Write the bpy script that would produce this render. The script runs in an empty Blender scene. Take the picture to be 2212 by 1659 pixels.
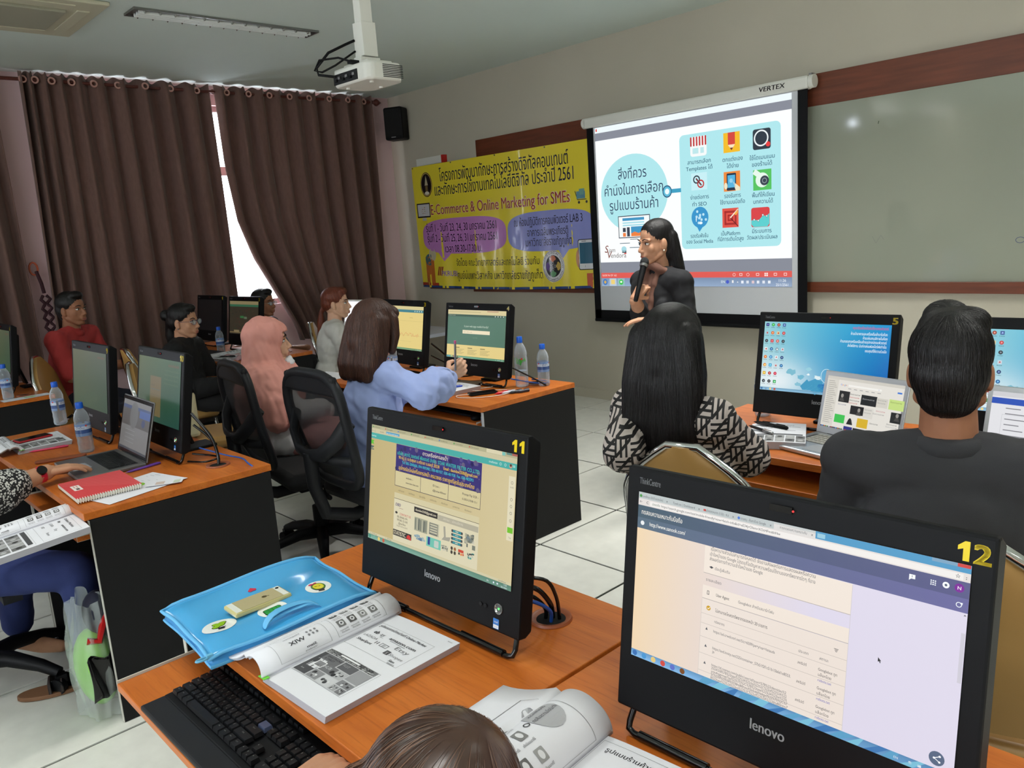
import bpy, bmesh, math, random
import numpy as np
from mathutils import Vector, Matrix
random.seed(7); RNG = np.random.RandomState(5)
S = bpy.context.scene
COL = S.collection
PI = math.pi
H_CAM = 1.55
# ---------------------------------------------------------------- camera
CAM_R = (0.68803, 0.72240, -0.06819)
CAM_D = (0.0, 0.0, 0.0)
def _cam():
    y, p, r = -0.822899431, -0.1910876, -0.0694928094
    f = Vector((math.sin(y)*math.cos(p), math.cos(y)*math.cos(p), math.sin(p)))
    r0 = Vector((math.cos(y), -math.sin(y), 0)); u0 = r0.cross(f)
    rr = math.cos(r)*r0 + math.sin(r)*u0
    uu = -math.sin(r)*r0 + math.cos(r)*u0
    m = Matrix((rr, uu, -f)).transposed().to_4x4()
    m.translation = (0, 0, H_CAM)
    cd = bpy.data.cameras.new('camera'); cd.sensor_width = 36; cd.lens = 1724.56734/2212*36
    cd.clip_start = .02; cd.clip_end = 200
    o = bpy.data.objects.new('camera', cd); COL.objects.link(o); o.matrix_world = m
    S.camera = o
    return rr, uu, f
RR, UU, FF = _cam()
# ---------------------------------------------------------------- exposure, sky, daylight, ceiling lamps
S.view_settings.view_transform = 'Standard'; S.view_settings.look = 'None'
S.view_settings.gamma = 1; S.view_settings.use_curve_mapping = False
S.view_settings.exposure = 0.0
W = bpy.data.worlds.new('world'); S.world = W; W.use_nodes = True
bg = W.node_tree.nodes['Background']
bg.inputs[0].default_value = (.86, .92, 1, 1); bg.inputs[1].default_value = 5.0
LAMP_POWER = 13.0          # each lit ceiling fixture
WINDOW_GLOW = 55.0         # daylight entering each back window
def area(name, loc, rot, sx, sy, power, color=(1, 1, 1), spread=PI):
    l = bpy.data.lights.new(name, 'AREA'); l.shape = 'RECTANGLE'; l.size = sx; l.size_y = sy
    l.energy = power; l.color = color; l.spread = spread
    o = bpy.data.objects.new(name, l); COL.objects.link(o); o.location = loc; o.rotation_euler = rot
    return o
area('window_daylight', (-7.62, 3.4, 1.95), (0, -PI/2, 0), 1.9, 2.9, 140, (.94, .95, 1))
area('back_window_daylight', (-2.2, -4.66, 1.75), (PI/2, 0, 0), 2.6, 1.5, WINDOW_GLOW, (.95, .98, 1))
area('back_window_daylight', (1.4, -4.66, 1.75), (PI/2, 0, 0), 2.6, 1.5, WINDOW_GLOW, (.95, .98, 1))
# ---------------------------------------------------------------- helpers
def lin(c):
    return tuple(x/12.92 if x <= .04045 else ((x+.055)/1.055)**2.4 for x in c)
def rgb(r, g, b): return lin((r/255, g/255, b/255))
MATS = {}
def mat(name, col, rough=.5, metal=0, var=.0, vscale=8, bump=0, bscale=60, spec=.5, coat=0, trans=0, alpha=1,
        stretch=(1, 1, 1), detail=3, sheen=0, ior=1.45, sss=0, emit=None):
    if name in MATS: return MATS[name]
    m = bpy.data.materials.new(name); m.use_nodes = True; MATS[name] = m
    nt = m.node_tree; b = nt.nodes['Principled BSDF']
    b.inputs['Base Color'].default_value = (*col, 1); b.inputs['Roughness'].default_value = rough
    b.inputs['Metallic'].default_value = metal; b.inputs['Specular IOR Level'].default_value = spec
    b.inputs['Coat Weight'].default_value = coat; b.inputs['Coat Roughness'].default_value = .08
    b.inputs['Transmission Weight'].default_value = trans; b.inputs['Alpha'].default_value = alpha
    b.inputs['IOR'].default_value = ior; b.inputs['Sheen Weight'].default_value = sheen
    if sss: b.inputs['Subsurface Weight'].default_value = sss; b.inputs['Subsurface Radius'].default_value = (.02, .008, .004)
    if emit: b.inputs['Emission Color'].default_value = (*col, 1); b.inputs['Emission Strength'].default_value = emit
    if var or bump:
        tc = nt.nodes.new('ShaderNodeTexCoord'); mp = nt.nodes.new('ShaderNodeMapping')
        mp.inputs['Scale'].default_value = stretch; nt.links.new(tc.outputs['Object'], mp.inputs[0])
    if var:
        n = nt.nodes.new('ShaderNodeTexNoise'); n.inputs['Scale'].default_value = vscale; n.inputs['Detail'].default_value = detail
        nt.links.new(mp.outputs[0], n.inputs['Vector'])
        r = nt.nodes.new('ShaderNodeValToRGB')
        r.color_ramp.elements[0].position = .3; r.color_ramp.elements[1].position = .7
        r.color_ramp.elements[0].color = (*[max(0, c*(1-var)) for c in col], 1)
        r.color_ramp.elements[1].color = (*[min(1, c*(1+var)) for c in col], 1)
        nt.links.new(n.outputs['Fac'], r.inputs[0]); nt.links.new(r.outputs[0], b.inputs['Base Color'])
    if bump:
        n2 = nt.nodes.new('ShaderNodeTexNoise'); n2.inputs['Scale'].default_value = bscale; n2.inputs['Detail'].default_value = 2
        nt.links.new(mp.outputs[0], n2.inputs['Vector'])
        bp = nt.nodes.new('ShaderNodeBump'); bp.inputs['Strength'].default_value = bump; bp.inputs['Distance'].default_value = .01
        nt.links.new(n2.outputs['Fac'], bp.inputs['Height']); nt.links.new(bp.outputs[0], b.inputs['Normal'])
    return m
def attr_mat(name, strength=0, rough=.6, coat=0):
    m = bpy.data.materials.new(name); m.use_nodes = True; nt = m.node_tree; b = nt.nodes['Principled BSDF']
    a = nt.nodes.new('ShaderNodeAttribute'); a.attribute_name = 'Col'
    b.inputs['Roughness'].default_value = rough; b.inputs['Coat Weight'].default_value = coat
    if strength:
        b.inputs['Base Color'].default_value = (.01, .01, .01, 1)
        nt.links.new(a.outputs['Color'], b.inputs['Emission Color']); b.inputs['Emission Strength'].default_value = strength
        b.inputs['Specular IOR Level'].default_value = .3
    else: nt.links.new(a.outputs['Color'], b.inputs['Base Color'])
    MATS[name] = m
    return m
M_SCREEN = attr_mat('lit_display', 1.0, .35)
M_DIM = attr_mat('lit_display_dim', .43, .35)
M_PROJ = attr_mat('projected_picture', 1.0, .8)
M_PRINT = attr_mat('printed_ink', 0, .7)
M_VINYL = attr_mat('printed_vinyl', 0, .28, .25)
M_GLOSSPRINT = attr_mat('printed_glossy', 0, .2, .6)

class MB:
    def __init__(s): s.v = []; s.f = []; s.m = []; s.n = 0
    def add(s, v, f, mi=0, T=None):
        v = np.asarray(v, float).reshape(-1, 3)
        if T is not None: v = v @ np.array(T.to_3x3()).T + np.array(T.translation)
        s.v.append(v); s.f += [tuple(i+s.n for i in q) for q in f]; s.m += [mi]*len(f); s.n += len(v); return s
    def box(s, c, d, mi=0, T=None):
        x, y, z = [k/2 for k in d]
        v = np.array([(a, b, e) for e in (-z, z) for b in (-y, y) for a in (-x, x)]) + np.array(c)
        return s.add(v, [(0, 2, 3, 1), (4, 5, 7, 6), (0, 1, 5, 4), (2, 6, 7, 3), (0, 4, 6, 2), (1, 3, 7, 5)], mi, T)
    def lathe(s, prof, n=24, c=(0, 0, 0), axis=None, mi=0, T=None):
        a = np.arange(n)*2*PI/n; V = []
        for r, z in prof: V.append(np.stack([r*np.cos(a), r*np.sin(a), np.full(n, z)], 1))
        V = np.concatenate(V)
        if axis is not None:
            q = Vector((0, 0, 1)).rotation_difference(Vector(axis)).to_matrix(); V = V @ np.array(q).T
        V = V + np.array(c); f = []
        for k in range(len(prof)-1):
            for i in range(n):
                j = (i+1) % n; f.append((k*n+i, k*n+j, (k+1)*n+j, (k+1)*n+i))
        if prof[0][0] > 1e-6: f.append(tuple(range(n-1, -1, -1)))
        if prof[-1][0] > 1e-6: f.append(tuple((len(prof)-1)*n+i for i in range(n)))
        return s.add(V, f, mi, T)
    def cyl(s, p0, p1, r0, r1=None, n=16, mi=0, T=None):
        p0 = Vector(p0); p1 = Vector(p1); r1 = r0 if r1 is None else r1; L = (p1-p0).length
        return s.lathe([(r0, 0), (r1, L)], n, tuple(p0), (p1-p0)/L, mi, T)
    def tube(s, pts, r, n=8, mi=0, closed=False, T=None, flat=None):
        P = [Vector(p) for p in pts]; k = len(P); V = []; up = Vector((0, 0, 1)); prev = None
        rs = r if hasattr(r, '__len__') else [r]*k
        for i in range(k):
            a = P[(i-1) % k] if (closed or i > 0) else P[i]; b = P[(i+1) % k] if (closed or i < k-1) else P[i]
            t = (b-a).normalized()
            if prev is None:
                u = up.cross(t)
                if u.length < .1: u = Vector((1, 0, 0)).cross(t)
            else: u = prev - prev.dot(t)*t
            u.normalize(); prev = u; w = t.cross(u)
            fl = flat or 1
            for j in range(n):
                g = 2*PI*j/n; V.append(P[i] + rs[i]*(math.cos(g)*u + fl*math.sin(g)*w))
        f = []
        for i in range(k if closed else k-1):
            i2 = (i+1) % k
            for j in range(n):
                j2 = (j+1) % n; f.append((i*n+j, i*n+j2, i2*n+j2, i2*n+j))
        if not closed: f.append(tuple(range(n-1, -1, -1))); f.append(tuple((k-1)*n+j for j in range(n)))
        return s.add([tuple(v) for v in V], f, mi, T)
    def prism(s, poly, z0, z1, mi=0, T=None):
        n = len(poly); v = [(x, y, z0) for x, y in poly]+[(x, y, z1) for x, y in poly]
        f = [tuple(range(n-1, -1, -1)), tuple(range(n, 2*n))]+[(i, (i+1) % n, n+(i+1) % n, n+i) for i in range(n)]
        return s.add(v, f, mi, T)
    def ellip(s, c, r, n=16, m=10, mi=0, T=None, R=None):
        prof = [(math.sin(PI*k/m), -math.cos(PI*k/m)) for k in range(m+1)]
        prof[0] = (0.0001, -1); prof[-1] = (0.0001, 1)
        t = MB().lathe(prof, n); V = t.v[0]*np.array(r)
        if R is not None: V = V @ np.array(R).T
        return s.add(V+np.array(c), t.f, mi, T)
    def grid(s, fn, nu, nv, mi=0, T=None):
        v = [fn(i/nu, j/nv) for j in range(nv+1) for i in range(nu+1)]
        f = [(j*(nu+1)+i, j*(nu+1)+i+1, (j+1)*(nu+1)+i+1, (j+1)*(nu+1)+i) for j in range(nv) for i in range(nu)]
        return s.add(v, f, mi, T)
    def mesh(s, name):
        me = bpy.data.meshes.new(name); V = np.concatenate(s.v) if s.v else np.zeros((0, 3))
        me.from_pydata(V.tolist(), [], s.f); me.update()
        if any(s.m): me.polygons.foreach_set('material_index', s.m)
        return me
def obj(name, mb, mats, parent=None, loc=(0, 0, 0), rz=0, smooth=None, bevel=0, solid=0, sub=0):
    me = mb.mesh(name) if isinstance(mb, MB) else mb
    if not isinstance(mats, (list, tuple)): mats = [mats]
    for m in mats: me.materials.append(m)
    if isinstance(mb, MB):
        b = bmesh.new(); b.from_mesh(me); bmesh.ops.recalc_face_normals(b, faces=b.faces); b.to_mesh(me); b.free()
    if smooth is not None:
        me.polygons.foreach_set('use_smooth', [True]*len(me.polygons))
        if smooth < 180: me.set_sharp_from_angle(angle=math.radians(smooth))
    o = bpy.data.objects.new(name, me); COL.objects.link(o); o.location = loc; o.rotation_euler = (0, 0, rz)
    if parent: o.parent = parent
    if solid: md = o.modifiers.new('s', 'SOLIDIFY'); md.thickness = solid; md.offset = 0
    if bevel:
        md = o.modifiers.new('b', 'BEVEL'); md.width = bevel; md.segments = 2; md.limit_method = 'ANGLE'; md.angle_limit = .6
    if sub: md = o.modifiers.new('u', 'SUBSURF'); md.levels = sub; md.render_levels = sub
    return o
def thing(name, label, cat, loc=(0, 0, 0), rz=0, group=None, rot=None):
    o = bpy.data.objects.new(name, None); COL.objects.link(o); o.location = loc
    o.rotation_euler = rot if rot else (0, 0, rz); o.empty_display_size = .1
    return tag(o, label, cat, group)
def tag(o, label, cat, group=None):
    o['label'] = label; o['category'] = cat
    if group: o['group'] = group
    return o
def struct(o): o['kind'] = 'structure'; return o
def dup(root, loc, rz, label, group=None, mod=None):
    r = root.copy(); COL.objects.link(r); r.location = loc; r.rotation_euler = (0, 0, rz); r['label'] = label
    if group: r['group'] = group
    for ch in root.children:
        c = ch.copy(); COL.objects.link(c); c.parent = r
        for g in ch.children: d = g.copy(); COL.objects.link(d); d.parent = c
    return r
def at(px, py, z):
    "the point at height z seen at pixel (px, py): used to lay things out on desks and floor"
    d = RR*((px-1106)/1724.567) - UU*((py-829.5)/1724.567) + FF
    return Vector((0, 0, H_CAM)) + d*((z-H_CAM)/d.z)
# flat print: coloured shapes and lettering laid out on a sheet
_TX = {}
def textmesh(t, bold):
    k = t
    if k in _TX: return _TX[k]
    cu = bpy.data.curves.new('t', 'FONT'); cu.body = t; cu.resolution_u = 3; cu.size = 1
    o = bpy.data.objects.new('t', cu); me = o.to_mesh()
    v = np.zeros(len(me.vertices)*3); me.vertices.foreach_get('co', v); v = v.reshape(-1, 3)[:, :2].copy()
    f = [tuple(p.vertices) for p in me.polygons]; o.to_mesh_clear()
    bpy.data.objects.remove(o); bpy.data.curves.remove(cu); _TX[k] = (v, f); return _TX[k]
class Canvas:
    "u to the right, v down, units free; fn maps (u, v, layer) to 3D"
    def __init__(s, fn, maxlen=0): s.fn = fn; s.maxlen = maxlen; s.v = []; s.f = []; s.c = []; s.n = 0; s.L = 0
    def poly(s, pts, col, f=None, cols=None):
        f = f or [tuple(range(len(pts)))]
        if s.maxlen:
            P2 = np.array(pts, float); e = max(np.abs(P2[i]-P2[j]).max() for q in f for i, j in zip(q, q[1:]+q[:1])) if len(f) < 40 else 0
            if e > s.maxlen or (len(f) == 1 and len(pts) > 8 and np.ptp(P2, 0).max() > s.maxlen): pts, f, cols = s.split(P2, f, cols)
        P = [s.fn(u, v, s.L) for u, v in pts]
        s.v += P; s.f += [tuple(i+s.n for i in q) for q in f]; s.n += len(P)
        for q in f:
            for i in q: s.c.append((*(lin([x/255 for x in cols[i]]) if cols else lin([x/255 for x in col])), 1))
        return s
    def split(s, P2, f, cols):
        b = bmesh.new(); vs = [b.verts.new((x, y, 0)) for x, y in P2]
        for q in f: b.faces.new([vs[i] for i in q])
        x0, y0 = P2.min(0); x1, y1 = P2.max(0)
        for ax, lo, hi in ((0, x0, x1), (1, y0, y1)):
            n = int((hi-lo)/s.maxlen)
            for k in range(1, n+1):
                co = [0, 0, 0]; co[ax] = lo+(hi-lo)*k/(n+1); no = [0, 0, 0]; no[ax] = 1
                bmesh.ops.bisect_plane(b, geom=b.verts[:]+b.edges[:]+b.faces[:], plane_co=co, plane_no=no)
        b.verts.index_update(); pts = [(v.co.x, v.co.y) for v in b.verts]; ff = [tuple(v.index for v in q.verts) for q in b.faces]
        if cols is not None: cols = [cols[int(np.argmin(((P2-p)**2).sum(1)))] for p in pts]
        b.free(); return pts, ff, cols
    def rect(s, u, v, w, h, col, cols=None, nu=1, nv=1):
        if nu == 1 and nv == 1: return s.poly([(u, v+h), (u+w, v+h), (u+w, v), (u, v)], col, cols=cols)
        pts = [(u+w*i/nu, v+h*j/nv) for j in range(nv+1) for i in range(nu+1)]
        f = [(j*(nu+1)+i, (j+1)*(nu+1)+i, (j+1)*(nu+1)+i+1, j*(nu+1)+i+1) for j in range(nv) for i in range(nu)]
        return s.poly(pts, col, f, [cols(a, b) for a, b in pts] if cols else None)
    def circ(s, u, v, r, col, ry=None, n=20, a0=0, a1=2*PI):
        return s.poly([(u+r*math.cos(a0+(a1-a0)*i/n), v-(ry or r)*math.sin(a0+(a1-a0)*i/n)) for i in range(n)], col)
    def ring(s, u, v, r, w, col, ry=None, n=28):
        ry = ry or r; pts = []
        for i in range(n):
            a = 2*PI*i/n; pts += [(u+r*math.cos(a), v-ry*math.sin(a)), (u+(r-w)*math.cos(a), v-(ry-w)*math.sin(a))]
        f = [(2*i, (2*i+2) % (2*n), (2*i+3) % (2*n), 2*i+1) for i in range(n)]
        return s.poly(pts, col, f)
    def rrect(s, u, v, w, h, r, col):
        P = []
        for cx, cy, a in ((u+w-r, v+r, 0), (u+r, v+r, PI/2), (u+r, v+h-r, PI), (u+w-r, v+h-r, 1.5*PI)):
            for k in range(5): g = a+PI/2*k/4; P.append((cx+r*math.cos(g), cy-r*math.sin(g)))
        return s.poly(P, col)
    def line(s, u0, v0, u1, v1, w, col):
        dx, dy = u1-u0, v1-v0; l = math.hypot(dx, dy) or 1; nx, ny = -dy/l*w/2, dx/l*w/2
        return s.poly([(u0+nx, v0+ny), (u1+nx, v1+ny), (u1-nx, v1-ny), (u0-nx, v0-ny)], col)
    def frame(s, u, v, w, h, t, col):
        s.rect(u, v, w, t, col); s.rect(u, v+h-t, w, t, col); s.rect(u, v, t, h, col); return s.rect(u+w-t, v, t, h, col)
    def text(s, u, v, size, t, col, al='l', bold=0, width=None, rot=0, shear=0):
        "v is the baseline; width fits the line to that many units"
        tv, tf = textmesh(t, bold)
        if not len(tv): return s
        x0, x1 = tv[:, 0].min(), tv[:, 0].max(); k = size
        kx = width/(x1-x0) if width else k
        off = {'l': -x0, 'c': -(x0+x1)/2, 'r': -x1}[al]
        X = (tv[:, 0]+off)*kx + shear*tv[:, 1]*k; Y = -tv[:, 1]*k
        c, sn = math.cos(rot), math.sin(rot)
        for q in ((0,) if not bold else (0, -1, 1) if bold < .03 else (0, -1, 1, -.5, .5)):
            dx = q*min(bold, .075)*.55*(kx if width else k); 
            for dy in ((0,) if bold < .045 else (-bold*.3*k, bold*.3*k)): s.poly(list(zip(u+(X+dx)*c+(Y+dy)*sn, v-(X+dx)*sn+(Y+dy)*c)), col, tf)
        return s
    def number(s, x1, v, h, t, w, col):
        "heavy sans numerals, right-aligned at x1, w wide each"
        for k, ch in enumerate(t):
            x = x1-w*(len(t)-k)
            if ch == '1': s.poly([(x+w*.42, v), (x+w*.78, v), (x+w*.78, v-h), (x+w*.5, v-h), (x+w*.12, v-h*.74), (x+w*.12, v-h*.52), (x+w*.42, v-h*.62)], col, [(0, 1, 2, 6), (6, 2, 3, 4, 5)])
            else: s.text(x+w*.06, v, h/.73, ch, col, width=w*.84, bold=.07)
    def obj(s, name, m, parent):
        me = bpy.data.meshes.new(name); me.from_pydata([tuple(p) for p in s.v], [], s.f)
        a = me.attributes.new('Col', 'FLOAT_COLOR', 'CORNER'); a.data.foreach_set('color', np.array(s.c).ravel())
        me.materials.append(m); me.update()
        o = bpy.data.objects.new(name, me); COL.objects.link(o)
        if parent: o.parent = parent
        return o
def plane_fn(o, ud, vd, nd, k, step=.0003):
    o, ud, vd, nd = [np.array(x, float) for x in (o, ud, vd, nd)]
    return lambda u, v, L: o+ud*u*k+vd*v*k+nd*(.0003+L*step)
# ================================================================ materials
WALL = mat('wall_paint', rgb(190, 184, 168), .75, var=.03, vscale=1.5, bump=.05, bscale=250)
CEIL = mat('ceiling_paint', rgb(214, 226, 220), .8, var=.02, vscale=1)
WALLGLOW = mat('wall_left_glow_tint', rgb(225, 196, 198), .75, var=.03, vscale=1.5)  # pink of the backlight round the curtains put into the wall colour
TILE = mat('floor_tile', rgb(214, 214, 206), .28, var=.05, vscale=14, spec=.4, detail=8)
GROUT = mat('floor_joint', rgb(14, 15, 15), .8)
BROWNWOOD = mat('red_brown_wood', rgb(108, 56, 36), .4, var=.22, vscale=3, stretch=(1.2, 8, 14), detail=6)
def wood(name, a, b, c, rough=.3):
    m = mat(name, a, rough, spec=.35); nt = m.node_tree; bs = nt.nodes['Principled BSDF']
    tc = nt.nodes.new('ShaderNodeTexCoord'); mp = nt.nodes.new('ShaderNodeMapping'); mp.inputs['Scale'].default_value = (1.4, 11, 11)
    oi = nt.nodes.new('ShaderNodeObjectInfo'); ad = nt.nodes.new('ShaderNodeVectorMath')
    nt.links.new(tc.outputs['Object'], ad.inputs[0]); nt.links.new(oi.outputs['Random'], ad.inputs[1]); nt.links.new(ad.outputs[0], mp.inputs[0])
    n = nt.nodes.new('ShaderNodeTexNoise'); n.inputs['Scale'].default_value = 2.2; n.inputs['Detail'].default_value = 7; n.inputs['Distortion'].default_value = .6
    nt.links.new(mp.outputs[0], n.inputs['Vector'])
    r = nt.nodes.new('ShaderNodeValToRGB'); e = r.color_ramp.elements
    e[0].position = .28; e[0].color = (*b, 1); e[1].position = .75; e[1].color = (*c, 1)
    k = e.new(.5); k.color = (*a, 1); nt.links.new(n.outputs['Fac'], r.inputs[0])
    mp2 = nt.nodes.new('ShaderNodeMapping'); mp2.inputs['Scale'].default_value = (6, 110, 110); nt.links.new(tc.outputs['Object'], mp2.inputs[0])
    n2 = nt.nodes.new('ShaderNodeTexNoise'); n2.inputs['Scale'].default_value = 1.6; n2.inputs['Detail'].default_value = 3; nt.links.new(mp2.outputs[0], n2.inputs['Vector'])
    r2 = nt.nodes.new('ShaderNodeValToRGB'); r2.color_ramp.elements[0].position = .3; r2.color_ramp.elements[1].position = .48
    r2.color_ramp.elements[0].color = (.66, .6, .55, 1); r2.color_ramp.elements[1].color = (1, 1, 1, 1)
    nt.links.new(n2.outputs['Fac'], r2.inputs[0])
    mx = nt.nodes.new('ShaderNodeMix'); mx.data_type = 'RGBA'; mx.blend_type = 'MULTIPLY'; mx.inputs[0].default_value = .55
    nt.links.new(r.outputs[0], mx.inputs[6]); nt.links.new(r2.outputs[0], mx.inputs[7]); nt.links.new(mx.outputs[2], bs.inputs['Base Color'])
    return m
CHERRY = wood('cherry_laminate', rgb(192, 104, 38), rgb(175, 90, 30), rgb(206, 118, 48), .36)
CHARCOAL = mat('charcoal_laminate', rgb(25, 25, 26), .65, bump=.05, bscale=400, spec=.25)
EDGE = mat('pale_edge_band', rgb(196, 194, 184), .4)
BLACK = mat('black_plastic', rgb(12, 13, 16), .5, spec=.2)
BLACKG = mat('black_gloss', rgb(12, 12, 14), .12)
DARKG = mat('dark_grey_plastic', rgb(30, 31, 34), .5, spec=.25)
KEYM = mat('key_plastic', rgb(20, 21, 24), .42, spec=.3)
CHROME = mat('chrome', rgb(205, 205, 205), .12, 1)
STEEL = mat('steel', rgb(150, 150, 150), .35, 1)
ALU = mat('brushed_aluminium', rgb(190, 192, 195), .35, .85)
WHITEP = mat('white_plastic', rgb(226, 226, 218), .35)
PAPER = mat('paper', rgb(222, 222, 228), .75)
PAGES = mat('page_edges', rgb(178, 176, 184), .8, var=.12, vscale=1, stretch=(.1, .1, 900))
GOLD = mat('gold_vinyl', rgb(176, 136, 78), .42, var=.05, vscale=5)
CURTAIN = mat('curtain_cloth', rgb(112, 84, 76), .85, var=.10, vscale=60, sheen=.2, stretch=(1, 1, .3))
_nt = CURTAIN.node_tree; _b = _nt.nodes['Principled BSDF']; _tr = _nt.nodes.new('ShaderNodeBsdfTranslucent'); _tr.inputs[0].default_value = (*rgb(150, 120, 112), 1)
_mx = _nt.nodes.new('ShaderNodeMixShader'); _mx.inputs[0].default_value = .08; _nt.links.new(_b.outputs[0], _mx.inputs[1]); _nt.links.new(_tr.outputs[0], _mx.inputs[2]); _nt.links.new(_mx.outputs[0], _nt.nodes['Material Output'].inputs[0])
LINING = mat('curtain_lining', rgb(200, 165, 165), .8)
BLUEP = mat('blue_plastic', rgb(22, 92, 205), .35)
def glassy(name, col, rough=.03, alpha=.22):
    m = mat(name, col, rough, spec=.9); nt = m.node_tree; b = nt.nodes['Principled BSDF']
    fr = nt.nodes.new('ShaderNodeLayerWeight'); fr.inputs['Blend'].default_value = .35
    r = nt.nodes.new('ShaderNodeMapRange'); r.inputs[3].default_value = alpha; r.inputs[4].default_value = .85
    nt.links.new(fr.outputs['Facing'], r.inputs[0]); nt.links.new(r.outputs[0], b.inputs['Alpha'])
    return m
BOTTLE = glassy('clear_bottle_plastic', rgb(205, 215, 225), .05, .16)
GLASS = mat('window_glass', (.95, .97, 1), .02, trans=1, ior=1.02)
# ================================================================ room
XL, XR, YB, YW, ZC = -7.45, 4.2, -4.7, 5.36, 3.03
fl = MB(); fl.box(((XL+XR)/2, (YB+YW)/2, -.056), (XR-XL+.4, YW-YB+.4, .1))
floor = struct(obj('floor', fl, GROUT))
tb = MB(); g = .006; c = .006
v = [(g, g, -.006), (.6-g, g, -.006), (.6-g, .6-g, -.006), (g, .6-g, -.006), (g, g, -.0012), (.6-g, g, -.0012), (.6-g, .6-g, -.0012), (g, .6-g, -.0012),
     (g+.0015, g+.0015, 0), (.6-g-.0015, g+.0015, 0), (.6-g-.0015, .6-g-.0015, 0), (g+.0015, .6-g-.0015, 0)]
tb.add(v, [(0, 1, 5, 4), (1, 2, 6, 5), (2, 3, 7, 6), (3, 0, 4, 7), (4, 5, 9, 8), (5, 6, 10, 9), (6, 7, 11, 10), (7, 4, 8, 11), (8, 9, 10, 11)])
t0 = obj('floor_tile', tb, TILE, floor)
far = MB(); first = True
for i in range(-8, 12):
    for j in range(-13, 5):
        x = -2.7+.6*i; y = 2.02+.6*(j+1)
        if x+.6 > XR+.1 or y < YB-.5 or y > YW-.05: continue
        if -5.2 < x < -.4 and -.6 < y:
            if first: t0.location = (x, y, 0); first = False
            else:
                o = t0.copy(); COL.objects.link(o); o.location = (x, y, 0)
        else: far.add(np.array(tb.v[0])+np.array((x, y, 0)), tb.f)
fo = obj('floor_tiles', far, TILE, floor); fo['kind'] = 'stuff'
def wallbox(name, a, b, m):
    mb = MB(); mb.box([(a[k]+b[k])/2 for k in range(3)], [abs(b[k]-a[k]) for k in range(3)]); return struct(obj(name, mb, m))
wallbox('ceiling', (XL-.2, YB-.2, ZC), (XR+.2, YW+.2, ZC+.15), CEIL)
wallbox('wall_front', (XL-.2, YW, 0), (XR+.2, YW+.15, ZC), WALL)
wallbox('wall_right', (XR, YB, 0), (XR+.15, YW, ZC), WALL)
def holed(name, holes, axis, p0, p1, a0, a1, m):
    "wall slab p0..p1 thick along axis with rectangular openings (a, b, z0, z1)"
    mb = MB(); cuts = sorted(set([a0, a1]+[h[0] for h in holes]+[h[1] for h in holes]))
    for s, e in zip(cuts, cuts[1:]):
        zs = [(0, ZC)]
        for h in holes:
            if h[0] <= s and h[1] >= e: zs = [(0, h[2]), (h[3], ZC)]
        for z0, z1 in zs:
            if axis == 'x': mb.box(((p0+p1)/2, (s+e)/2, (z0+z1)/2), (abs(p1-p0), e-s, z1-z0))
            else: mb.box(((s+e)/2, (p0+p1)/2, (z0+z1)/2), (e-s, abs(p1-p0), z1-z0))
    return struct(obj(name, mb, m))
holed('wall_left', [(2.0, 4.85, .98, 2.86), (-2.5, 1.15, .98, 2.86)], 'x', XL-.15, XL, YB, YW, WALLGLOW)
holed('wall_back', [(-3.5, -.9, 1.0, 2.5), (.1, 2.7, 1.0, 2.5)], 'y', YB-.15, YB, XL, XR, WALL)
FRAMEW = mat('window_frame_paint', rgb(180, 150, 150), .5)
def window(name, y0, y1, z0, z1, axis, p, mz):
    mb = MB(); t = .05
    def bar(a, b, c, d):
        if axis == 'x': mb.box((p, (a+b)/2, (c+d)/2), (.06, b-a, d-c))
        else: mb.box(((a+b)/2, p, (c+d)/2), (b-a, .06, d-c))
    bar(y0, y0+t, z0, z1); bar(y1-t, y1, z0, z1); bar(y0, y1, z0, z0+t); bar(y0, y1, z1-t, z1)
    if mz: bar(y0, y1, mz, mz+.08)
    n = 4 if axis == 'x' else 3
    for yy in ((y0+.6, y0+1.22, y0+2.2) if axis == 'x' else (y0+(y1-y0)/3, y0+(y1-y0)*2/3)):
        bar(yy-.025, yy+.025, z0, z1)
    w = struct(obj(name, mb, FRAMEW)); gl = MB()
    if axis == 'x': gl.box((p-.02, (y0+y1)/2, (z0+z1)/2), (.005, y1-y0-.06, z1-z0-.06))
    else: gl.box(((y0+y1)/2, p-.02, (z0+z1)/2), (y1-y0-.06, .005, z1-z0-.06))
    obj('pane', gl, GLASS, w)
window('window_1', 2.0, 4.85, .98, 2.86, 'x', XL-.09, 2.235)
window('window_2', -2.5, 1.15, .98, 2.86, 'x', XL-.09, 2.235)
window('window_3', -3.5, -.9, 1.0, 2.5, 'y', YB-.08, 0)
window('window_4', .1, 2.7, 1.0, 2.5, 'y', YB-.08, 0)
mb = MB(); mb.box((XL+.012, (YB+YW)/2, .05), (.02, YW-YB, .1)); struct(obj('baseboard_left', mb, WALLGLOW))
mb = MB(); mb.box(((XL+XR)/2, YW-.006, .04), (XR-XL, .012, .08)); struct(obj('baseboard_front', mb, WALL))
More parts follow.
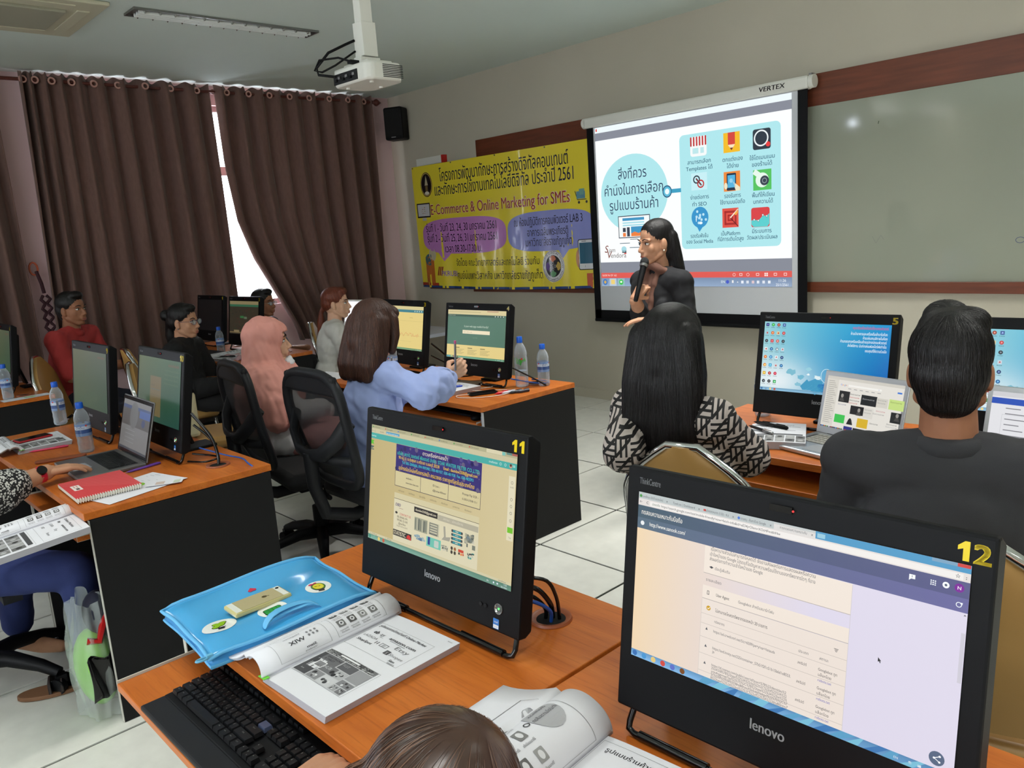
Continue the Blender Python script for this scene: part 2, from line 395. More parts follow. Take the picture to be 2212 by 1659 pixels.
# ---- curtains (waves on a rod)
ROD = mat('curtain_rod_wood', rgb(92, 42, 34), .4)
ROSE = mat('eyelet_metal', rgb(225, 175, 165), .3, .6)
def curtain(label, ya, yb, zb, waves, bl, br, eyel, gather=None):
    xc = XL+.13
    t = thing('curtain', label, 'curtain', (xc, (ya+yb)/2, 0), group=None); y0 = (ya+yb)/2
    n = 300; nv = 26; tz = 3.005
    def fn(u, w):
        z = zb+(tz-zb)*w; uu = u
        if gather: uu = u**gather
        y = ya+(yb-ya)*uu
        k = (1-w)
        y = y+bl(z)*(1-u)**1.6+br(z)*u
        ph = u*waves*2*PI
        a = .046+.014*math.sin(7*u+2)+.008*k*math.sin(23*u)
        x = a*math.sin(ph+.35*math.sin(3*w+5*u))+.008*math.sin(2.3*ph+4*w)
        if w > .985: x *= 1.0
        zz = z+(.012*math.cos(ph*2) if w > .9 else 0)*(w-.9)*10
        return (x, y-y0, zz)
    m = MB().grid(fn, n, nv)
    obj('curtain_panel', m, CURTAIN, t, smooth=180, solid=.004)
    for k in range(eyel):
        u = (k+.5)/eyel; p = fn(u, .965)
        r = MB(); r.tube([(.0, .023*math.cos(a), .023*math.sin(a)) for a in np.linspace(0, 2*PI, 17)[:-1]], .008, 6, closed=True)
        obj('eyelet', r, ROSE, t, (max(p[0], .02)+.012, p[1], 2.950), smooth=60)
    return t
def swing(z):
    pts = [(2.95, 0), (2.3, .0), (1.8, .05), (1.45, .16), (1.1, .34), (.75, .52), (.6, .56)]
    for (z1, d1), (z0, d0) in zip(pts, pts[1:]):
        if z >= z0: return d0+(d1-d0)*(z-z0)/(z1-z0)
    return .56
zero = lambda z: 0
curtain('brown curtain left of the bright gap, behind the person in red', 1.80, 3.31, .6, 10, lambda z: -.06*(3-z)/2.4, lambda z: .03*(3-z)/2.4, 9, 1.5)
curtain('brown curtain right of the bright gap, pulled aside at its foot, by the loudspeaker', 3.36, 5.03, .6, 9, swing, lambda z: .02, 8, 1.0)
curtain('brown curtain at the left edge beside the tassel', -.6, 1.60, .62, 13, zero, lambda z: .03*(3-z)/2.4, 11, 1.0)
lin_ = thing('curtain_rod', 'dark wooden curtain rod with a turned finial beside the loudspeaker', 'curtain rod', (XL+.13, 2.3, 2.955))
m = MB(); m.cyl((0, -3.1, 0), (0, 2.76, 0), .014, n=12); obj('rod', m, ROD, lin_, smooth=60)
m = MB(); m.lathe([(.012, 0), (.02, .01), (.012, .02), (.034, .05), (.038, .065), (.022, .09), (.004, .12)], 16, (0, 2.76, 0), (0, 1, 0)); obj('finial', m, ROD, lin_, smooth=60)
for yy in (-2.6, -.68, 1.05, 2.72):
    m = MB(); m.box((-.07, yy, 0), (.12, .03, .03)); m.cyl((-.02, yy, 0), (.0, yy, 0), .022); obj('bracket', m, ROD, lin_)
tt = thing('tassel_tieback', 'dark maroon twisted tassel hanging from an orange hook in the wall strip', 'tassel', (XL+.09, 1.68, 1.5))
TASM = mat('maroon_cord', rgb(62, 30, 38), .8); m = MB()
m.tube([(0, .01, -.02), (.01, .03, -.12), (0, .04, -.2)], .014, 8)
for k in range(6):
    for sgn in (-1, 1):
        m.tube([(0, .04+sgn*.012, -.22-.075*k), (.015, .04+sgn*(.035), -.25-.075*k), (0, .04, -.29-.075*k)], .013, 8)
m.tube([(0, .05, -.62), (0, .06, -.85)], [.02, .008], 8); obj('cord', m, TASM, tt, smooth=60)
m = MB(); m.tube([(0, .03*math.cos(a)-.005, .05*math.sin(a)) for a in np.linspace(0, 2*PI, 13)[:-1]], .008, 6, closed=True); obj('hook', m, mat('orange_hook', rgb(190, 90, 60), .5), tt, smooth=60)
# ---- ceiling light fixtures: louvred troughs
LOUV = mat('louvre_metal', rgb(190, 192, 190), .22, .9)
TUBE_ON = mat('tube_lit', (1, 1, .97), .4, emit=9)
TUBE_OFF = mat('tube_unlit', rgb(225, 230, 228), .3)
def fixture(x, y, label, on, boost=1.0):
    t = thing('ceiling_light', label, 'ceiling light', (x, y, ZC), group=None)
    m = MB(); w, l = .15, 1.24
    for sx in (-1, 1): m.box((sx*(w/2+.008), 0, -.008), (.016, l+.03, .014))
    for sy in (-1, 1): m.box((0, sy*(l/2+.006), -.008), (w, .016, .014))
    m.box((0, 0, -.002), (w, l, .002)); obj('frame', m, STEEL, t)
    for k in range(13):
        b = MB(); yy = -l/2+.06+k*(l-.12)/12
        b.add([(-w/2, yy-.012, -.003), (w/2, yy-.012, -.003), (-w/2, yy+.012, -.003), (w/2, yy+.012, -.003), (-w/2, yy, -.028), (w/2, yy, -.028), (0, yy, -.018)],
              [(0, 1, 5, 6, 4), (3, 2, 4, 6, 5), (0, 4, 2), (1, 3, 5)])
        obj('louvre_blade', b, LOUV, t)
    tu = MB(); tu.cyl((0, -l/2+.03, -.016), (0, l/2-.03, -.016), .012, n=12); tu.cyl((.04, -l/2+.03, -.016), (.04, l/2-.03, -.016), .012, n=12); tu.cyl((-.04, -l/2+.03, -.016), (-.04, l/2-.03, -.016), .012, n=12); obj('tube', tu, TUBE_ON if on else TUBE_OFF, t, smooth=60)
    if on:
        area('ceiling_lamp', (x, y, ZC-.04), (0, 0, 0), .14, 1.2, LAMP_POWER*boost, (1, .985, .94), 1.95)
    return t
fixture(-5.36, 2.62, 'long narrow unlit louvred ceiling light above the curtains', False)
kk = 0
for x, y in [(-5.36, -2.6), (-2.7, -2.6), (0.0, -2.6), (2.6, -2.6), (-2.4, .1), (0.2, .3), (2.6, .2), (2.6, 3.5), (-2.4, 3.5), (0.2, 3.5), (-5.1, -4.1)]:  # front-row fixtures added and boosted to brighten the floor and front wall
    fixture(x, y, 'lit louvred ceiling light out of view; the front row is added for its light', True, 2.3 if y > 3 else .8)['group'] = 'lit ceiling lights out of view'
# ---- air-conditioning cassette
t = thing('air_conditioner', 'square off-white ceiling air conditioner cassette at the top left corner', 'air conditioner', (-5.66, 1.42, ZC-.001))
ACM = mat('aged_white_plastic', rgb(196, 192, 168), .5)
m = MB(); m.box((0, 0, -.012), (.84, .84, .024)); obj('panel', m, ACM, t, bevel=.008)
m = MB(); m.box((0, 0, -.032), (.46, .46, .02)); obj('grille', m, mat('ac_grille', rgb(160, 158, 140), .6), t, bevel=.006)
for k in range(4):
    m = MB(); m.box((.32, 0, -.027), (.07, .5, .008)); o = obj('flap', m, ACM, t, bevel=.003); o.rotation_euler = (0, 0, k*PI/2)
# ---- projector
pt = thing('projector', 'white ceiling projector with black cables on a white pole', 'projector', (-3.5, 2.42, 2.345), rot=(0, 0, math.radians(2)))
m = MB(); w, d, h = .315, .235, .085
P = [(-w/2, -d/2+.03), (-w/2+.03, -d/2), (w/2-.03, -d/2), (w/2, -d/2+.03), (w/2, d/2-.04), (w/2-.05, d/2), (-w/2+.05, d/2), (-w/2, d/2-.04)]
m.prism(P, -h/2, h/2); obj('housing', m, WHITEP, pt, bevel=.012, smooth=40)
m = MB(); m.box((0, 0, h/2+.008), (.2, .15, .02)); m.box((0, 0, h/2+.03), (.06, .12, .03)); obj('mount_plate', m, WHITEP, pt, bevel=.004)
m = MB(); m.box((0, 0, .17), (.075, .085, .16)); m.box((0, 0, .5), (.055, .07, .62)); obj('pole', m, WHITEP, pt, bevel=.003)
m = MB(); m.cyl((-.07, d/2-.01, 0), (-.07, d/2+.02, 0), .035, n=24); obj('lens', m, BLACKG, pt, smooth=50)
m = MB(); m.cyl((-.07, d/2+.0205, 0), (-.07, d/2+.022, 0), .022, n=20); obj('lens_glow', m, mat('projector_lamp', (.8, .88, 1), .3, emit=60), pt)
m = MB(); m.box((-.03, -d/2-.001, -.008), (.2, .006, .048)); obj('connector_panel', m, DARKG, pt)
for k in range(6): m = MB(); m.box((-.105+.03*k, -d/2-.006, -.014+(k % 2)*.01), (.018, .008, .012)); obj('socket', m, STEEL if k % 2 else BLACK, pt)
for k in range(8): m = MB(); m.box((w/2+.0005, .03, -.028+.008*k), (.004, .12, .003)); obj('vent_slot', m, DARKG, pt)
for px_, py_ in ((-.1, -.06), (.1, -.06), (0, .07)): m = MB(); m.cyl((px_, py_, -h/2-.008), (px_, py_, -h/2), .01); obj('foot', m, WHITEP, pt, smooth=50)
m = MB(); pts = [(-.03, -.045, .17), (-.04, -.09, .15), (-.08, -.17, .11), (-.15, -.2, .05), (-.14, -.2, .015), (-.08, -.14, 0)]
m.tube(pts, .0065, 8); m.tube([(.02, -.1, .055), (-.03, -.15, .08), (-.12, -.2, .08), (-.17, -.2, .04), (-.12, -.19, .025), (-.06, -.15, .05), (-.03, -.045, .12)], .005, 8)
m.box((.02, -.1, .055), (.03, .05, .016)); obj('cable', m, BLACK, pt, smooth=60)
# ---- wall loudspeaker
t = thing('loudspeaker', 'black loudspeaker high on the front wall beside the curtain', 'loudspeaker', (-7.16, YW-.12, 2.72), rot=(0, 0, .5))
m = MB(); m.box((0, 0, 0), (.21, .17, .33)); obj('cabinet', m, BLACK, t, bevel=.02)
m = MB(); m.box((0, -.088, .01), (.17, .006, .27)); obj('grille', m, mat('speaker_grille', rgb(16, 16, 18), .8, bump=.3, bscale=900), t)
m = MB(); m.box((0, -.093, -.14), (.05, .003, .008)); obj('badge', m, STEEL, t)
m = MB(); m.box((0, .1, 0), (.05, .08, .06)); obj('wall_bracket', m, BLACK, t)
# ---- long board with wooden rails
t = thing('whiteboard', 'long glossy whiteboard between two red-brown wooden rails', 'whiteboard', (0, YW, 0))
WB = mat('whiteboard_enamel', rgb(150, 154, 140), .1, var=.02, vscale=2, spec=.6, coat=.6)
m = MB(); m.box((-1.6, -.012, 1.63), (8.9, .024, 1.22)); obj('panel', m, WB, t)
def rail(x0, x1, z0, z1, th=.035, nm='rail'):
    m = MB(); m.box(((x0+x1)/2, -th/2, (z0+z1)/2), (x1-x0, th, z1-z0)); return obj(nm, m, BROWNWOOD, t, bevel=.003)
rail(-6.03, 2.9, 2.215, 2.418, .03, 'top_rail'); rail(-6.92, 2.9, .98, 1.05, .045, 'bottom_rail'); rail(-6.2, -4.3, .955, .985, .05, 'tray_lip')
cv = Canvas(plane_fn((-2, -.024, 2), (1, 0, 0), (0, 0, 1), (0, -1, 0), .001))
for a, b in (((-215, -655), (-190, -700)), ((-190, -700), (-160, -650)), ((-160, -650), (-140, -680))):
    cv.line(a[0], a[1], b[0], b[1], 2, (120, 120, 118))
cv.ring(628, -710, 24, 3, (60, 70, 110), 18); cv.line(650, -730, 660, -690, 3, (60, 70, 110)); cv.line(-190, 45, -186, 62, 5, (70, 80, 60))
cv.obj('marker_scribble', M_PRINT, t)
# ================================================================ banner and projection screen
bn = thing('banner', 'yellow vinyl course banner with violet speech bubbles on the front wall', 'banner', (-6.98, 5.25, 2.255))
BWD, BHT = 2480, 1250
def bfn(u, v, L):
    y = .009*math.sin(u/95+v/900)*(v/1250)+.006*math.sin(u/41+1)*(v/1250)**2
    s = .012*(v/1250); sk = -.010*(u/2480)
    return (u*.001+s*(1-u/1240), y-.0005-L*.0006, -v*.001+sk*(1-v/1250)-.018*math.sin(u/2480*PI)*(v/1250))
m = MB().grid(lambda a, b: bfn(a*BWD, (1-b)*BHT, 0), 120, 20); m.v[0] = m.v[0]+np.array((0, .0005, 0))
c = Canvas(bfn, 60); Y = (238, 218, 62)
c.rect(0, 0, BWD, BHT, Y, nu=110, nv=16); c.L = 1
NAVY = (38, 44, 92); RED = (176, 60, 58); DK = (46, 40, 62)
def bub(x, y, rx, ry, col, tail):
    c.poly([(x+rx*abs(math.cos(a))**.62*(1 if math.cos(a) > 0 else -1), y-ry*abs(math.sin(a))**.62*(1 if math.sin(a) > 0 else -1)) for a in np.linspace(0, 2*PI, 49)[:-1]], col)
    c.poly(tail, col)
bub(740, 722, 650, 178, (196, 132, 200), [(335, 880), (430, 975), (560, 880)])
bub(1950, 730, 540, 178, (142, 148, 212), [(2040, 880), (2110, 980), (2230, 870)])
c.rect(0, BHT-22, BWD, 22, (38, 70, 130))
c.circ(228, 192, 98, (34, 26, 34), 124, 28); c.circ(230, 905, 60, (200, 190, 160), 70)
c.rect(30, 375, 225, 148, (44, 40, 50)); c.rect(110, 525, 70, 30, (190, 190, 190)); c.rect(95, 930, 150, 300, (196, 110, 50)); c.circ(170, 960, 75, (70, 110, 120), 60)
c.rect(0, 1200, 300, 28, (180, 60, 40)); c.rect(2370, 1120, 110, 120, (205, 90, 50))
c.L = 2
c.ring(228, 192, 92, 9, (190, 160, 90), 117); c.poly([(228, 100), (256, 200), (200, 200)], (190, 180, 150)); c.rect(208, 205, 40, 55, (120, 100, 60)); c.circ(228, 278, 38, (225, 220, 205), 18)
c.rect(45, 388, 198, 120, (206, 204, 208)); c.rect(115, 415, 55, 8, (200, 160, 90)); c.rect(120, 435, 45, 6, (200, 120, 90)); c.rect(110, 455, 60, 6, (200, 170, 90)); c.rect(118, 475, 45, 6, (190, 130, 90))
c.text(455, 178, 160, 'โครงการพัฒนาทักษะการสร้างดิจิทัลคอนเทนต์', NAVY, width=1770, bold=.006)
c.text(362, 312, 160, 'และทักษะการใช้งานเทคโนโลยีดิจิทัล ประจำปี 2561', NAVY, width=1915, bold=.006)
c.text(266, 500, 148, 'E-Commerce & Online Marketing for SMEs', (240, 225, 215), width=1962, bold=.05)
c.L = 3; c.text(268, 500, 146, 'E-Commerce & Online Marketing for SMEs', RED, width=1955, bold=.012)
c.text(157, 672, 108, 'รุ่นที่ 1 - วันที่ 23, 24, 30 มกราคม 2561', DK, width=1095, bold=.006)
c.text(167, 777, 108, 'รุ่นที่ 2 - วันที่ 25, 26, 31 มกราคม 2561', DK, width=1085, bold=.006)
c.text(458, 884, 104, 'เวลา 08.30-17.30 น.', DK, width=570, bold=.006)
c.text(1509, 672, 100, 'ณ ห้องปฏิบัติการคอมพิวเตอร์ LAB 3', DK, width=845, bold=.005)
c.text(1677, 768, 96, 'อาคารเฉลิมพระเกียรติ', DK, width=512, bold=.005)
c.text(1650, 858, 100, 'มหาวิทยาลัยราชภัฏภูเก็ต', DK, width=580, bold=.005)
c.text(608, 1022, 96, 'จัดโดย คณะวิทยาศาสตร์และเทคโนโลยี ร่วมกับ', DK, width=1190, bold=.003)
c.text(608, 1152, 104, 'ศูนย์บ่มเพาะวิสาหกิจ มหาวิทยาลัยราชภัฏภูเก็ต', DK, width=1222, bold=.004)
for k in range(3): c.poly([(290+32*k, 1122), (310+32*k, 1122), (345+32*k, 1030), (325+32*k, 1030)], (176, 60, 58))
c.text(373, 1126, 78, 'PKRUBI', (238, 222, 235), width=232, bold=.05); c.L = 4; c.text(375, 1125, 76, 'PKRUBI', (110, 62, 140), width=228)
c.L = 2; c.circ(1981, 1046, 144, (232, 230, 232), 142, 36); c.L = 3; c.ring(1981, 1046, 140, 4, (60, 50, 60), 138); c.circ(1981, 1046, 100, (24, 22, 26), 98, 32); c.L = 4
for k, col in enumerate([(205, 120, 90), (200, 170, 80), (110, 165, 120), (92, 60, 140)]):
    a = PI/2-k*PI/2; x, y = 1981+58*math.cos(a), 1046-57*math.sin(a); c.L = 4
    for q in range(5): b = a+(q-2)*.62; c.circ(x+26*math.cos(b), y-26*math.sin(b), 14, col, n=12)
    c.circ(x, y, 19, col); c.L = 5; c.ring(1981+26*math.cos(a), 1046-26*math.sin(a), 13, 3, (225, 225, 225), n=14)
ring_t = 'FACULTY OF SCIENCE AND TECHNOLOGY  PHUKET RAJABHAT UNIVERSITY  '; c.L = 5
for i, ch in enumerate(ring_t):
    a = PI*.98-2*PI*i/len(ring_t)
    if ch != ' ': c.text(1981+113*math.cos(a), 1046-112*math.sin(a), 24, ch, (50, 40, 60), 'c', rot=a-PI/2)
c.L = 3; c.rect(2300, 420, 95, 62, (100, 150, 170)); c.rect(2330, 400, 60, 50, (120, 170, 160)); c.line(2285, 415, 2310, 490, 6, (50, 50, 60)); c.line(2310, 490, 2410, 490, 6, (50, 50, 60)); c.circ(2325, 512, 12, (60, 60, 66))
c.circ(2410, 512, 12, (60, 60, 66)); c.rrect(2290, 825, 170, 265, 18, (40, 40, 46)); c.circ(2292, 990, 28, (205, 150, 120), 80); c.L = 4; c.rrect(2297, 832, 160, 250, 14, (225, 225, 228)); c.L = 5; c.rect(2305, 855, 150, 180, (52, 100, 124)); c.ring(2370, 1058, 14, 3, (130, 130, 135), n=14)
c.rect(2330, 840, 50, 5, (90, 90, 90))
obj('vinyl_sheet', m, mat('banner_back', rgb(200, 200, 200), .5), bn, smooth=180); c.obj('banner_print', M_VINYL, bn)
for u, v in ((20, 12), (650, 10), (1300, 10), (1950, 12), (15, 1235)):
    e = MB(); p = bfn(u, v, 2); e.cyl((p[0], p[1]-.004, p[2]), (p[0], p[1]+.003, p[2]), .007, n=10); obj('eyelet', e, STEEL, bn)
t = thing('wall_trunking', 'short white wall box with a red end above the yellow banner', 'wall box', (-6.75, YW-.03, 2.30))
m = MB(); m.box((0, 0, 0), (.42, .05, .075)); obj('housing', m, WHITEP, t, bevel=.004)
m = MB(); m.box((.225, 0, 0), (.03, .052, .077)); obj('end_cap', m, mat('red_plastic', rgb(190, 40, 34), .4), t)

ps = thing('projection_screen', 'pull-down projection screen showing an online shop slide', 'projection screen', (-3.57, 5.24, .74))
SCRF = mat('screen_fabric', rgb(205, 208, 214), .9)
m = MB(); m.box((0, .004, .79), (1.78, .003, 1.58)); obj('fabric', m, SCRF, ps)
m = MB(); B = .068
m.box((-.925, .002, .79), (B, .004, 1.6)); m.box((.925, .002, .79), (B, .004, 1.6)); m.box((0, .002, .045-.01), (1.9, .004, .09))
obj('black_border', m, BLACK, ps)
m = MB(); m.cyl((-.955, .005, -.005), (.955, .005, -.005), .016, n=14); obj('weight_bar', m, BLACK, ps, smooth=50)
m = MB(); m.box((0, .02, 1.622), (1.94, .085, .082)); obj('roller_case', m, WHITEP, ps, bevel=.014)
m = MB(); m.cyl((.97, .02, 1.625), (1.0, .02, 1.625), .043, n=20); obj('end_cap', m, WHITEP, ps, smooth=50)
m = MB(); m.cyl((-.998, .02, 1.625), (-.97, .02, 1.625), .043, n=20); obj('end_cap', m, WHITEP, ps, smooth=50)
m = MB(); m.box((.975, .03, 1.668), (.02, .05, .016)); obj('hanging_bracket', m, STEEL, ps)
cv = Canvas(plane_fn((.62, -.0235, 1.622), (1, 0, 0), (0, 0, -1), (0, -1, 0), .001)); cv.text(0, 12, 44, 'VERTEX', (36, 36, 40), width=190, bold=.03, shear=.15); cv.obj('brand_lettering', M_PRINT, ps)
m = MB(); m.tube([(.05, -.004, -.02), (.07, -.004, -.03), (.1, -.004, -.045), (.07, -.004, -.06), (.05, -.004, -.05)], .004, 6); obj('pull_loop', m, WHITEP, ps)
K = 1.72/1024
c = Canvas(plane_fn((-.87, -.001, 1.574), (1, 0, 0), (0, 0, -1), (0, -1, 0), K))
WHT = (252, 255, 255); G = (136, 140, 152); INK = (30, 62, 92); CY = (176, 232, 238)
c.rect(0, 0, 1024, 768, G); c.L = 1
c.rect(0, 0, 1024, 26, (240, 250, 252)); c.rect(0, 62, 1024, 588, WHT); c.rect(0, 702, 1024, 26, (226, 92, 84))
c.rect(0, 728, 1024, 40, None, cols=[(150, 175, 205), (150, 170, 200), (120, 140, 170), (130, 150, 180)])
c.L = 2; c.circ(222, 326, 199, CY, 181, 48); c.rrect(489, 98, 488, 500, 22, CY)
c.rect(6, 6, 8, 12, (220, 60, 50))
c.L = 3; c.rect(440, 325, 52, 18, (62, 160, 196)); c.circ(416, 334, 26, (44, 92, 130), 28); c.L = 4; c.circ(416, 334, 21, (96, 190, 220), 22.5); c.L = 5; c.circ(416, 334, 12, (240, 252, 255), 13)
c.L = 3
for tx, x, y, w in (('สิ่งที่ควร', 134, 256, 168), ('คำนึงในการเลือก', 46, 329, 348), ('รูปแบบร้านค้า', 74, 400, 290)): c.text(x, y, 66, tx, (46, 62, 92), width=w)
for tx, x, y, w in (('สามารถเลือก', 530, 227, 119), ('Templates ได้', 521, 255, 136), ('ตกแต่งเอง', 708, 234, 96), ('ได้ง่าย', 727, 262, 57), ('ใช้โดเมนเนม', 837, 241, 113), ('ของร้านได้', 847, 268, 91), ('ง่ายต่อการ', 540, 380, 96), ('ทำ SEO', 551, 410, 73),
    ('รองรับการ', 714, 386, 79), ('ใช้งานบนมือถือ', 692, 412, 120), ('พื้นที่ให้เขียน', 846, 393, 102), ('บทความได้', 852, 420, 89), ('รองรับฟังชั่น', 537, 549, 91), ('ของ Social Media', 514, 574, 139), ('เป็นPlatform', 695, 545, 92), ('ที่มีการเติบโตสูง', 677, 569, 127), ('มีระบบการ', 845, 541, 89), ('วัดผล/ประเมินผล', 820, 567, 140)):
    c.text(x, y, 24, tx, (22, 70, 104), width=w, bold=.006)
c.rrect(546, 112, 84, 84, 12, (246, 250, 250)); c.L = 4
for k in range(6): c.rrect(546+15*k, 112, 8, 40, 3, (196, 54, 56))
c.rect(558, 160, 30, 24, (190, 232, 236)); c.rect(598, 160, 18, 24, (190, 232, 236)); c.L = 3
c.rect(713, 116, 79, 82, (246, 190, 40)); c.L = 4; c.rect(735, 116, 34, 50, (214, 70, 60)); c.poly([(735, 166), (769, 166), (752, 190)], (250, 226, 190)); c.L = 5; c.poly([(744, 179), (760, 179), (752, 190)], (110, 40, 40)); c.L = 3
c.rrect(852, 120, 81, 82, 10, (46, 56, 68)); c.L = 4; c.ring(890, 157, 33, 6, (238, 244, 246)); c.circ(921, 184, 10, (232, 60, 60)); c.L = 3
c.rect(547, 267, 82, 74, (200, 240, 246)); c.L = 4; c.ring(575, 295, 18, 6, (50, 60, 72)); c.ring(596, 315, 18, 6, (196, 50, 48)); c.line(572, 290, 600, 322, 7, (110, 50, 56)); c.L = 3
c.rect(712, 277, 79, 82, (240, 140, 60)); c.L = 4; c.rrect(726, 284, 46, 72, 5, (36, 52, 74)); c.L = 5; c.rect(731, 292, 36, 52, (86, 180, 224)); c.circ(748, 315, 9, (170, 220, 240)); c.circ(722, 336, 8, (240, 232, 200), 14); c.poly([(755, 318), (790, 345), (790, 359), (770, 359)], (240, 232, 200)); c.L = 3
c.rect(852, 283, 83, 83, (86, 196, 96)); c.L = 4; c.line(856, 288, 900, 320, 22, (232, 248, 236)); c.circ(893, 325, 30, (232, 248, 236)); c.L = 5; c.circ(904, 328, 20, (52, 64, 76)); c.L = 6; c.ring(904, 328, 11, 3, (150, 160, 166)); c.L = 3
c.circ(588, 460, 44, (56, 150, 205), 46, 32); c.poly([(570, 498), (606, 498), (584, 524)], (56, 150, 205)); c.L = 4
for k in range(9): a = k*2.4; c.circ(588+5*k**.9*math.cos(a), 460+5*k**.9*math.sin(a), 6, (190, 230, 245), n=10)
c.text(566, 478, 26, 'f', (240, 250, 255), bold=.04); c.circ(592, 485, 9, (240, 250, 255), 6); c.L = 3
c.rect(702, 430, 79, 82, (226, 84, 72)); c.L = 4; c.frame(712, 441, 59, 60, 9, (170, 44, 44)); c.frame(728, 457, 27, 28, 7, (170, 44, 44)); c.L = 5; c.line(741, 471, 779, 436, 5, (250, 240, 220)); c.line(742, 472, 778, 508, 4, (110, 30, 36)); c.poly([(760, 455), (776, 436), (779, 450), (768, 462)], (246, 170, 70)); c.L = 3
c.rrect(841, 436, 85, 81, 10, (218, 66, 70)); c.L = 4; c.poly([(842, 488), (857, 486), (875, 490), (895, 470), (912, 473), (925, 462), (925, 505), (915, 516), (852, 516), (842, 505)], (92, 208, 208)); c.L = 5
for x, y in ((855, 486), (874, 490), (895, 468), (913, 473)): c.circ(x, y, 5, (60, 120, 120)); 
c.L = 6
for x, y in ((855, 486), (874, 490), (895, 468), (913, 473)): c.circ(x, y, 3.3, (245, 250, 250))
c.L = 3; c.rect(123, 429, 191, 106, (60, 66, 82)); c.L = 4; c.rect(127, 433, 183, 98, (246, 252, 252)); c.L = 5
c.rect(150, 440, 130, 13, (66, 150, 196)); c.rect(150, 460, 130, 6, (160, 220, 232)); c.rect(150, 472, 130, 6, (160, 220, 232)); c.rect(150, 486, 18, 20, (60, 66, 82)); c.rect(175, 484, 17, 44, (60, 66, 82)); c.rect(150, 510, 18, 18, (240, 130, 66)); c.rect(200, 482, 84, 46, (66, 150, 196)); c.L = 6
c.poly([(200, 528), (200, 514), (222, 506), (245, 514), (264, 506), (284, 512), (284, 528)], (240, 130, 66))
for a, b, w in ((192, 540, 46), (128, 558, 62), (240, 558, 60), (188, 580, 60)): c.rect(a, b, w, 3, (60, 90, 110))
c.L = 3; c.text(30, 602, 50, 'S', (130, 70, 60), shear=.2, bold=.01); c.text(56, 600, 30, 'jam', (120, 110, 108)); c.text(40, 630, 50, 'V', (130, 70, 60), shear=.2, bold=.01); c.text(68, 628, 34, 'endora', (120, 110, 108), width=96)
c.circ(152, 588, 16, (170, 220, 230), 14); c.rect(140, 592, 26, 14, (80, 90, 96)); c.L = 4; c.rect(152, 606, 14, 5, (220, 70, 60))
c.L = 2; c.text(8, 719, 13, 'SLIDE 96 OF 162', (250, 220, 215), bold=.01)
for k, x in enumerate((755, 788, 822, 868, 908, 950, 995)):
    if k in (0, 2): c.ring(x, 716, 7, 1.5, (252, 230, 226), n=16)
    elif k == 4:
        for a in (0, 1):
            for b in (0, 1): c.rect(x-8+9*a, 709+8*b, 7, 6, (252, 235, 232))
    else: c.frame(x-7, 710, 14, 11, 2, (252, 230, 226))
c.circ(24, 748, 15, (60, 120, 190)); c.L = 3; c.circ(24, 748, 8, (210, 170, 90)); c.L = 2
c.rect(52, 730, 44, 36, (190, 205, 220)); c.L = 3; c.rect(62, 736, 24, 22, (240, 210, 120)); c.L = 2; c.rect(104, 730, 44, 36, (150, 190, 190)); c.L = 3; c.circ(126, 748, 13, (60, 200, 80)); c.L = 4; c.circ(126, 747, 7, (235, 250, 235), 5); c.L = 3
c.text(690, 752, 16, 'EN', (230, 240, 250)); c.circ(722, 747, 8, (70, 90, 200)); c.rect(744, 740, 8, 12, (240, 240, 240)); c.poly([(768, 750), (776, 750), (772, 745)], (250, 250, 250))
for k, x in enumerate((795, 820, 846, 870, 896, 922)): c.rect(x-6, 742, 12, 12, [(235, 240, 250), (220, 226, 236), (226, 200, 205), (230, 235, 245), (225, 230, 240), (235, 240, 248)][k])
c.text(966, 747, 16, '11:26', (245, 250, 255), width=32); c.text(952, 765, 16, '25/1/2561', (245, 250, 255), width=56)
c.obj('projected_slide', M_PROJ, ps)
# ================================================================ furniture
def desk(label, x, y, w, tray=.12, group=None, d=.65, grom=True, lend=True, rend=True, tz=.665):
    t = thing('computer_desk', label, 'desk', (x, y, 0), group=group); h = .75
    m = MB(); m.box((0, 0, h-.0125), (w-.004, d, .025))
    obj('desktop', m, CHERRY, t, bevel=.002)
    for sx, on in ((-1, lend), (1, rend)):
        m = MB(); m.box((sx*(w/2-.009), .004, (h-.026)/2), (.016, d-.02, h-.028)); obj('side_panel', m, CHARCOAL, t, bevel=.001)
        m = MB(); m.box((sx*(w/2-.009), -d/2+.013, (h-.026)/2), (.0165, .002, h-.03)); obj('edge_band', m, EDGE, t)
    m = MB(); m.box((0, d/2-.05, .45), (w-.05, .018, .54)); obj('modesty_panel', m, CHARCOAL, t)
    m = MB(); yy = -d/2+.2-tray; m.box((0, yy, tz-.009), (w-.10, .38, .018)); obj('keyboard_tray', m, CHERRY, t, bevel=.002)
    for sx in (-1, 1):
        m = MB(); m.box((sx*(w/2-.052), yy, tz-.006), (.003, .38, .024)); obj('tray_edge_band', m, EDGE, t)
        m = MB(); m.box((sx*(w/2-.036), -d/2+.2, tz+.012), (.014, .34, .035)); obj('drawer_rail', m, STEEL, t)
    if grom:
        m = MB(); gx, gy = w/2-.17, d/2-.13
        m.lathe([(.030, .0), (.036, .006), (.043, .006), (.045, .001)], 24, (gx, gy, h)); obj('cable_grommet', m, mat('grommet_plastic', rgb(146, 78, 46), .4), t, smooth=50)
        m = MB(); m.cyl((gx, gy, h+.0006), (gx, gy, h+.0012), .031, n=24); obj('grommet_shade_disc', m, mat('hole_shade', (.006, .006, .006), 1), t)  # black disc stands in for the shade inside the cable hole
    return t
R1 = 2.67; R2 = .965
desk('wooden desk under monitor 4, its black end panel facing the aisle', -3.15, R1, .8, .0)
desk('wooden desk under monitor 3 behind the pink headscarf', -3.95, R1, .8, .0)
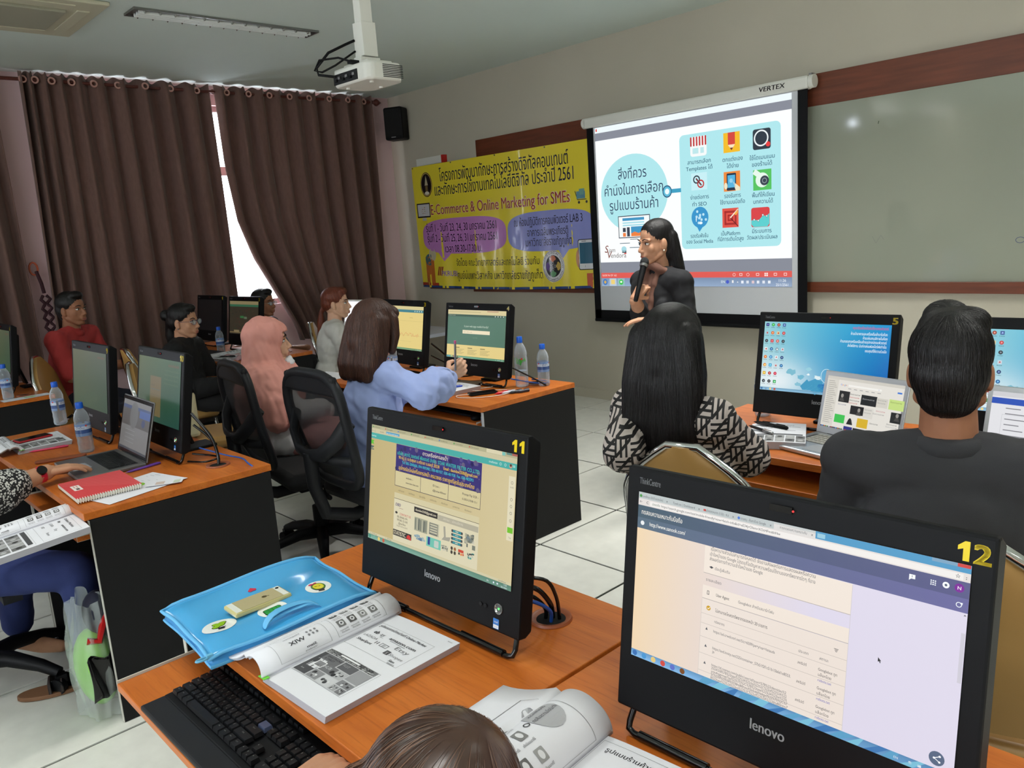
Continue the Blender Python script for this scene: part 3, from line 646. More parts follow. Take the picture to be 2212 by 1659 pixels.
desk('wooden desk at the window end under computer 2, nearest the room', -5.82, R1, .8, .12)
desk('wooden desk at the window end under computer 1 with the dark screen', -6.62, R1, .8, .1)
desk('wooden desk under monitor 5 in front of the patterned blouse', -1.33, R1, .86, .05)
desk('wooden desk at the right edge under the monitor beyond the man in grey', -.46, R1, .86, .05)
desk('wooden desk with red notebook, its black end panel facing the aisle', -3.145, R2, .8, .03)
desk('wooden desk under monitor 9', -3.955, R2, .8, .03)
desk('wooden desk at the left edge with a single water bottle', -5.86, .91, .82, .1)
desk('wooden desk under monitor 11 with blue bag and open book', -1.355, .885, .86, .16)
desk('wooden desk under monitor 12 in the near right corner', -.49, .885, .86, .16)
# folding table by the front wall
t = thing('folding_table', 'grey folding table by the front wall carrying the white laptop', 'table', (-5.95, 4.05, 0))
m = MB(); m.box((0, 0, .735), (1.5, .6, .03)); obj('tabletop', m, mat('table_grey', rgb(170, 172, 182), .4), t, bevel=.004)
for sx in (-1, 1):
    for sy in (-1, 1):
        m = MB(); m.tube([(sx*.68, sy*.24, .72), (sx*.3, sy*.24, .02)], .014, 8); obj('leg', m, DARKG, t, smooth=60)
    m = MB(); m.tube([(sx*.3, -.24, .03), (sx*.3, .24, .03)], .014, 8); obj('foot_bar', m, DARKG, t)

def banquet_chair(label, x, y, rz, group=None):
    "seat faces +y"
    t = thing('banquet_chair', label, 'chair', (x, y, 0), rz, group)
    m = MB(); m.box((0, .0, .455), (.42, .42, .07)); obj('seat', m, GOLD, t, bevel=.025, smooth=60)
    m = MB(); m.box((0, 0, .405), (.42, .42, .03)); obj('seat_frame', m, CHROME, t)
    def back(u, w):
        hw = .2*(1-.10*w)*math.sin(min(1, (1-w)*2.2+.12)*PI/2) if w > .5 else .2*(1-.1*w)
        return hw
    P = []; n = 14
    for k in range(n+1): w = k/n; P.append((back(0, w), w))
    V = []; F = []
    for k, (hw, w) in enumerate(P):
        y0 = -.2-.10*w; z = .52+.42*w
        for j in range(7): u = -1+j/3; V.append((u*hw, y0-.022+.02*u*u, z)); 
        for j in range(7): u = -1+j/3; V.append((u*hw, y0+.028+.0*u*u, z))
    for k in range(n):
        for j in range(6):
            a = k*14+j; F.append((a, a+14, a+15, a+1)); b = a+7; F.append((b, b+1, b+15, b+14))
        for a, b in ((k*14, k*14+7), (k*14+13, k*14+6)): F.append((a, b, b+14, a+14))
    F.append(tuple(range(0, 7))+tuple(range(13, 6, -1))); e = n*14; F.append(tuple(range(e+13, e+6, -1))+tuple(range(e, e+7)))
    m = MB(); m.add(V, F); obj('backrest', m, GOLD, t, smooth=60)
    L = [(.215, .0, .38), (.215, -.17, .42), (.213, -.2, .52)]+[(max(hw+.012, .02), -.2-.10*w, .52+.42*w) for hw, w in P[1:]]
    fr = L+[(-a, b, z) for a, b, z in reversed(L)]
    m = MB(); m.tube(fr, .0125, 8); obj('back_frame', m, CHROME, t, smooth=60)
    for sx in (-1, 1):
        for sy, yy in ((1, .17), (-1, -.18)):
            m = MB(); m.tube([(sx*.2, yy, .41), (sx*.215, yy+sy*.06, 0.005)], .0125, 8); obj('leg', m, CHROME, t, smooth=60)
        m = MB(); m.tube([(sx*.208, .19, .2), (sx*.208, -.2, .2)], .009, 6); obj('stretcher', m, CHROME, t, smooth=60)
    return t
MESH = mat('mesh_cloth', rgb(26, 27, 30), .7, alpha=.87); FAB = mat('black_seat_fabric', rgb(22, 22, 24), .85)
def office_chair(label, x, y, rz, group=None, base=0.3, arms=False, zs=.0):
    t = thing('office_chair', label, 'office chair', (x, y, 0), rz, group)
    m = MB(); V = []
    m.box((0, .02, .46), (.48, .46, .08)); obj('seat', m, FAB, t, bevel=.035, smooth=60)
    def outline(n=40):
        P = []
        for k in range(n):
            a = 2*PI*k/n; cx, sx = math.cos(a), math.sin(a)
            u = abs(cx)**.55*(1 if cx > 0 else -1); w = abs(sx)**.5*(1 if sx > 0 else -1)
            z = .78+.25*w; hw = .225-.03*max(0, -w); P.append((u*hw, z))
        return P
    def bend(px_, z): return (px_, -.23-.10*(z-.5)/.5-.03*math.sin((z-.5)/.55*PI)+.12*px_*px_, z)
    P = [bend(*p) for p in outline()]
    m = MB(); m.tube(P, .021, 8, closed=True); obj('back_frame', m, DARKG, t, smooth=60)
    m = MB(); m.grid(lambda a, b: bend((a-.5)*.41*(1-.1*(1-b)), .56+.46*b), 10, 12); obj('mesh_back', m, MESH, t, smooth=180)
    m = MB(); m.box((0, -.335, .985), (.40, .03, .085)); obj('top_pad', m, DARKG, t, bevel=.014)
    # lumbar yoke, curved like a wishbone
    m = MB(); yo = [(-.21, -.30, .84), (-.17, -.345, .76), (-.09, -.37, .70), (0, -.375, .685), (.09, -.37, .70), (.17, -.345, .76), (.21, -.30, .84)]
    m.tube(yo, .018, 8, flat=1.8)
    lo = [(-.2, -.27, .66), (-.12, -.335, .67), (0, -.37, .69), (.12, -.335, .67), (.2, -.27, .66)]; m.tube(lo, .014, 8, flat=1.6)
    obj('lumbar_yoke', m, DARKG, t, smooth=60)
    m = MB(); m.tube([(0, -.375, .70), (0, -.37, .55), (0, -.33, .42), (0, -.2, .375), (0, 0, .385)], .03, 8); obj('back_spine', m, DARKG, t, smooth=60)
    for sx in (-1, 1):
        m = MB(); m.tube([(sx*.25, .14, .46), (sx*.29, .10, .55), (sx*.29, .0, .66), (sx*.285, -.13, .675), (sx*.285, -.14, .66), (sx*.28, -.02, .6), (sx*.25, -.06, .45)], .014, 8) if arms else m.box((sx*.2, .1, .40), (.06, .06, .03))
        obj('armrest' if arms else 'lever', m, DARKG, t, smooth=60)
    m = MB(); m.box((0, .0, .395), (.2, .24, .05)); m.cyl((.16, -.04, .38), (.25, -.03, .36), .012); obj('tilt_mechanism', m, BLACK, t, bevel=.01)
    m = MB(); m.cyl((0, 0, .1), (0, 0, .26), .035); m.cyl((0, 0, .26), (0, 0, .4), .02); obj('gas_column', m, BLACK, t, smooth=50)
    for k in range(5):
        a = base+k*2*PI/5; u = Vector((math.cos(a), math.sin(a), 0))
        m = MB(); m.tube([u*.02+Vector((0, 0, .125)), u*.12+Vector((0, 0, .13)), u*.24+Vector((0, 0, .105)), u*.31+Vector((0, 0, .078))], [.036, .03, .023, .019], 8); obj('base_arm', m, BLACK, t, smooth=60)
        m = MB(); w = Vector((-u.y, u.x, 0)); cpt = u*.31+Vector((0, 0, .032))
        for q in (-1, 1): m.cyl(tuple(cpt+w*(.008*q)), tuple(cpt+w*(.03*q)), .031, n=14)
        m.box(tuple(cpt+Vector((0, 0, .025))), (.035, .035, .03)); obj('castor', m, BLACK, t, smooth=50)
    return t
# ================================================================ computers
YEL = (222, 196, 22)
def monitor(label, x, y, num, draw, yaw=.02, tilt=.158, lit=None, power=True):
    "all-in-one computer; (x, y) is the foot of its front face; desk top at .75"
    t = thing('all_in_one_computer', label, 'computer', (x, y, .75), yaw)
    T = Matrix.Translation((0, 0, .047)) @ Matrix.Rotation(-tilt, 4, 'X'); w, h = .51, .385
    m = MB(); m.prism([(0, 0), (0, h), (.012, h+.001), (.036, h-.012), (.036, .01), (.02, 0)], -w/2, w/2); bk = MB(); bk.box((0, .048, h/2), (w-.16, .035, h-.12), 0, T)
    V = m.v[0].copy(); m.v[0] = np.stack([V[:, 2], V[:, 0], V[:, 1]], 1); m2 = MB(); m2.add(m.v[0], m.f, 0, T); obj('casing', m2, BLACK, t, bevel=.004); obj('rear_housing', bk, BLACK, t, bevel=.012)
    m = MB(); m.box((0, -.0005, h-.166), (.4615, .002, .2600), 0, T); obj('panel', m, BLACKG, t)
    R = T.to_3x3(); o = T @ Vector((-.2305, -.0016, h-.0365)); ex = R @ Vector((1, 0, 0)); ez = R @ Vector((0, 0, -1)); en = R @ Vector((0, -1, 0))
    c = Canvas(plane_fn(o, ex, ez, en, .461/1600, .00008)); draw(c); c.obj('screen', lit or M_SCREEN, t)
    o2 = T @ Vector((0, -.0005, 0)); f = plane_fn(o2, ex, -Vector(ez)*-1, en, .001, .0001)
    c = Canvas(plane_fn(o2, ex, ez, en, .001, .0001))
    c.text(0, -52, 22, 'lenovo', (196, 198, 202), 'c', width=50, bold=.035); c.obj('maker_lettering', M_PRINT, t); c = Canvas(plane_fn(o2, ex, ez, en, .001, .0001)); c.text(-231, -h*1000+24, 14, 'ThinkCentre', (150, 152, 156), width=38, bold=.03)
    c.obj('model_lettering', M_PRINT, t)
    if num:
        c = Canvas(plane_fn(o2, ex, ez, en, .001, .0001)); n2 = len(num)
        c.number(250, -h*1000+33, 23, num, 19, YEL); c.obj('number_sticker', M_GLOSSPRINT, t)
    m = MB(); m.box((0, -.002, h-.017), (.032, .004, .009), 0, T); obj('webcam', m, BLACKG, t)
    m = MB(); a = T @ Vector((.018, -.004, h-.017)); m.cyl(a, a+en*.001, .0016, n=8); obj('webcam_light', m, mat('red_led', (.6, .02, .02), .4, emit=.6), t)
    m = MB(); a = T @ Vector((.2, -.001, .047)); m.lathe([(.0085, 0), (.0095, .002), (.0105, .002), (.011, 0)], 24, a, en); obj('power_button', m, CHROME, t, smooth=50)
    if power: m = MB(); m.cyl(a, a+en*.0012, .0022, n=8); obj('power_light', m, mat('green_led', (.1, .8, .15), .4, emit=1.2), t)
    for k in range(2): m = MB(); a = T @ Vector((.15+.014*k, -.0005, .043)); m.cyl(a, a+en*.002, .0045, n=12); obj('menu_button', m, BLACKG, t, smooth=50)
    c = Canvas(plane_fn(T @ Vector((.186, -.0006, .026)), ex, ez, en, .001, .0001)); c.rrect(0, 0, 16, 20, 1.5, (40, 110, 190)); c.L = 1; c.rect(1, 12, 14, 7, (220, 224, 230)); c.text(8, 8, 6, 'intel', (240, 245, 250), 'c', bold=.02); c.text(8, 17.5, 4.5, 'inside', (60, 80, 120), 'c'); c.obj('maker_sticker', M_GLOSSPRINT, t)
    # wire stand: loop dropping to the desk with a bar in front of the foot
    B = [T @ Vector((s*.225, .03, .02)) for s in (-1, 1)]
    m = MB(); r = .0055; zt = r+.0005
    m.tube([B[0], (-.232, .022, .05), (-.236, .008, .02), (-.234, .002, zt+.004), (-.222, 0, zt), (0, 0, zt), (.222, 0, zt), (.234, .002, zt+.004), (.236, .008, .02), (.232, .022, .05), B[1]], r, 8)
    m.cyl((.09, 0, zt+.002), (.212, 0, zt+.002), .0075, n=12); m.cyl((-.212, 0, zt+.002), (-.09, 0, zt+.002), .0075, n=12); obj('wire_stand', m, BLACKG, t, smooth=60)
    m = MB(); m.box((0, .13, .11), (.09, .014, .24), 0, Matrix.Rotation(.28, 4, 'X')); m.box((0, .16, .006), (.12, .12, .011)); obj('rear_prop', m, BLACK, t, bevel=.003)
    return t
def cables(label, pts_list, loc=(0, 0, 0)):
    t = thing('cable_bundle', label, 'cables', loc)
    for pts, r, mm in pts_list:
        m = MB(); P = [Vector(p) for p in pts]; Q = []
        for i in range(len(P)-1):
            p0, p1, p2, p3 = P[max(i-1, 0)], P[i], P[i+1], P[min(i+2, len(P)-1)]
            for k in range(5):
                s = k/5; Q.append(.5*((2*p1)+(-p0+p2)*s+(2*p0-5*p1+4*p2-p3)*s*s+(-p0+3*p1-3*p2+p3)*s**3))
        Q.append(P[-1]); m.tube(Q, r, 8); obj('cable', m, mm, t, smooth=60)
    return t
BLUEC = mat('blue_cable_jacket', rgb(30, 80, 170), .4)
LTX = (90, 92, 100); DTX = (60, 62, 70)
def junk(c, x, y, w, h, cols, seed=0, n=7):
    r = random.Random(seed)
    for k in range(n):
        a, b = r.random(), r.random(); c.rect(x+a*w*.7, y+b*h*.7, w*(.1+.2*r.random()), h*(.1+.2*r.random()), cols[r.randrange(len(cols))])
def taskbar(c, col, time_=True, icons=((50, 110, 180), (70, 150, 210), (230, 200, 120), (210, 70, 60), (90, 110, 200), (120, 70, 20))):
    c.L = 1
    c.rect(0, 862, 1600, 38, None, cols=[[min(255, k+40) for k in col], col, [max(0, k-20) for k in col], col], nu=1, nv=1)
    c.L = 2
    for k, ic in enumerate(icons): c.circ(24+60*k, 881, 15, ic)
    if time_: c.text(1530, 878, 15, '11:26', (235, 240, 245)); c.text(1505, 896, 15, '25/1/2561', (235, 240, 245)); c.text(1370, 888, 15, 'EN', (235, 240, 245)); c.rect(1430, 876, 12, 12, (220, 230, 240)); c.rect(1465, 876, 14, 10, (220, 230, 240))
def s12(c):
    def g(a, b):
        k = min(1, max(0, a/1000)); s = [(240, 214, 176), (222, 216, 234)]; return [s[0][i]+(s[1][i]-s[0][i])*k**.8 for i in range(3)]
    c.rect(0, 0, 1600, 900, None, cols=g, nu=24, nv=6); c.L = 1
    c.rect(0, 0, 1600, 38, (70, 150, 196)); c.L = 2
    c.rect(0, 0, 970, 36, (188, 196, 196)); c.rect(0, 34, 1600, 36, (226, 220, 216)); c.rect(770, 3, 200, 32, (232, 226, 222)); c.rect(978, 8, 36, 20, (150, 200, 220))
    c.rect(1455, 0, 95, 14, (120, 160, 190)); c.rect(1550, 0, 48, 14, (206, 56, 48)); c.L = 3
    for x, tt_ in ((24, 'LnwShop เปิดร้านออนไลน์'), (215, 'Tawk.to | Dashboard'), (405, 'กล่องจดหมาย (133) - 4.ช'), (600, 'ขายสมุ - ค้นหาด้วย Google'), (800, 'การทดสอบความเหมาะกับ')): c.text(x, 26, 17, tt_, LTX, width=130); c.text(x+150, 26, 18, 'x', DTX)
    c.circ(14, 20, 8, (60, 150, 60)); c.circ(590, 20, 7, (70, 120, 210)); c.rect(395, 15, 14, 10, (200, 60, 50))
    c.text(8, 58, 22, '←', DTX); c.text(52, 58, 20, 'C', DTX, bold=.02); c.rect(74, 40, 1500, 25, (240, 236, 232)); c.L = 4
    c.text(88, 58, 17, 'ปลอดภัย', (80, 110, 90), width=48); c.text(145, 58, 18, 'https://search.google.com/test/mobile-friendly?view=fetch-info&id=eE34jrOlemrXOtHFmi6hNw', DTX, width=660); c.text(1545, 59, 20, '☆', DTX); c.text(1584, 59, 20, ':', DTX, bold=.05)
    c.L = 2; c.rect(0, 70, 1600, 66, (68, 86, 106), cols=lambda a, b: (66+a/90, 90-a/250, 106+a/60), nu=8, nv=1); c.rect(0, 136, 1600, 58, (88, 108, 132), cols=lambda a, b: (84+a/90, 106-a/250, 124+a/50), nu=8, nv=1); c.L = 3
    c.text(24, 116, 34, 'ทดสอบความเหมาะกับมือถือ', (250, 246, 238), width=252, bold=.012); c.circ(32, 164, 12, (235, 238, 240)); c.text(78, 172, 30, 'http://www.sanook.com/', (248, 246, 240), width=220, bold=.008)
    c.rect(1374, 90, 24, 18, (245, 248, 250)); c.poly([(1374, 106), (1374, 116), (1384, 106)], (245, 248, 250)); c.L = 4; c.text(1386, 105, 16, '!', (70, 86, 110), 'c', bold=.04); c.L = 3
    for a in range(3):
        for b in range(3): c.rect(1456+8*a, 92+8*b, 5, 5, (240, 245, 250))
    c.circ(1514, 100, 13, (245, 248, 250)); c.circ(1563, 99, 18, (120, 0, 150)); c.L = 4; c.circ(1514, 100, 5, (70, 86, 110)); c.text(1563, 106, 20, 'N', (250, 240, 250), 'c', bold=.02); c.ring(1566, 166, 11, 3, (240, 245, 250)); c.poly([(1570, 156), (1580, 156), (1578, 166)], (240, 245, 250))
    c.L = 1; c.rect(416, 196, 732, 136, (240, 228, 216)); c.rect(416, 396, 732, 66, (240, 228, 216)); c.rect(416, 466, 732, 396, (236, 224, 214)); c.L = 2
    for y in (332, 462, 540, 590, 660, 745, 835): c.rect(416, y, 732, 1.6 if y > 480 else 3, (186, 176, 170))
    c.rect(415, 470, 1.5, 390, (206, 196, 190)); c.rect(1148, 200, 2, 660, (206, 200, 205)); c.L = 3
    c.text(450, 214, 24, 'เนื้อหาบางส่วนไม่สามารถโหลดได้ ซึ่งอาจส่งผลต่อการแสดงผลหรือความ', LTX, width=534); c.text(446, 240, 24, 'เข้าใจหน้าของ Google โปรดแก้ไขปัญหาความพร้อมใช้งานของทรัพยากรใดๆ ที่อาจ', LTX, width=538); c.text(446, 264, 24, 'ส่งผลต่อการทำความเข้าใจหน้าของ Google', LTX, width=284)
    c.poly([(446, 298), (458, 292), (470, 298), (458, 305)], DTX); c.text(478, 306, 20, 'เรียนรู้เพิ่มเติม', LTX, width=82); c.text(432, 372, 20, 'รายละเอียด', LTX, width=85)
    c.frame(442, 420, 12, 20, 2.5, DTX); c.text(493, 437, 22, 'User Agent', DTX, width=72, bold=.01); c.text(614, 436, 20, 'Googlebot สำหรับสมาร์ทโฟน', LTX, width=184)
    c.circ(455, 507, 12, (206, 160, 20)); c.L = 4; c.line(449, 507, 454, 512, 3, (255, 250, 240)); c.line(454, 512, 463, 502, 3, (255, 250, 240)); c.L = 3
    c.text(493, 516, 22, 'ไม่สามารถโหลดทรัพยากรของหน้า 20 รายการ', DTX, width=278, bold=.006); c.text(492, 572, 18, 'ทรัพยากร', LTX, width=56); c.text(929, 574, 18, 'ประเภท', LTX, width=46); c.text(1027, 576, 18, 'สถานะ', LTX, width=42)
    for k in range(3): c.rect(1089+3*k, 503+6*k, 20-6*k, 2.5, DTX)
    for y in (612, 700, 788): c.poly([(444, y+8), (458, y+8), (451, y-6)], LTX)
    c.text(490, 622, 20, 'https://ad.crwdcntrl.net/5/c=6509/pe=y/var=lotauds', LTX, width=326); c.text(490, 708, 20, 'https://avd.innity.net/225/container_57b51f2f1c51b15b6d1e8553.', LTX, width=410); c.text(490, 726, 20, 'js', LTX)
    for k, s_ in enumerate(('https://id.cxense.com/public/user/id?json=%7B%22identities%2', '2%3A%5B%7B%22type%22%3A%22ckp%22%2C%22id%22%3A%22', 'jctzv4vggvmqti7pp%22%7D%2C%7B%22type%22%3A%22lst%22%', '2C%22id%22%3A%2236hz8i0rzvu7j2e5ubjthiekge3%22%7D%2C%7', 'B%22type%22%3A%22cst%22%2C%22id%22%3A%2236hz8i0rzvu7')): c.text(490, 794+16.5*k, 19, s_, LTX, width=394+k*3)
    for y in (624, 714, 802): c.text(928, y+4, 18, 'สคริปต์', DTX, width=43)
    for y in (627, 714, 801): c.text(1025, y, 18, 'Googlebot ถูก', DTX, width=86); c.text(1026, y+25, 18, 'บล็อกโดย', DTX, width=60); c.text(1026, y+50, 18, 'robots.txt', (90, 90, 180), width=62)
    c.poly([(1277, 480), (1277, 500), (1282, 496), (1286, 504), (1289, 502), (1286, 495), (1291, 494)], (40, 40, 44)); c.circ(1534, 820, 30, (84, 100, 128)); c.L = 4
    for x, y in ((1545, 808), (1524, 820), (1545, 832)): c.circ(x, y, 4.5, (250, 250, 252))
    c.line(1524, 820, 1545, 808, 3, (250, 250, 252)); c.line(1524, 820, 1545, 832, 3, (250, 250, 252)); c.rect(1583, 276, 15, 205, (206, 202, 214)); c.poly([(1586, 206), (1596, 206), (1591, 200)], LTX)
    taskbar(c, (96, 150, 196)); c.L = 2
    r = random.Random(3)
    for k in range(14): x = 420+k*75; c.poly([(x, 900), (x+20+r.random()*60, 862), (x+70+r.random()*60, 862), (x+50, 900)], [(90, 160, 200), (120, 190, 215), (60, 120, 180)][k % 3])
def s11(c):
    c.rect(0, 0, 1600, 900, None, cols=lambda a, b: (190+a/90, 172+a/75, 118+a/50), nu=10, nv=2); c.L = 1
    c.rect(0, 0, 1600, 28, (176, 172, 136)); c.rect(0, 28, 1600, 36, (200, 192, 156)); c.rect(0, 62, 1600, 44, (64, 168, 160)); c.L = 2
    c.rect(188, 34, 168, 17, (60, 150, 190)); c.rect(1310, 0, 150, 26, (214, 206, 172)); c.rect(1460, 2, 30, 22, (120, 190, 180)); c.rect(1500, 0, 100, 14, (90, 130, 120)); c.rect(1552, 0, 48, 14, (196, 60, 50)); c.L = 3
    for k in range(8): c.text(30+160*k, 20, 15, ['ดาวเครื่องกรอง', 'Google', 'รายการสินค้า', 'Dashboard', 'ข้อความ', 'Facebook', 'การทดสอบ', 'Gmail'][k], (110, 106, 84), width=80); c.circ(20+160*k, 15, 6, [(60, 150, 60), (200, 80, 60), (70, 110, 190)][k % 3])
    c.text(10, 53, 20, '←  C', (100, 98, 80)); c.text(110, 50, 14, 'ปลอดภัย', (100, 98, 80)); c.text(192, 49, 14, 'https://www.daukrong.com', (230, 240, 240), width=150)
    c.text(4, 90, 18, 'lnwshop', (230, 245, 235)); c.text(1340, 90, 18, 'ดาวเครื่องกรอง', (230, 245, 240), width=80); c.ring(1450, 84, 9, 2, (230, 245, 240)); c.ring(1495, 84, 9, 2, (230, 245, 240)); c.circ(1545, 84, 14, (200, 150, 130)); c.L = 4; c.circ(1545, 79, 9, (60, 40, 36)); c.rect(1565, 76, 20, 3, (230, 245, 240)); c.rect(1565, 84, 20, 3, (230, 245, 240)); c.L = 2
    c.poly([(0, 120), (40, 120), (26, 135), (40, 150), (0, 150)], (90, 190, 40)); c.poly([(0, 166), (40, 166), (28, 180), (40, 196), (0, 196)], (40, 80, 90)); c.L = 3; c.text(2, 192, 24, 'CK', (200, 190, 140), bold=.03); c.L = 2
    c.rect(324, 108, 950, 200, (42, 28, 110)); c.L = 3; r = random.Random(9)
    for k in range(90): c.circ(324+r.random()*940, 112+r.random()*190, 6+r.random()*14, [(60, 48, 128), (84, 72, 130), (28, 16, 84), (96, 86, 120)][k % 4], n=9)
    c.L = 4; c.text(641, 148, 36, 'ดาวเครื่องกรองน้ำ', (236, 226, 200), width=278, bold=.01); c.text(341, 186, 36, 'บริษัท สตาร์ วอเตอร์ ฟิลเตอร์ จำกัด  STAR WATER FILTER CO.,LTD.', (60, 200, 180), width=916, bold=.015)
    c.text(358, 216, 32, '90 หมู่ 11 ต.ทุ่งสุขลา อ.ศรีราชา จ.ชลบุรี 20230      Email : daundaw2500@gmail.com', (240, 200, 50), width=876, bold=.015); c.text(401, 248, 30, 'Tel. 083-2840606, 094-9092483, 038-481937, 038-481938  Fax. 038-482093', (60, 190, 200), width=794, bold=.02); c.text(363, 296, 40, 'อุปกรณ์อะไหล่เครื่องกรองน้ำ ครบวงจร ราคาถูกที่สุดในประเทศไทย', (240, 200, 40), width=844, bold=.012)
    c.L = 2; c.rect(321, 308, 954, 118, (208, 196, 150)); c.L = 3; c.frame(321, 308, 954, 118, 4, (60, 50, 70)); c.rect(627, 308, 4, 118, (60, 50, 70)); c.rect(938, 308, 4, 118, (60, 50, 70))
    for x, a, b in ((455, 'website :-', 'www.daun-daw.com'), (770, 'ID Line :-', '@starfilter'), (1090, 'Prompt Pay SCB :-', '0-2053-57038-13-1')): c.text(x, 355, 22, a, (50, 44, 60), bold=.02); c.text(x, 390, 20, b, (50, 44, 60), bold=.02, width=150 if x > 500 else 150)
    for k in range(7): c.text(370+125*k, 462+0*k, 17, ['หน้าแรก', 'สินค้าทั้งหมด', 'วิธีการสั่งซื้อ', 'แจ้งชำระเงิน', 'เกี่ยวกับเรา', 'บทความ', 'ติดต่อเรา'][k], (110, 100, 80), width=70)
    c.L = 2; c.rect(322, 478, 948, 42, (208, 198, 158)); c.rect(322, 522, 948, 322, (216, 208, 176)); c.L = 3; c.rect(322, 521, 950, 3, (70, 64, 60))
    c.text(341, 577, 32, 'DBD', (60, 40, 110), width=62, bold=.04, shear=.2); c.rect(385, 588, 50, 3, (160, 120, 110)); c.circ(355, 628, 15, (50, 44, 40), 9); c.text(397, 640, 24, 'CONTACT US', (190, 60, 70), width=132, bold=.02)
    for k, s_ in enumerate(('083-2840606, 094-', '9092483, ID LINE', '@starfilter')): c.text(430, 664+24*k, 24, s_, (110, 100, 84), 'c', width=[130, 130, 90][k], bold=.02)
    c.text(430, 730, 15, 'ข้อมูลร้านค้าออนไลน์', (110, 100, 84), 'c', width=130); c.rect(322, 760, 225, 45, (44, 38, 36)); c.L = 4; c.text(328, 797, 42, 'STATISTIC', (226, 216, 186), width=150, bold=.03); c.circ(515, 805, 28, (206, 50, 44), 36, 16, 0, PI); c.L = 3
    c.rect(568, 540, 268, 41, (34, 28, 28)); c.rect(840, 546, 426, 40, (176, 170, 148)); c.L = 4; c.text(584, 568, 24, 'daundaw2500@gmail.com', (226, 216, 190), width=236, bold=.02); c.text(900, 572, 22, 'สถานะ : เปิดบริการ', (216, 210, 190), width=210); c.L = 3
    gr = [(120, 124, 110), (170, 168, 146), (90, 96, 90), (200, 196, 176)]
    c.rect(577, 615, 152, 100, (160, 160, 136)); c.L = 4
    for k in range(7): c.rrect(582+20*k, 622+3*(k % 2), 15, 84, 5, gr[k % 3])
    c.L = 3; c.rect(741, 617, 118, 92, (190, 186, 160)); c.L = 4; c.frame(752, 622, 92, 84, 5, (80, 84, 80)); 
    for k in range(4): c.rect(757, 640+18*k, 80, 6, (96, 100, 100))
    c.L = 3; c.poly([(905, 618), (925, 615), (935, 690), (985, 680), (975, 712), (890, 716), (915, 690)], (160, 156, 140))
    for k in range(4): y = 618+27*k; c.rrect(992, y, 120, 19, 6, (60, 64, 70)); c.L = 4; c.rect(1010, y+2, 84, 15, (40, 140, 150)); c.rect(1035, y+5, 30, 8, (200, 210, 190)); c.L = 3
    junk(c, 1130, 610, 130, 110, gr+[(110, 130, 140)], 4, 26); junk(c, 576, 735, 140, 55, [(110, 140, 160), (160, 180, 180), (70, 90, 130)], 5, 16)
    c.rect(722, 728, 162, 70, (110, 190, 170)); c.L = 4; c.rrect(738, 728, 26, 58, 6, (30, 60, 140)); c.rrect(810, 740, 50, 50, 8, (190, 200, 190)); c.L = 3; junk(c, 890, 742, 94, 52, gr, 6, 18)
    for k in range(4): c.circ(1003+34*(k % 2), 752+28*(k//2), 12, [(60, 44, 34), (150, 90, 40), (50, 40, 34), (60, 50, 40)][k], 13)
    c.rect(1072, 742, 56, 20, (200, 60, 36)); c.circ(1082, 772, 9, (60, 40, 30)); c.circ(1104, 774, 9, (220, 120, 40)); c.circ(1124, 772, 8, (200, 70, 40)); junk(c, 1163, 737, 80, 54, [(60, 150, 140), (200, 200, 180), (60, 60, 60)], 8, 18)
    c.rect(1534, 148, 58, 424, (222, 214, 184)); c.L = 4; c.rect(1540, 484, 50, 37, (110, 190, 30))
    for y in (190, 300, 345, 390, 440): c.ring(1565, y, 10, 2.5, (110, 104, 90))
    c.text(1565, 225, 14, 'ตะกร้า', (110, 104, 90), 'c'); c.text(1565, 556, 14, 'Top', (110, 104, 90), 'c'); c.L = 2
    c.rect(0, 846, 1600, 18, (206, 198, 162)); c.L = 3; c.text(30, 859, 14, 'S__2957361.jpg', (110, 106, 90)); c.text(230, 859, 14, 'S__29573.jpg', (110, 106, 90)); c.text(1480, 859, 14, 'แสดงทั้งหมด', (90, 90, 80))
    taskbar(c, (96, 140, 122), icons=((60, 140, 120), (110, 170, 150), (226, 200, 110), (200, 90, 60)))
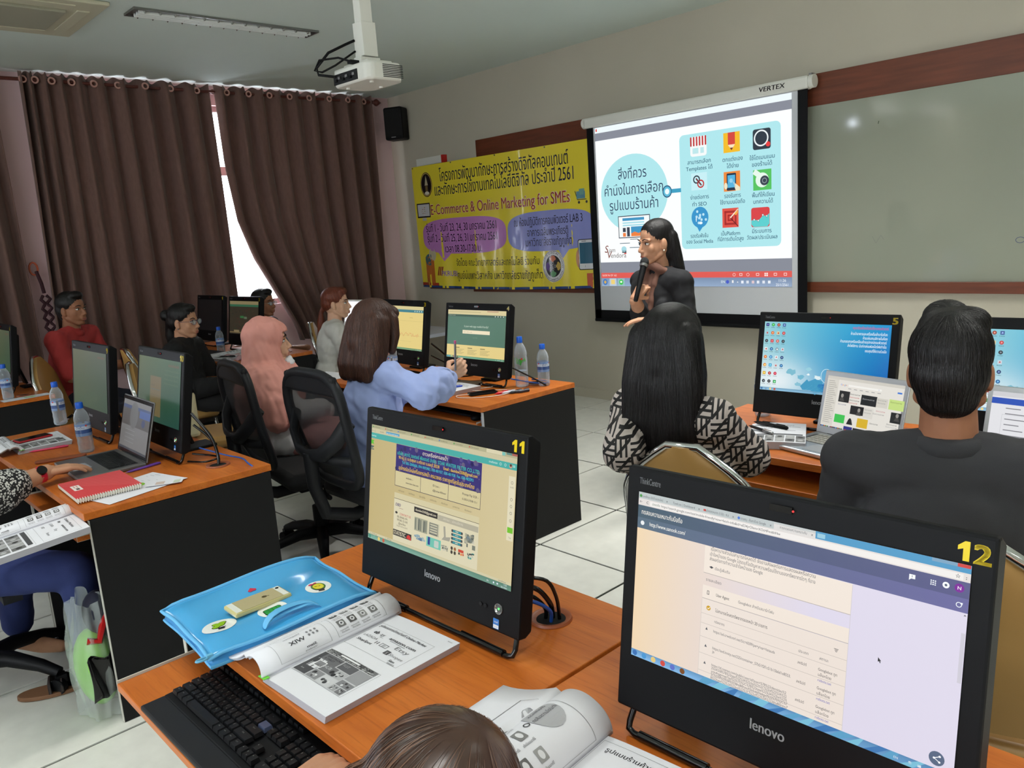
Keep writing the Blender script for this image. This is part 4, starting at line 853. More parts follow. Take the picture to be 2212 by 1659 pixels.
def desktop(c):
    def g(a, b):
        u, v = a/1600, b/900
        base = (150-150*u-20*v*u, 206-62*u-62*u*v, 214-8*u-34*u*v)
        d = math.exp(-((u-.12)**2*9+(v-.85)**2*9)); return [min(250, max(10, base[i]*(1-d)+d*(226, 236, 240)[i])) for i in range(3)]
    c.rect(0, 0, 1600, 900, None, cols=g, nu=28, nv=16); c.L = 1; r = random.Random(12)
    def blobp(x, y, s, col, seed):
        q = random.Random(seed); c.poly([(x+s*(.5+.6*q.random())*math.cos(a), y+s*.6*(.5+.6*q.random())*math.sin(a)) for a in np.linspace(0, 2*PI, 14)[:-1]], col)
    blobp(720, 800, 190, (60, 150, 190), 1); blobp(900, 820, 150, (30, 110, 176), 2); blobp(420, 640, 80, (120, 185, 205), 3); blobp(540, 700, 60, (110, 180, 205), 4); blobp(510, 790, 50, (130, 190, 210), 5); blobp(640, 590, 46, (150, 205, 220), 6); blobp(760, 690, 60, (220, 236, 240), 7); blobp(1100, 800, 120, (20, 96, 160), 8); blobp(640, 660, 26, (235, 244, 246), 9)
    for k in range(10): c.line(560+60*k, 900, 700+70*k, 790, 2, (120, 190, 215))
    c.ring(870, 660, 70, 7, (200, 230, 240), 90); c.L = 2
    for k, (tx, x, y, w) in enumerate((('กรุณาปิดเครื่องเมื่อเลิกใช้งานคอมพิวเตอร์', 1148, 62, 420), ('ห้ามนำอาหารและเครื่องดื่มเข้ามาในห้อง', 1130, 132, 430), ('ห้ามเล่นเกมส์ภายในห้อง', 1278, 182, 285), ('ห้ามถอดสายหรือเคลื่อนย้ายอุปกรณ์คอมพิวเตอร์', 1009, 230, 548), ('ส่งไฟล์งาน บันทึกลงแฟลชไดร์ฟเท่านั้น', 1100, 280, 458), ('ขอบคุณที่ให้ความร่วมมือ', 1314, 336, 250))):
        c.text(x, y, 46, tx, (214, 40, 90) if k == 0 else (240, 250, 252), width=w, bold=.012)
    IC = [[(40, 50, 120), (50, 170, 70), (150, 60, 40), (60, 90, 150)], [(170, 190, 200), (220, 100, 40), (220, 200, 150), (196, 60, 60)], [(40, 50, 60), (200, 50, 60), (200, 90, 80), (30, 40, 50)], [(230, 230, 230), (40, 100, 150), (130, 150, 160), (200, 210, 220)], [(226, 110, 40), (60, 130, 190), (225, 232, 236), (30, 60, 110)], [(230, 140, 50), (60, 160, 210), (210, 210, 215), (30, 100, 160)], [(220, 170, 40), (170, 40, 40), (200, 30, 60), None], [(30, 40, 50), (26, 32, 40), (60, 160, 90), None]]
    for j, row in enumerate(IC):
        for i, col in enumerate(row):
            if not col: continue
            x, y = 42+76*i, 40+106*j
            if (i+j) % 3: c.circ(x, y, 22, col)
            else: c.rrect(x-21, y-21, 42, 42, 5, col)
            c.L = 3; cc = [min(255, k+110) for k in col] if sum(col) < 450 else (190, 60, 50)
            if (i*j+j) % 2: c.circ(x+3, y+2, 10, cc)
            else: c.poly([(x-10, y+9), (x+12, y+4), (x, y-13)], cc)
            c.L = 2; c.text(x, y+40, 14, ['Computer', 'Line', 'Network', 'Folder', 'Recycle', 'Firefox', 'Media', 'Adobe'][(i*3+j) % 8], (30, 50, 60), 'c', width=50, bold=.03)
    taskbar(c, (110, 160, 190), icons=((60, 110, 160), (120, 160, 190), (230, 210, 140), (200, 90, 60)))
def s4(c):
    c.rect(0, 0, 1600, 900, (226, 204, 134)); c.L = 1
    c.rect(0, 0, 1600, 84, (214, 200, 150)); c.rect(0, 84, 1600, 570, (82, 118, 100)); c.rect(0, 84, 1600, 40, (60, 84, 74)); c.L = 2
    c.text(20, 112, 26, 'Mobile-Friendly', (180, 190, 170), width=200); c.text(482, 318, 54, 'Is your web page mobile-friendly?', (200, 214, 196), width=668); c.rect(440, 374, 752, 66, (236, 222, 190)); c.L = 3; c.text(470, 418, 30, 'Enter a URL to test', (160, 150, 120)); c.text(800, 520, 28, 'RUN TEST', (120, 150, 130), 'c'); c.rect(30, 30, 900, 16, (190, 178, 130)); c.rect(1100, 8, 300, 20, (190, 150, 120)); c.L = 2
    for x in (240, 600, 950):
        c.rect(x, 700, 130, 14, (120, 110, 70))
        for k in range(5): c.rect(x, 735+20*k, 260-40*(k % 3), 7, (170, 156, 104))
    for k in range(4): c.circ(1320+70*k, 104, 12, (200, 210, 200))
    taskbar(c, (96, 150, 120))
def s3(c):
    c.rect(0, 0, 1600, 900, (228, 206, 132)); c.L = 1; c.rect(0, 0, 1600, 70, (214, 200, 146)); c.rect(0, 70, 1600, 56, (70, 130, 140)); c.rect(0, 300, 1600, 4, (196, 178, 110)); c.rect(0, 600, 1600, 4, (200, 182, 118)); c.L = 2
    for k in range(4): c.circ(1290+80*k, 98, 14, (220, 230, 220))
    r = random.Random(2); x = 600; y = 560
    while x < 1450:
        y2 = 540+80*r.random(); c.line(x, y, x+18, y2, 7, (214, 130, 90)); x += 18; y = y2
    c.text(1100, 240, 24, 'Last 28 days', (150, 130, 80)); c.rect(300, 720, 900, 5, (206, 186, 120)); taskbar(c, (110, 150, 110))
def s10(c):
    c.rect(0, 0, 1600, 900, None, cols=lambda a, b: (122-a/26-b/40, 134-b/60-a/80, 84-a/90+b/50), nu=10, nv=10); c.L = 1
    c.rect(480, 260, 420, 560, (150, 134, 92)); c.L = 2; c.text(520, 400, 34, 'ลงชื่อเข้าใช้', (120, 110, 90)); c.rect(520, 440, 340, 8, (120, 140, 140)); c.rect(520, 520, 340, 5, (130, 120, 90))
    c.text(1150, 90, 46, 'กรุณาปิดเครื่องเมื่อเลิกใช้', (176, 90, 60), width=380)
    for k in range(4): c.text(1020, 160+60*k, 38, 'ห้ามนำอาหารและเครื่องดื่ม', (112, 140, 96), width=500)
def s9(c):
    c.rect(0, 0, 1600, 900, None, cols=lambda a, b: (128-a/60-b/25, 130-b/70-a/120, 92-b/60), nu=10, nv=10); c.L = 1
    c.text(1200, 90, 46, 'กรุณาปิดเครื่อง', (176, 90, 70), width=320)
    for k, (x, y, s_) in enumerate(((700, 760, 200), (1000, 700, 160), (400, 800, 140))): c.circ(x, y, s_, (88, 116, 84), s_*.5)
def s2(c):
    c.rect(0, 0, 1600, 900, (74, 66, 52)); c.L = 1; c.rect(0, 0, 1600, 90, (176, 160, 116)); c.rect(0, 90, 1600, 60, (70, 130, 96)); r = random.Random(5)
    for k in range(60): c.rect(r.random()*1500, 160+r.random()*600, 40+60*r.random(), 20+30*r.random(), [(90, 76, 60), (66, 74, 56), (100, 60, 50), (60, 56, 50)][k % 4])
    c.L = 2; c.rect(600, 400, 200, 60, (70, 140, 80)); c.rect(820, 420, 160, 60, (120, 140, 110)); c.rect(0, 840, 1600, 30, (150, 130, 90)); c.rect(250, 790, 300, 60, (170, 150, 110))
def s1(c): c.rect(0, 0, 1600, 900, (16, 15, 17))
monitor('black all-in-one computer numbered 12, largest and nearest', -.502, .887, '12', s12, .02, .145)
monitor('black all-in-one computer numbered 11 behind the blue bag', -1.272, .908, '11', s11, .026, .165)
monitor('black all-in-one computer numbered 10 behind the open laptop', -3.282, 1.072, '10', s10, -.009, .18, M_DIM)
monitor('black all-in-one computer numbered 9, left of the one behind the laptop', -3.91, 1.006, '9', s9, .015, .13, M_DIM)
monitor('black all-in-one computer numbered 5 with a blue desktop picture', -1.316, 2.722, '5', desktop, .05, .19)
monitor('black all-in-one computer cut off by the right edge of the photo', -.60, 2.745, '6', desktop, .04, .19)
monitor('black all-in-one computer numbered 4 near the desk corner', -3.214, 2.708, '4', s4, .015, .16)
monitor('black all-in-one computer numbered 3 behind the brown-haired woman', -3.97, 2.77, '3', s3, -.06, .16)
monitor('black all-in-one computer cut off by the left edge of the photo', -5.98, 1.07, '8', s9, .0, .13, M_DIM)
monitor('black all-in-one computer numbered 2 in front of the gap in the curtains', -5.99, 2.718, '2', s2, .038, .15, M_DIM)
monitor('black all-in-one computer numbered 1 with a dark screen', -6.67, 2.734, '1', s1, .013, .15, M_DIM, False)
cables('black and blue cables running into the desk hole beside computer 11', [
    ([(-1.10, 1.01, .85), (-1.075, 1.03, .84), (-1.075, 1.06, .80), (-1.09, 1.08, .77), (-1.095, 1.085, .752)], .0055, BLACKG), ([(-1.11, 1.01, .83), (-1.09, 1.03, .82), (-1.09, 1.06, .785), (-1.105, 1.075, .752)], .0045, BLACKG),
    ([(-1.10, 1.01, .82), (-1.075, 1.03, .81), (-1.07, 1.055, .785), (-1.085, 1.07, .752)], .004, BLUEC), ([(-1.09, 1.01, .87), (-1.06, 1.04, .86), (-1.065, 1.07, .81), (-1.08, 1.09, .752)], .004, BLACKG)])
cables('black and blue cables running into the desk hole behind computer 10', [
    ([(-3.0, 1.12, .95), (-2.95, 1.16, .86), (-2.93, 1.17, .79), (-2.92, 1.165, .752)], .006, BLACKG), ([(-3.02, 1.13, .9), (-2.97, 1.17, .84), (-2.94, 1.175, .78), (-2.93, 1.17, .752)], .005, BLACKG),
    ([(-3.05, 1.15, .80), (-2.98, 1.22, .765), (-2.9, 1.25, .757), (-2.8, 1.23, .757), (-2.75, 1.26, .72)], .003, BLUEC), ([(-3.1, 1.14, .77), (-3.0, 1.2, .76), (-2.97, 1.14, .76), (-3.05, 1.1, .757)], .004, BLACKG)])
cables('black and blue cables behind computer 4', [([(-2.92, 2.72, .86), (-2.86, 2.8, .8), (-2.82, 2.85, .757), (-2.9, 2.9, .757), (-2.95, 2.86, .757)], .004, BLACKG), ([(-2.95, 2.73, .8), (-2.86, 2.84, .765), (-2.87, 2.93, .757), (-3.0, 2.93, .757)], .0035, BLUEC)])
cables('black cables behind computer 3', [([(-3.58, 2.72, .95), (-3.54, 2.8, .86), (-3.5, 2.84, .76), (-3.58, 2.9, .757)], .005, BLACKG), ([(-3.59, 2.72, .88), (-3.52, 2.82, .8), (-3.47, 2.8, .757), (-3.4, 2.86, .757)], .004, BLACKG)])
def laptop(label, x, y, rz, w, d, h, tilt, draw, body, bezel, kmat=KEYM, z=.75, mt=None, lid_logo=None):
    "hinge line at (x, y); keyboard towards -y"
    t = thing('laptop', label, 'laptop', (x, y, z), rz)
    m = MB(); m.box((0, -d/2, .009), (w, d, .015)); obj('base', m, body, t, bevel=.004)
    m = MB(); m.box((0, -.075, .0168), (w-.05, .105, .0006)); obj('keyboard_well', m, kmat if kmat is KEYM else STEEL, t)
    m = MB()
    for r in range(5):
        for k in range(14): m.box((-w/2+.04+(w-.08)*(k+.5)/14, -.035-.02*r, .0178), ((w-.08)/14-.003, .016, .0016))
    o = obj('keys', m, kmat, t); o['kind'] = 'stuff'
    m = MB(); m.box((0, -d+.05, .0169), (.1, .062, .0008)); obj('touchpad', m, mat('touchpad_grey', rgb(150, 152, 156), .3), t)
    T = Matrix.Translation((0, 0, .014)) @ Matrix.Rotation(-tilt, 4, 'X')
    m = MB(); m.box((0, .003, h/2), (w, .006, h), 0, T); obj('lid', m, body, t, bevel=.003)
    m = MB(); m.box((0, -.0008, h/2), (w-.006, .002, h-.008), 0, T); obj('screen_bezel', m, bezel, t)
    R = T.to_3x3(); sw = w-.03; sh = sw*.61; o = T @ Vector((-sw/2, -.002, h-.018)); c = Canvas(plane_fn(o, R @ Vector((1, 0, 0)), R @ Vector((0, 0, -1)), R @ Vector((0, -1, 0)), sw/1440, .00008)); draw(c); c.obj('screen', mt or M_SCREEN, t)
    c = Canvas(plane_fn(T @ Vector((0, -.0022, .009)), R @ Vector((1, 0, 0)), R @ Vector((0, 0, -1)), R @ Vector((0, -1, 0)), .001, .0001))
    if lid_logo: c.text(0, 0, 7, lid_logo, (110, 110, 112) if bezel is ALU else (190, 190, 190), 'c'); c.obj('brand_lettering', M_PRINT, t)
    m = MB(); m.cyl((-w*.35, .004, .012), (w*.35, .004, .012), .006, n=10); obj('hinge', m, DARKG, t, smooth=50)
    return t
def goog(c):
    c.rect(0, 0, 1440, 880, (226, 222, 214)); c.L = 1; c.rect(0, 0, 1440, 50, (206, 202, 192)); c.rect(0, 50, 230, 800, (214, 210, 200)); c.L = 2
    for k in range(22): c.rect(30, 80+34*k, 120+20*(k % 4), 9, (160, 156, 150))
    for ch, x, col in zip('Google', (276, 306, 328, 348, 368, 378), ((70, 120, 220), (210, 70, 60), (230, 180, 50), (70, 120, 220), (60, 150, 80), (210, 70, 60))): c.text(x, 140, 40, ch, col, bold=.01)
    c.rect(430, 112, 620, 34, (240, 238, 232)); c.rect(1330, 116, 80, 26, (60, 120, 210)); c.circ(1000, 129, 8, (90, 130, 210))
    for k in range(6): c.rect(430+110*k, 176, 60, 10, (150, 150, 150))
    B_ = (26, 26, 28)
    for x, y, w, h, col in ((275, 229, 205, 190, B_), (703, 243, 290, 168, (20, 24, 28)), (988, 256, 205, 150, (210, 206, 196)), (1213, 244, 262, 165, (196, 220, 130)), (534, 448, 250, 145, B_), (784, 448, 180, 170, (216, 212, 204)), (1278, 446, 180, 170, (28, 30, 32)), (255, 635, 200, 140, (60, 190, 80)), (696, 640, 200, 150, (214, 176, 40)), (870, 825, 300, 50, (196, 44, 40)), (463, 812, 165, 50, (40, 44, 130)), (640, 815, 220, 45, (24, 24, 26)), (1190, 815, 230, 50, (34, 30, 30))): c.rect(x, y, w, h, col)
    c.L = 3
    for x, y in ((340, 320), (700, 520), (1390, 500)): c.circ(x, y-10, 26, (150, 146, 140), 34); c.poly([(x-50, y+80), (x+50, y+80), (x+20, y+20), (x-20, y+20)], (70, 68, 66))
    c.poly([(500, 775), (530, 690), (560, 670), (590, 690), (620, 775)], (26, 26, 28)); c.circ(560, 700, 28, (40, 40, 42), 34)
    for x, y, w, col in ((486, 275, 190, (60, 60, 60)), (486, 325, 180, (190, 60, 60)), (486, 375, 190, (60, 60, 60)), (486, 420, 160, (190, 80, 80)), (1010, 300, 150, (150, 150, 146)), (1010, 345, 140, (150, 150, 146)), (800, 490, 130, (140, 140, 138)), (800, 540, 120, (140, 140, 138)), (1235, 300, 200, (130, 150, 80)), (930, 700, 150, (90, 90, 90)), (1010, 480, 160, (190, 110, 120)), (1230, 660, 180, (120, 120, 120)), (280, 470, 160, (120, 120, 150)), (960, 530, 200, (140, 140, 140)), (730, 320, 220, (170, 170, 170)), (1220, 700, 200, (170, 170, 170))): c.text(x, y, 34, 'ข้อความภาพ', col, width=w, bold=.01)
    c.L = 1; c.rect(0, 862, 1440, 20, (70, 70, 90)); c.L = 2
    for k in range(30): c.circ(40+46*k, 871, 15, [(90, 140, 210), (200, 120, 60), (120, 180, 90), (210, 210, 215), (170, 60, 60), (80, 80, 90)][k % 6], 10)
def lap6(c):
    c.rect(0, 0, 1440, 880, (226, 226, 230)); c.L = 1; c.rect(0, 0, 1440, 70, (206, 206, 210)); c.rect(0, 90, 1440, 90, (40, 80, 180)); c.L = 2
    for k in range(8): c.rect(200, 230+80*k, 200+60*(k % 3), 14, (130, 130, 136))
    c.frame(160, 330, 900, 420, 4, (190, 190, 196)); c.rect(0, 862, 1440, 18, (60, 60, 70))
def fb(c):
    c.rect(0, 0, 1440, 880, (150, 148, 146)); c.L = 1; c.rect(0, 90, 1440, 60, (60, 84, 140)); c.rect(0, 150, 1440, 300, (98, 92, 86)); c.L = 2; c.circ(620, 250, 210, (130, 130, 128), 240); c.rect(900, 130, 540, 130, (70, 110, 190)); c.circ(1130, 340, 90, (40, 60, 120), 70); c.rect(0, 840, 1440, 40, (70, 74, 84)); c.L = 3
    for k in range(4): c.rect(250, 520+70*k, 500, 12, (176, 176, 176))
def white(c): c.rect(0, 0, 1440, 880, (250, 250, 255))
laptop('open dark grey laptop under the hand with the red watch', -3.325, .983, -.02, .355, .24, .235, .27, fb, mat('laptop_grey', rgb(120, 118, 118), .35, .6), BLACKG, mt=M_DIM, lid_logo='')
laptop('open silver laptop showing picture search results in front of computer 5', -1.138, 2.633, -.229, .325, .227, .225, .244, goog, ALU, ALU, mat('grey_keys', rgb(150, 148, 140), .5), lid_logo='MacBook Air')
laptop('open silver laptop at the right edge of the photo', -.60, 2.63, -.10, .325, .227, .225, .23, lap6, ALU, ALU, mat('grey_keys', rgb(150, 148, 140), .5))
laptop('white laptop with a glowing screen on the folding table', -6.40, 4.0, .1, .34, .24, .25, .25, white, WHITEP, WHITEP)
# ================================================================ bottles
LABELS = []
def bottle(label, x, y, z=.75, h=.215, r=.031, cap=BLUEP, kind=0, group=None, water=.6, name='water_bottle', s=1.0):
    t = thing(name, label, 'bottle', (x, y, z), random.random()*6, group)
    k = h/.215
    prof = [(.012, .004), (.024, .0), (r-.001, .006), (r, .016), (r-.0015, .03*k), (r, .045*k), (r-.0015, .058*k), (r, .07*k), (r, .125*k), (r-.002, .132*k), (r, .14*k), (r-.001, .15*k), (r*.82, .168*k), (r*.55, .182*k), (.0125, .19*k), (.0125, .2*k)]
    m = MB(); m.lathe(prof, 28); obj('bottle_body', m, BOTTLE, t, smooth=60)
    wz = water*.2*k; wp = [(a-.0015, max(b, .003)) for a, b in prof if b < wz]; wp = [(.001, .003)]+wp+[(wp[-1][0], wz), (.0005, wz)]
    m = MB(); m.lathe(wp, 24); obj('water', m, glassy('water', rgb(190, 205, 220), .02, .10), t, smooth=60)
    if cap: m = MB(); m.lathe([(.0145, .19*k), (.0150, .193*k), (.0150, .212*k), (.0135, .215*k), (.0005, .215*k)], 24); obj('cap', m, cap, t, smooth=40)
    def wrap(u, v, L): a = u/(r+.0008)*.001-1.0; q = r+.0006+L*.0002; return np.array((q*math.cos(a), q*math.sin(a), .13*k-v*.001))
    c = Canvas(wrap); 
    if kind == 0:
        c.rect(0, 4, 190, 52, (120, 150, 200), nu=40, nv=1); c.L = 1; c.rect(0, 14, 190, 14, (200, 214, 235), nu=40, nv=1); c.L = 2; c.rect(0, 28, 190, 16, (60, 90, 150), nu=40, nv=1); c.L = 3
        for q in range(3): c.text(8+62*q, 24, 13, 'น้ำดื่ม', (50, 70, 130), width=34); c.circ(50+62*q, 12, 4, (210, 70, 60), n=10)
    else:
        for q in range(2): c.poly([(10+80*q, 30), (30+80*q, 6), (50+80*q, 12), (58+80*q, 0), (64+80*q, 22), (40+80*q, 26), (34+80*q, 42)], (60, 150, 50))
        c.L = 1; c.circ(40, 8, 5, (200, 50, 40)); c.circ(120, 8, 5, (200, 50, 40))
    c.obj('bottle_label', mat('bottle_film', rgb(120, 150, 200), .4) and M_GLOSSPRINT, t)
    return t
bottle('water bottle on the desk at the left edge', -5.565, 1.01)
bottle('water bottle with blue cap beside computer 9', -4.40, 1.0)
bottle('water bottle with blue cap standing left of the open laptop', -3.64, .905)
bottle('water bottle with blue cap in front of computer 3', -3.83, 2.62)
bottle('tall water bottle with green leaf label near the desk corner', -2.93, 2.79, h=.26, r=.034, kind=1, water=.35)
bottle('shorter water bottle with blue band beside the tall green-labelled one', -2.85, 2.87, water=.45)
bottle('water bottle partly hidden behind computer 5', -1.60, 2.84)
bottle('water bottle in front of computer 1 beside the woman in black', -6.05, 2.56)
bottle('water bottle behind computer 11, only its base showing', -1.51, 1.06)
bottle('water bottle standing behind the nearest computer, 12, only its base showing', -.735, 1.03)
# ================================================================ books, papers and small things
def book(label, x, y, rz, w, h, th, draw, roll=None, z=.75, tilt=0, name='open_book', cat='book', rdraw=None, rw=.15, rr=.035, green=True, pagebend=.0):
    "page bottom-left corner at local (0,0); page reads up +y. roll: pages folded back over the left edge"
    t = thing(name, label, cat, (x, y, z), rz)
    if tilt: t.rotation_euler = (tilt[0], tilt[1], rz)
    def top(a, b): return th+pagebend*math.sin(a*PI)-.004*(1-a)**6
    m = MB(); n = 12
    V = []; F = []
    for j in (0, 1):
        for i in range(n+1): a = i/n; V.append((a*w, j*h, top(a, j)))
    for j in (0, 1):
        for i in range(n+1): a = i/n; V.append((a*w-.006*(1-0), j*h, .001))
    N = n+1
    for i in range(n): F += [(i, i+1, N+i+1, N+i), (2*N+i, 3*N+i, 3*N+i+1, 2*N+i+1), (i, 2*N+i, 2*N+i+1, i+1), (N+i, N+i+1, 3*N+i+1, 3*N+i)]
    F += [(0, N, 3*N, 2*N), (n, 2*N+n, 3*N+n, N+n)]
    m.add(V, F); obj('page_block', m, PAGES, t)
    def pf(u, v, L): a = u/(w*1000); return np.array((u*.001, h-v*.001, top(min(max(a, 0), 1), 0)+.0003+L*.00025))
    c = Canvas(pf, 14 if pagebend or True else 0); c.rect(0, 0, w*1000, h*1000, (224, 224, 230), nu=12, nv=1); c.L = 1; draw(c); c.obj('printed_page', M_PRINT, t)
    if roll:
        # cross-section of the folded-back pages: up from the spine, over and down to the left
        def rc(s_):
            a = -PI*.12+s_*PI*.95
            if s_ < .75: aa = s_/.75*PI*.80; return (-rr+.004+rr*math.cos(aa)*1.15-.0, th+rr*.95*math.sin(aa)+.001)
            k = (s_-.75)/.25; aa = PI*.80; x0 = -rr+.004+rr*math.cos(aa)*1.15; z0 = th+rr*.95*math.sin(aa)
            return (x0-k*(rw-.06), z0*(1-k)**1.6+.012)
        def rf(s_, q, off=0): x_, z_ = rc(s_); return (x_, -.008+q*(h+.014)+.004*math.sin(s_*3), z_+off)
        m = MB().grid(lambda a, b: rf(a, b), 30, 6); obj('folded_pages', m, PAPER, t, smooth=180, solid=.004)
        m = MB().grid(lambda a, b: (rf(a, b)[0]-.0, rf(a, b)[1]+.006, rf(a, b)[2]-.006), 30, 2); obj('folded_cover', m, mat('page_white', rgb(205, 205, 212), .7), t, smooth=180, solid=.002)
        if rdraw:
            def rfn(u, v, L):
                # u along the roll from top (y=h) to bottom, v around from left flap to spine
                s_ = min(max(1-v/200, 0), 1); x_, z_ = rc(s_); x2, z2 = rc(min(s_+.01, 1)); x1, z1 = rc(max(s_-.01, 0)); dx, dz = x2-x1, z2-z1; l = math.hypot(dx, dz) or 1
                o_ = .0026+L*.00025; return np.array((x_-(-dz/l)*0+(dz/l)*o_, h-.002-u*.001, z_+(-dx/l)*o_))
            c = Canvas(rfn, 8); rdraw(c); c.obj('printed_fold', M_PRINT, t)
    if green: m = MB(); m.box((w*.06-.012, h*.5, .0025), (.03, h+.01, .0015)) if False else m.box((.008, -.003, th+.001), (.022, .012, .001)); obj('green_cover_edge', m, mat('green_card', rgb(110, 205, 60), .6), t)
    return t
GB, GM, GL_ = (60, 60, 64), (120, 120, 124), (170, 170, 174)
def page_main(c):
    c.frame(14, 41, 168, 96, .5, (90, 90, 90)); c.frame(18, 168, 162, 90, .5, (110, 110, 110)); c.L = 2
    c.text(21, 54, 10, 'รูปแบบการจำหน่ายที่ Online Market', (40, 40, 46), width=146, bold=.02, shear=.15)
    c.text(34, 79, 15, 'eb', (70, 70, 74), bold=.06); c.text(55, 79, 15, 'ay', (140, 140, 144), bold=.02); c.text(84, 78, 12, 'amazon.com', (40, 40, 44), width=80, bold=.03); c.text(22, 96, 10, 'LAZADA', (120, 120, 124), width=44)
    c.text(23, 114, 10, 'ShopSpot', (44, 44, 50), width=48, shear=.2, bold=.02); c.text(72, 105, 13, '11', (60, 60, 64), bold=.04); c.frame(87, 95, 22, 11, 1.2, (80, 80, 84)); c.text(98, 104, 8, 'ST', (70, 70, 74), 'c', bold=.03); c.text(124, 96, 15, 'Etsy', (110, 110, 114), width=40)
    c.rrect(117, 106, 14, 13, 1, (80, 80, 84)); c.L = 3; c.text(124, 117, 10, 'S', (225, 225, 225), 'c', bold=.03); c.L = 2; c.text(133, 117, 11, 'Shopee', (130, 130, 134), width=40)
    c.text(149, 130, 9, 'Siam', (60, 60, 64), shear=.2, bold=.03); c.text(152, 137, 8, 'Vendora', (90, 90, 94), width=22); c.rect(60, 83, 12, .6, GM); c.line(92, 81, 140, 82, 1, (70, 70, 74))
    c.rect(19, 169, 155, 88, (196, 196, 200)); c.rect(19, 169, 155, 12, (66, 66, 70)); c.L = 3; c.rect(60, 171, 60, 4, (230, 230, 232)); c.text(22, 176, 6, 'shop', (200, 200, 200)); c.text(152, 178, 5, 'amazon', (210, 210, 210))
    for k in range(9): c.rect(22+16*k, 177.5, 11, 1.5, (190, 190, 190))
    c.rect(19, 183, 68, 38, (104, 104, 108)); c.text(40, 192, 7, 'SMARTPHONE', (30, 30, 34), bold=.03); c.text(40, 199, 7, '& TABLET', (30, 30, 34), bold=.03)
    c.rect(19, 221, 40, 34, (70, 70, 74)); c.rect(19, 183, 14, 38, (66, 66, 70)); c.rect(30, 203, 28, 30, (216, 216, 220)); c.L = 4; c.rrect(40, 207, 26, 19, 2, (232, 232, 234)); c.rect(42, 209, 22, 15, (130, 130, 134)); c.circ(34, 212, 5, (60, 60, 64), 8); c.text(30, 245, 4, 'ซื้อเลย', (200, 200, 200)); c.L = 3
    c.rect(90, 183, 44, 22, (90, 90, 94)); c.text(94, 194, 9, 'BEST', (180, 180, 184), bold=.04); c.rect(136, 183, 38, 36, (150, 150, 154)); c.rect(64, 207, 40, 22, (110, 110, 114)); c.text(67, 219, 11, 'HUB', (235, 235, 238), bold=.05); c.L = 4; c.circ(98, 220, 5, (40, 40, 44)); c.circ(108, 224, 5, (40, 40, 44)); c.L = 3
    r = random.Random(4)
    for (x, y, w, h, col) in ((62, 231, 32, 24, (138, 138, 142)), (96, 231, 36, 24, (200, 200, 204)), (106, 207, 28, 22, (176, 176, 180)), (136, 222, 38, 16, (128, 128, 132)), (136, 240, 18, 15, (160, 160, 164)), (156, 240, 18, 15, (120, 120, 124))):
        c.L = 3; c.rect(x, y, w, h, col); c.L = 4
        for k in range(6): q = r.random(); c.circ(x+w*(.2+.6*r.random()), y+h*(.25+.5*r.random()), h*.08+h*.14*r.random(), [(50, 50, 54), (90, 90, 94), (215, 215, 218)][k % 3], n=9)
    c.L = 2; c.text(186, 12, 4, '18/01/61', GM); c.text(190, 291, 5, '.', GB)
def fold_main(c):
    c.rect(2, 40, 300, 158, (222, 222, 228), nu=2, nv=14) if False else None; c.L = 1
    c.frame(24, 45, 118, 140, .5, (90, 90, 90)); c.frame(158, 45, 112, 140, .5, (90, 90, 90)); c.L = 2
    for k in range(4):
        for j in range(2):
            x = 38+26*k; y = 70+56*j; col = (80+30*((k+j) % 3),)*3; c.rrect(x, y, 17, 28, 2, col); c.L = 3; c.circ(x+8, y+14, 5, (210, 210, 214), 9); c.circ(x+8, y+14, 2.5, (60, 60, 64), 5); c.L = 2
            c.text(x-1, y+42, 7, 'ใช้โดเมนเนม', GB, width=20); c.text(x-1, y+50, 7, 'ของร้านได้', GB, width=18)
    c.text(262, 78, 11, 'Open Source ต่างๆ', (50, 50, 56), 'r', width=92, bold=.02, rot=0); c.text(225, 105, 9, 'Magento', (100, 100, 106), 'c', width=36); c.text(222, 140, 24, 'WIX', (50, 50, 56), 'c', width=34, bold=.02); 
    for k in range(6): c.circ(176+9*(k % 3), 112+16*(k//3), 2.4, GM, 5)
    c.text(200, 170, 12, 'Siam', (60, 60, 66), 'c', shear=.2, bold=.03); c.text(204, 180, 9, 'Vendora', GM, 'c', width=26)
book('thick open book with folded-back pages showing an Online Market page beside the blue bag', -1.342, .562, math.radians(2.2), .21, .306, .0165, page_main, roll=True, rdraw=fold_main, rr=.030, rw=.13)
def page_sm(c):
    c.frame(14, 20, 178, 110, .6, GM); c.frame(14, 150, 178, 120, .6, GM); c.L = 2
    c.text(30, 40, 12, 'Online Market', GB, width=120, bold=.02); c.text(34, 60, 13, 'ebay', (60, 60, 64), bold=.04); c.text(90, 60, 12, 'amazon.com', GB, width=80, bold=.03); c.text(30, 85, 12, 'LAZADA', GM); c.text(110, 85, 14, 'Etsy', GM); c.text(120, 110, 12, 'Shopee', GM); c.text(40, 110, 12, '11ST', GB, bold=.03)
    c.rect(20, 156, 160, 14, (66, 66, 70)); r = random.Random(4)
    for k in range(10):
        c.L = 2; x, y = 22+34*(k % 5), 176+42*(k//5); c.rect(x, y, 30, 38, (100+20*(k % 4),)*3); c.L = 3; c.circ(x+15, y+18, 9, (50+120*(k % 2),)*3, n=10)
def page_12(c):
    c.frame(14, 12, 178, 120, .6, GM); c.L = 2; c.text(30, 34, 13, 'รูปแบบร้านค้าออนไลน์', (60, 60, 66), width=120, bold=.02); page_sm_part = 0
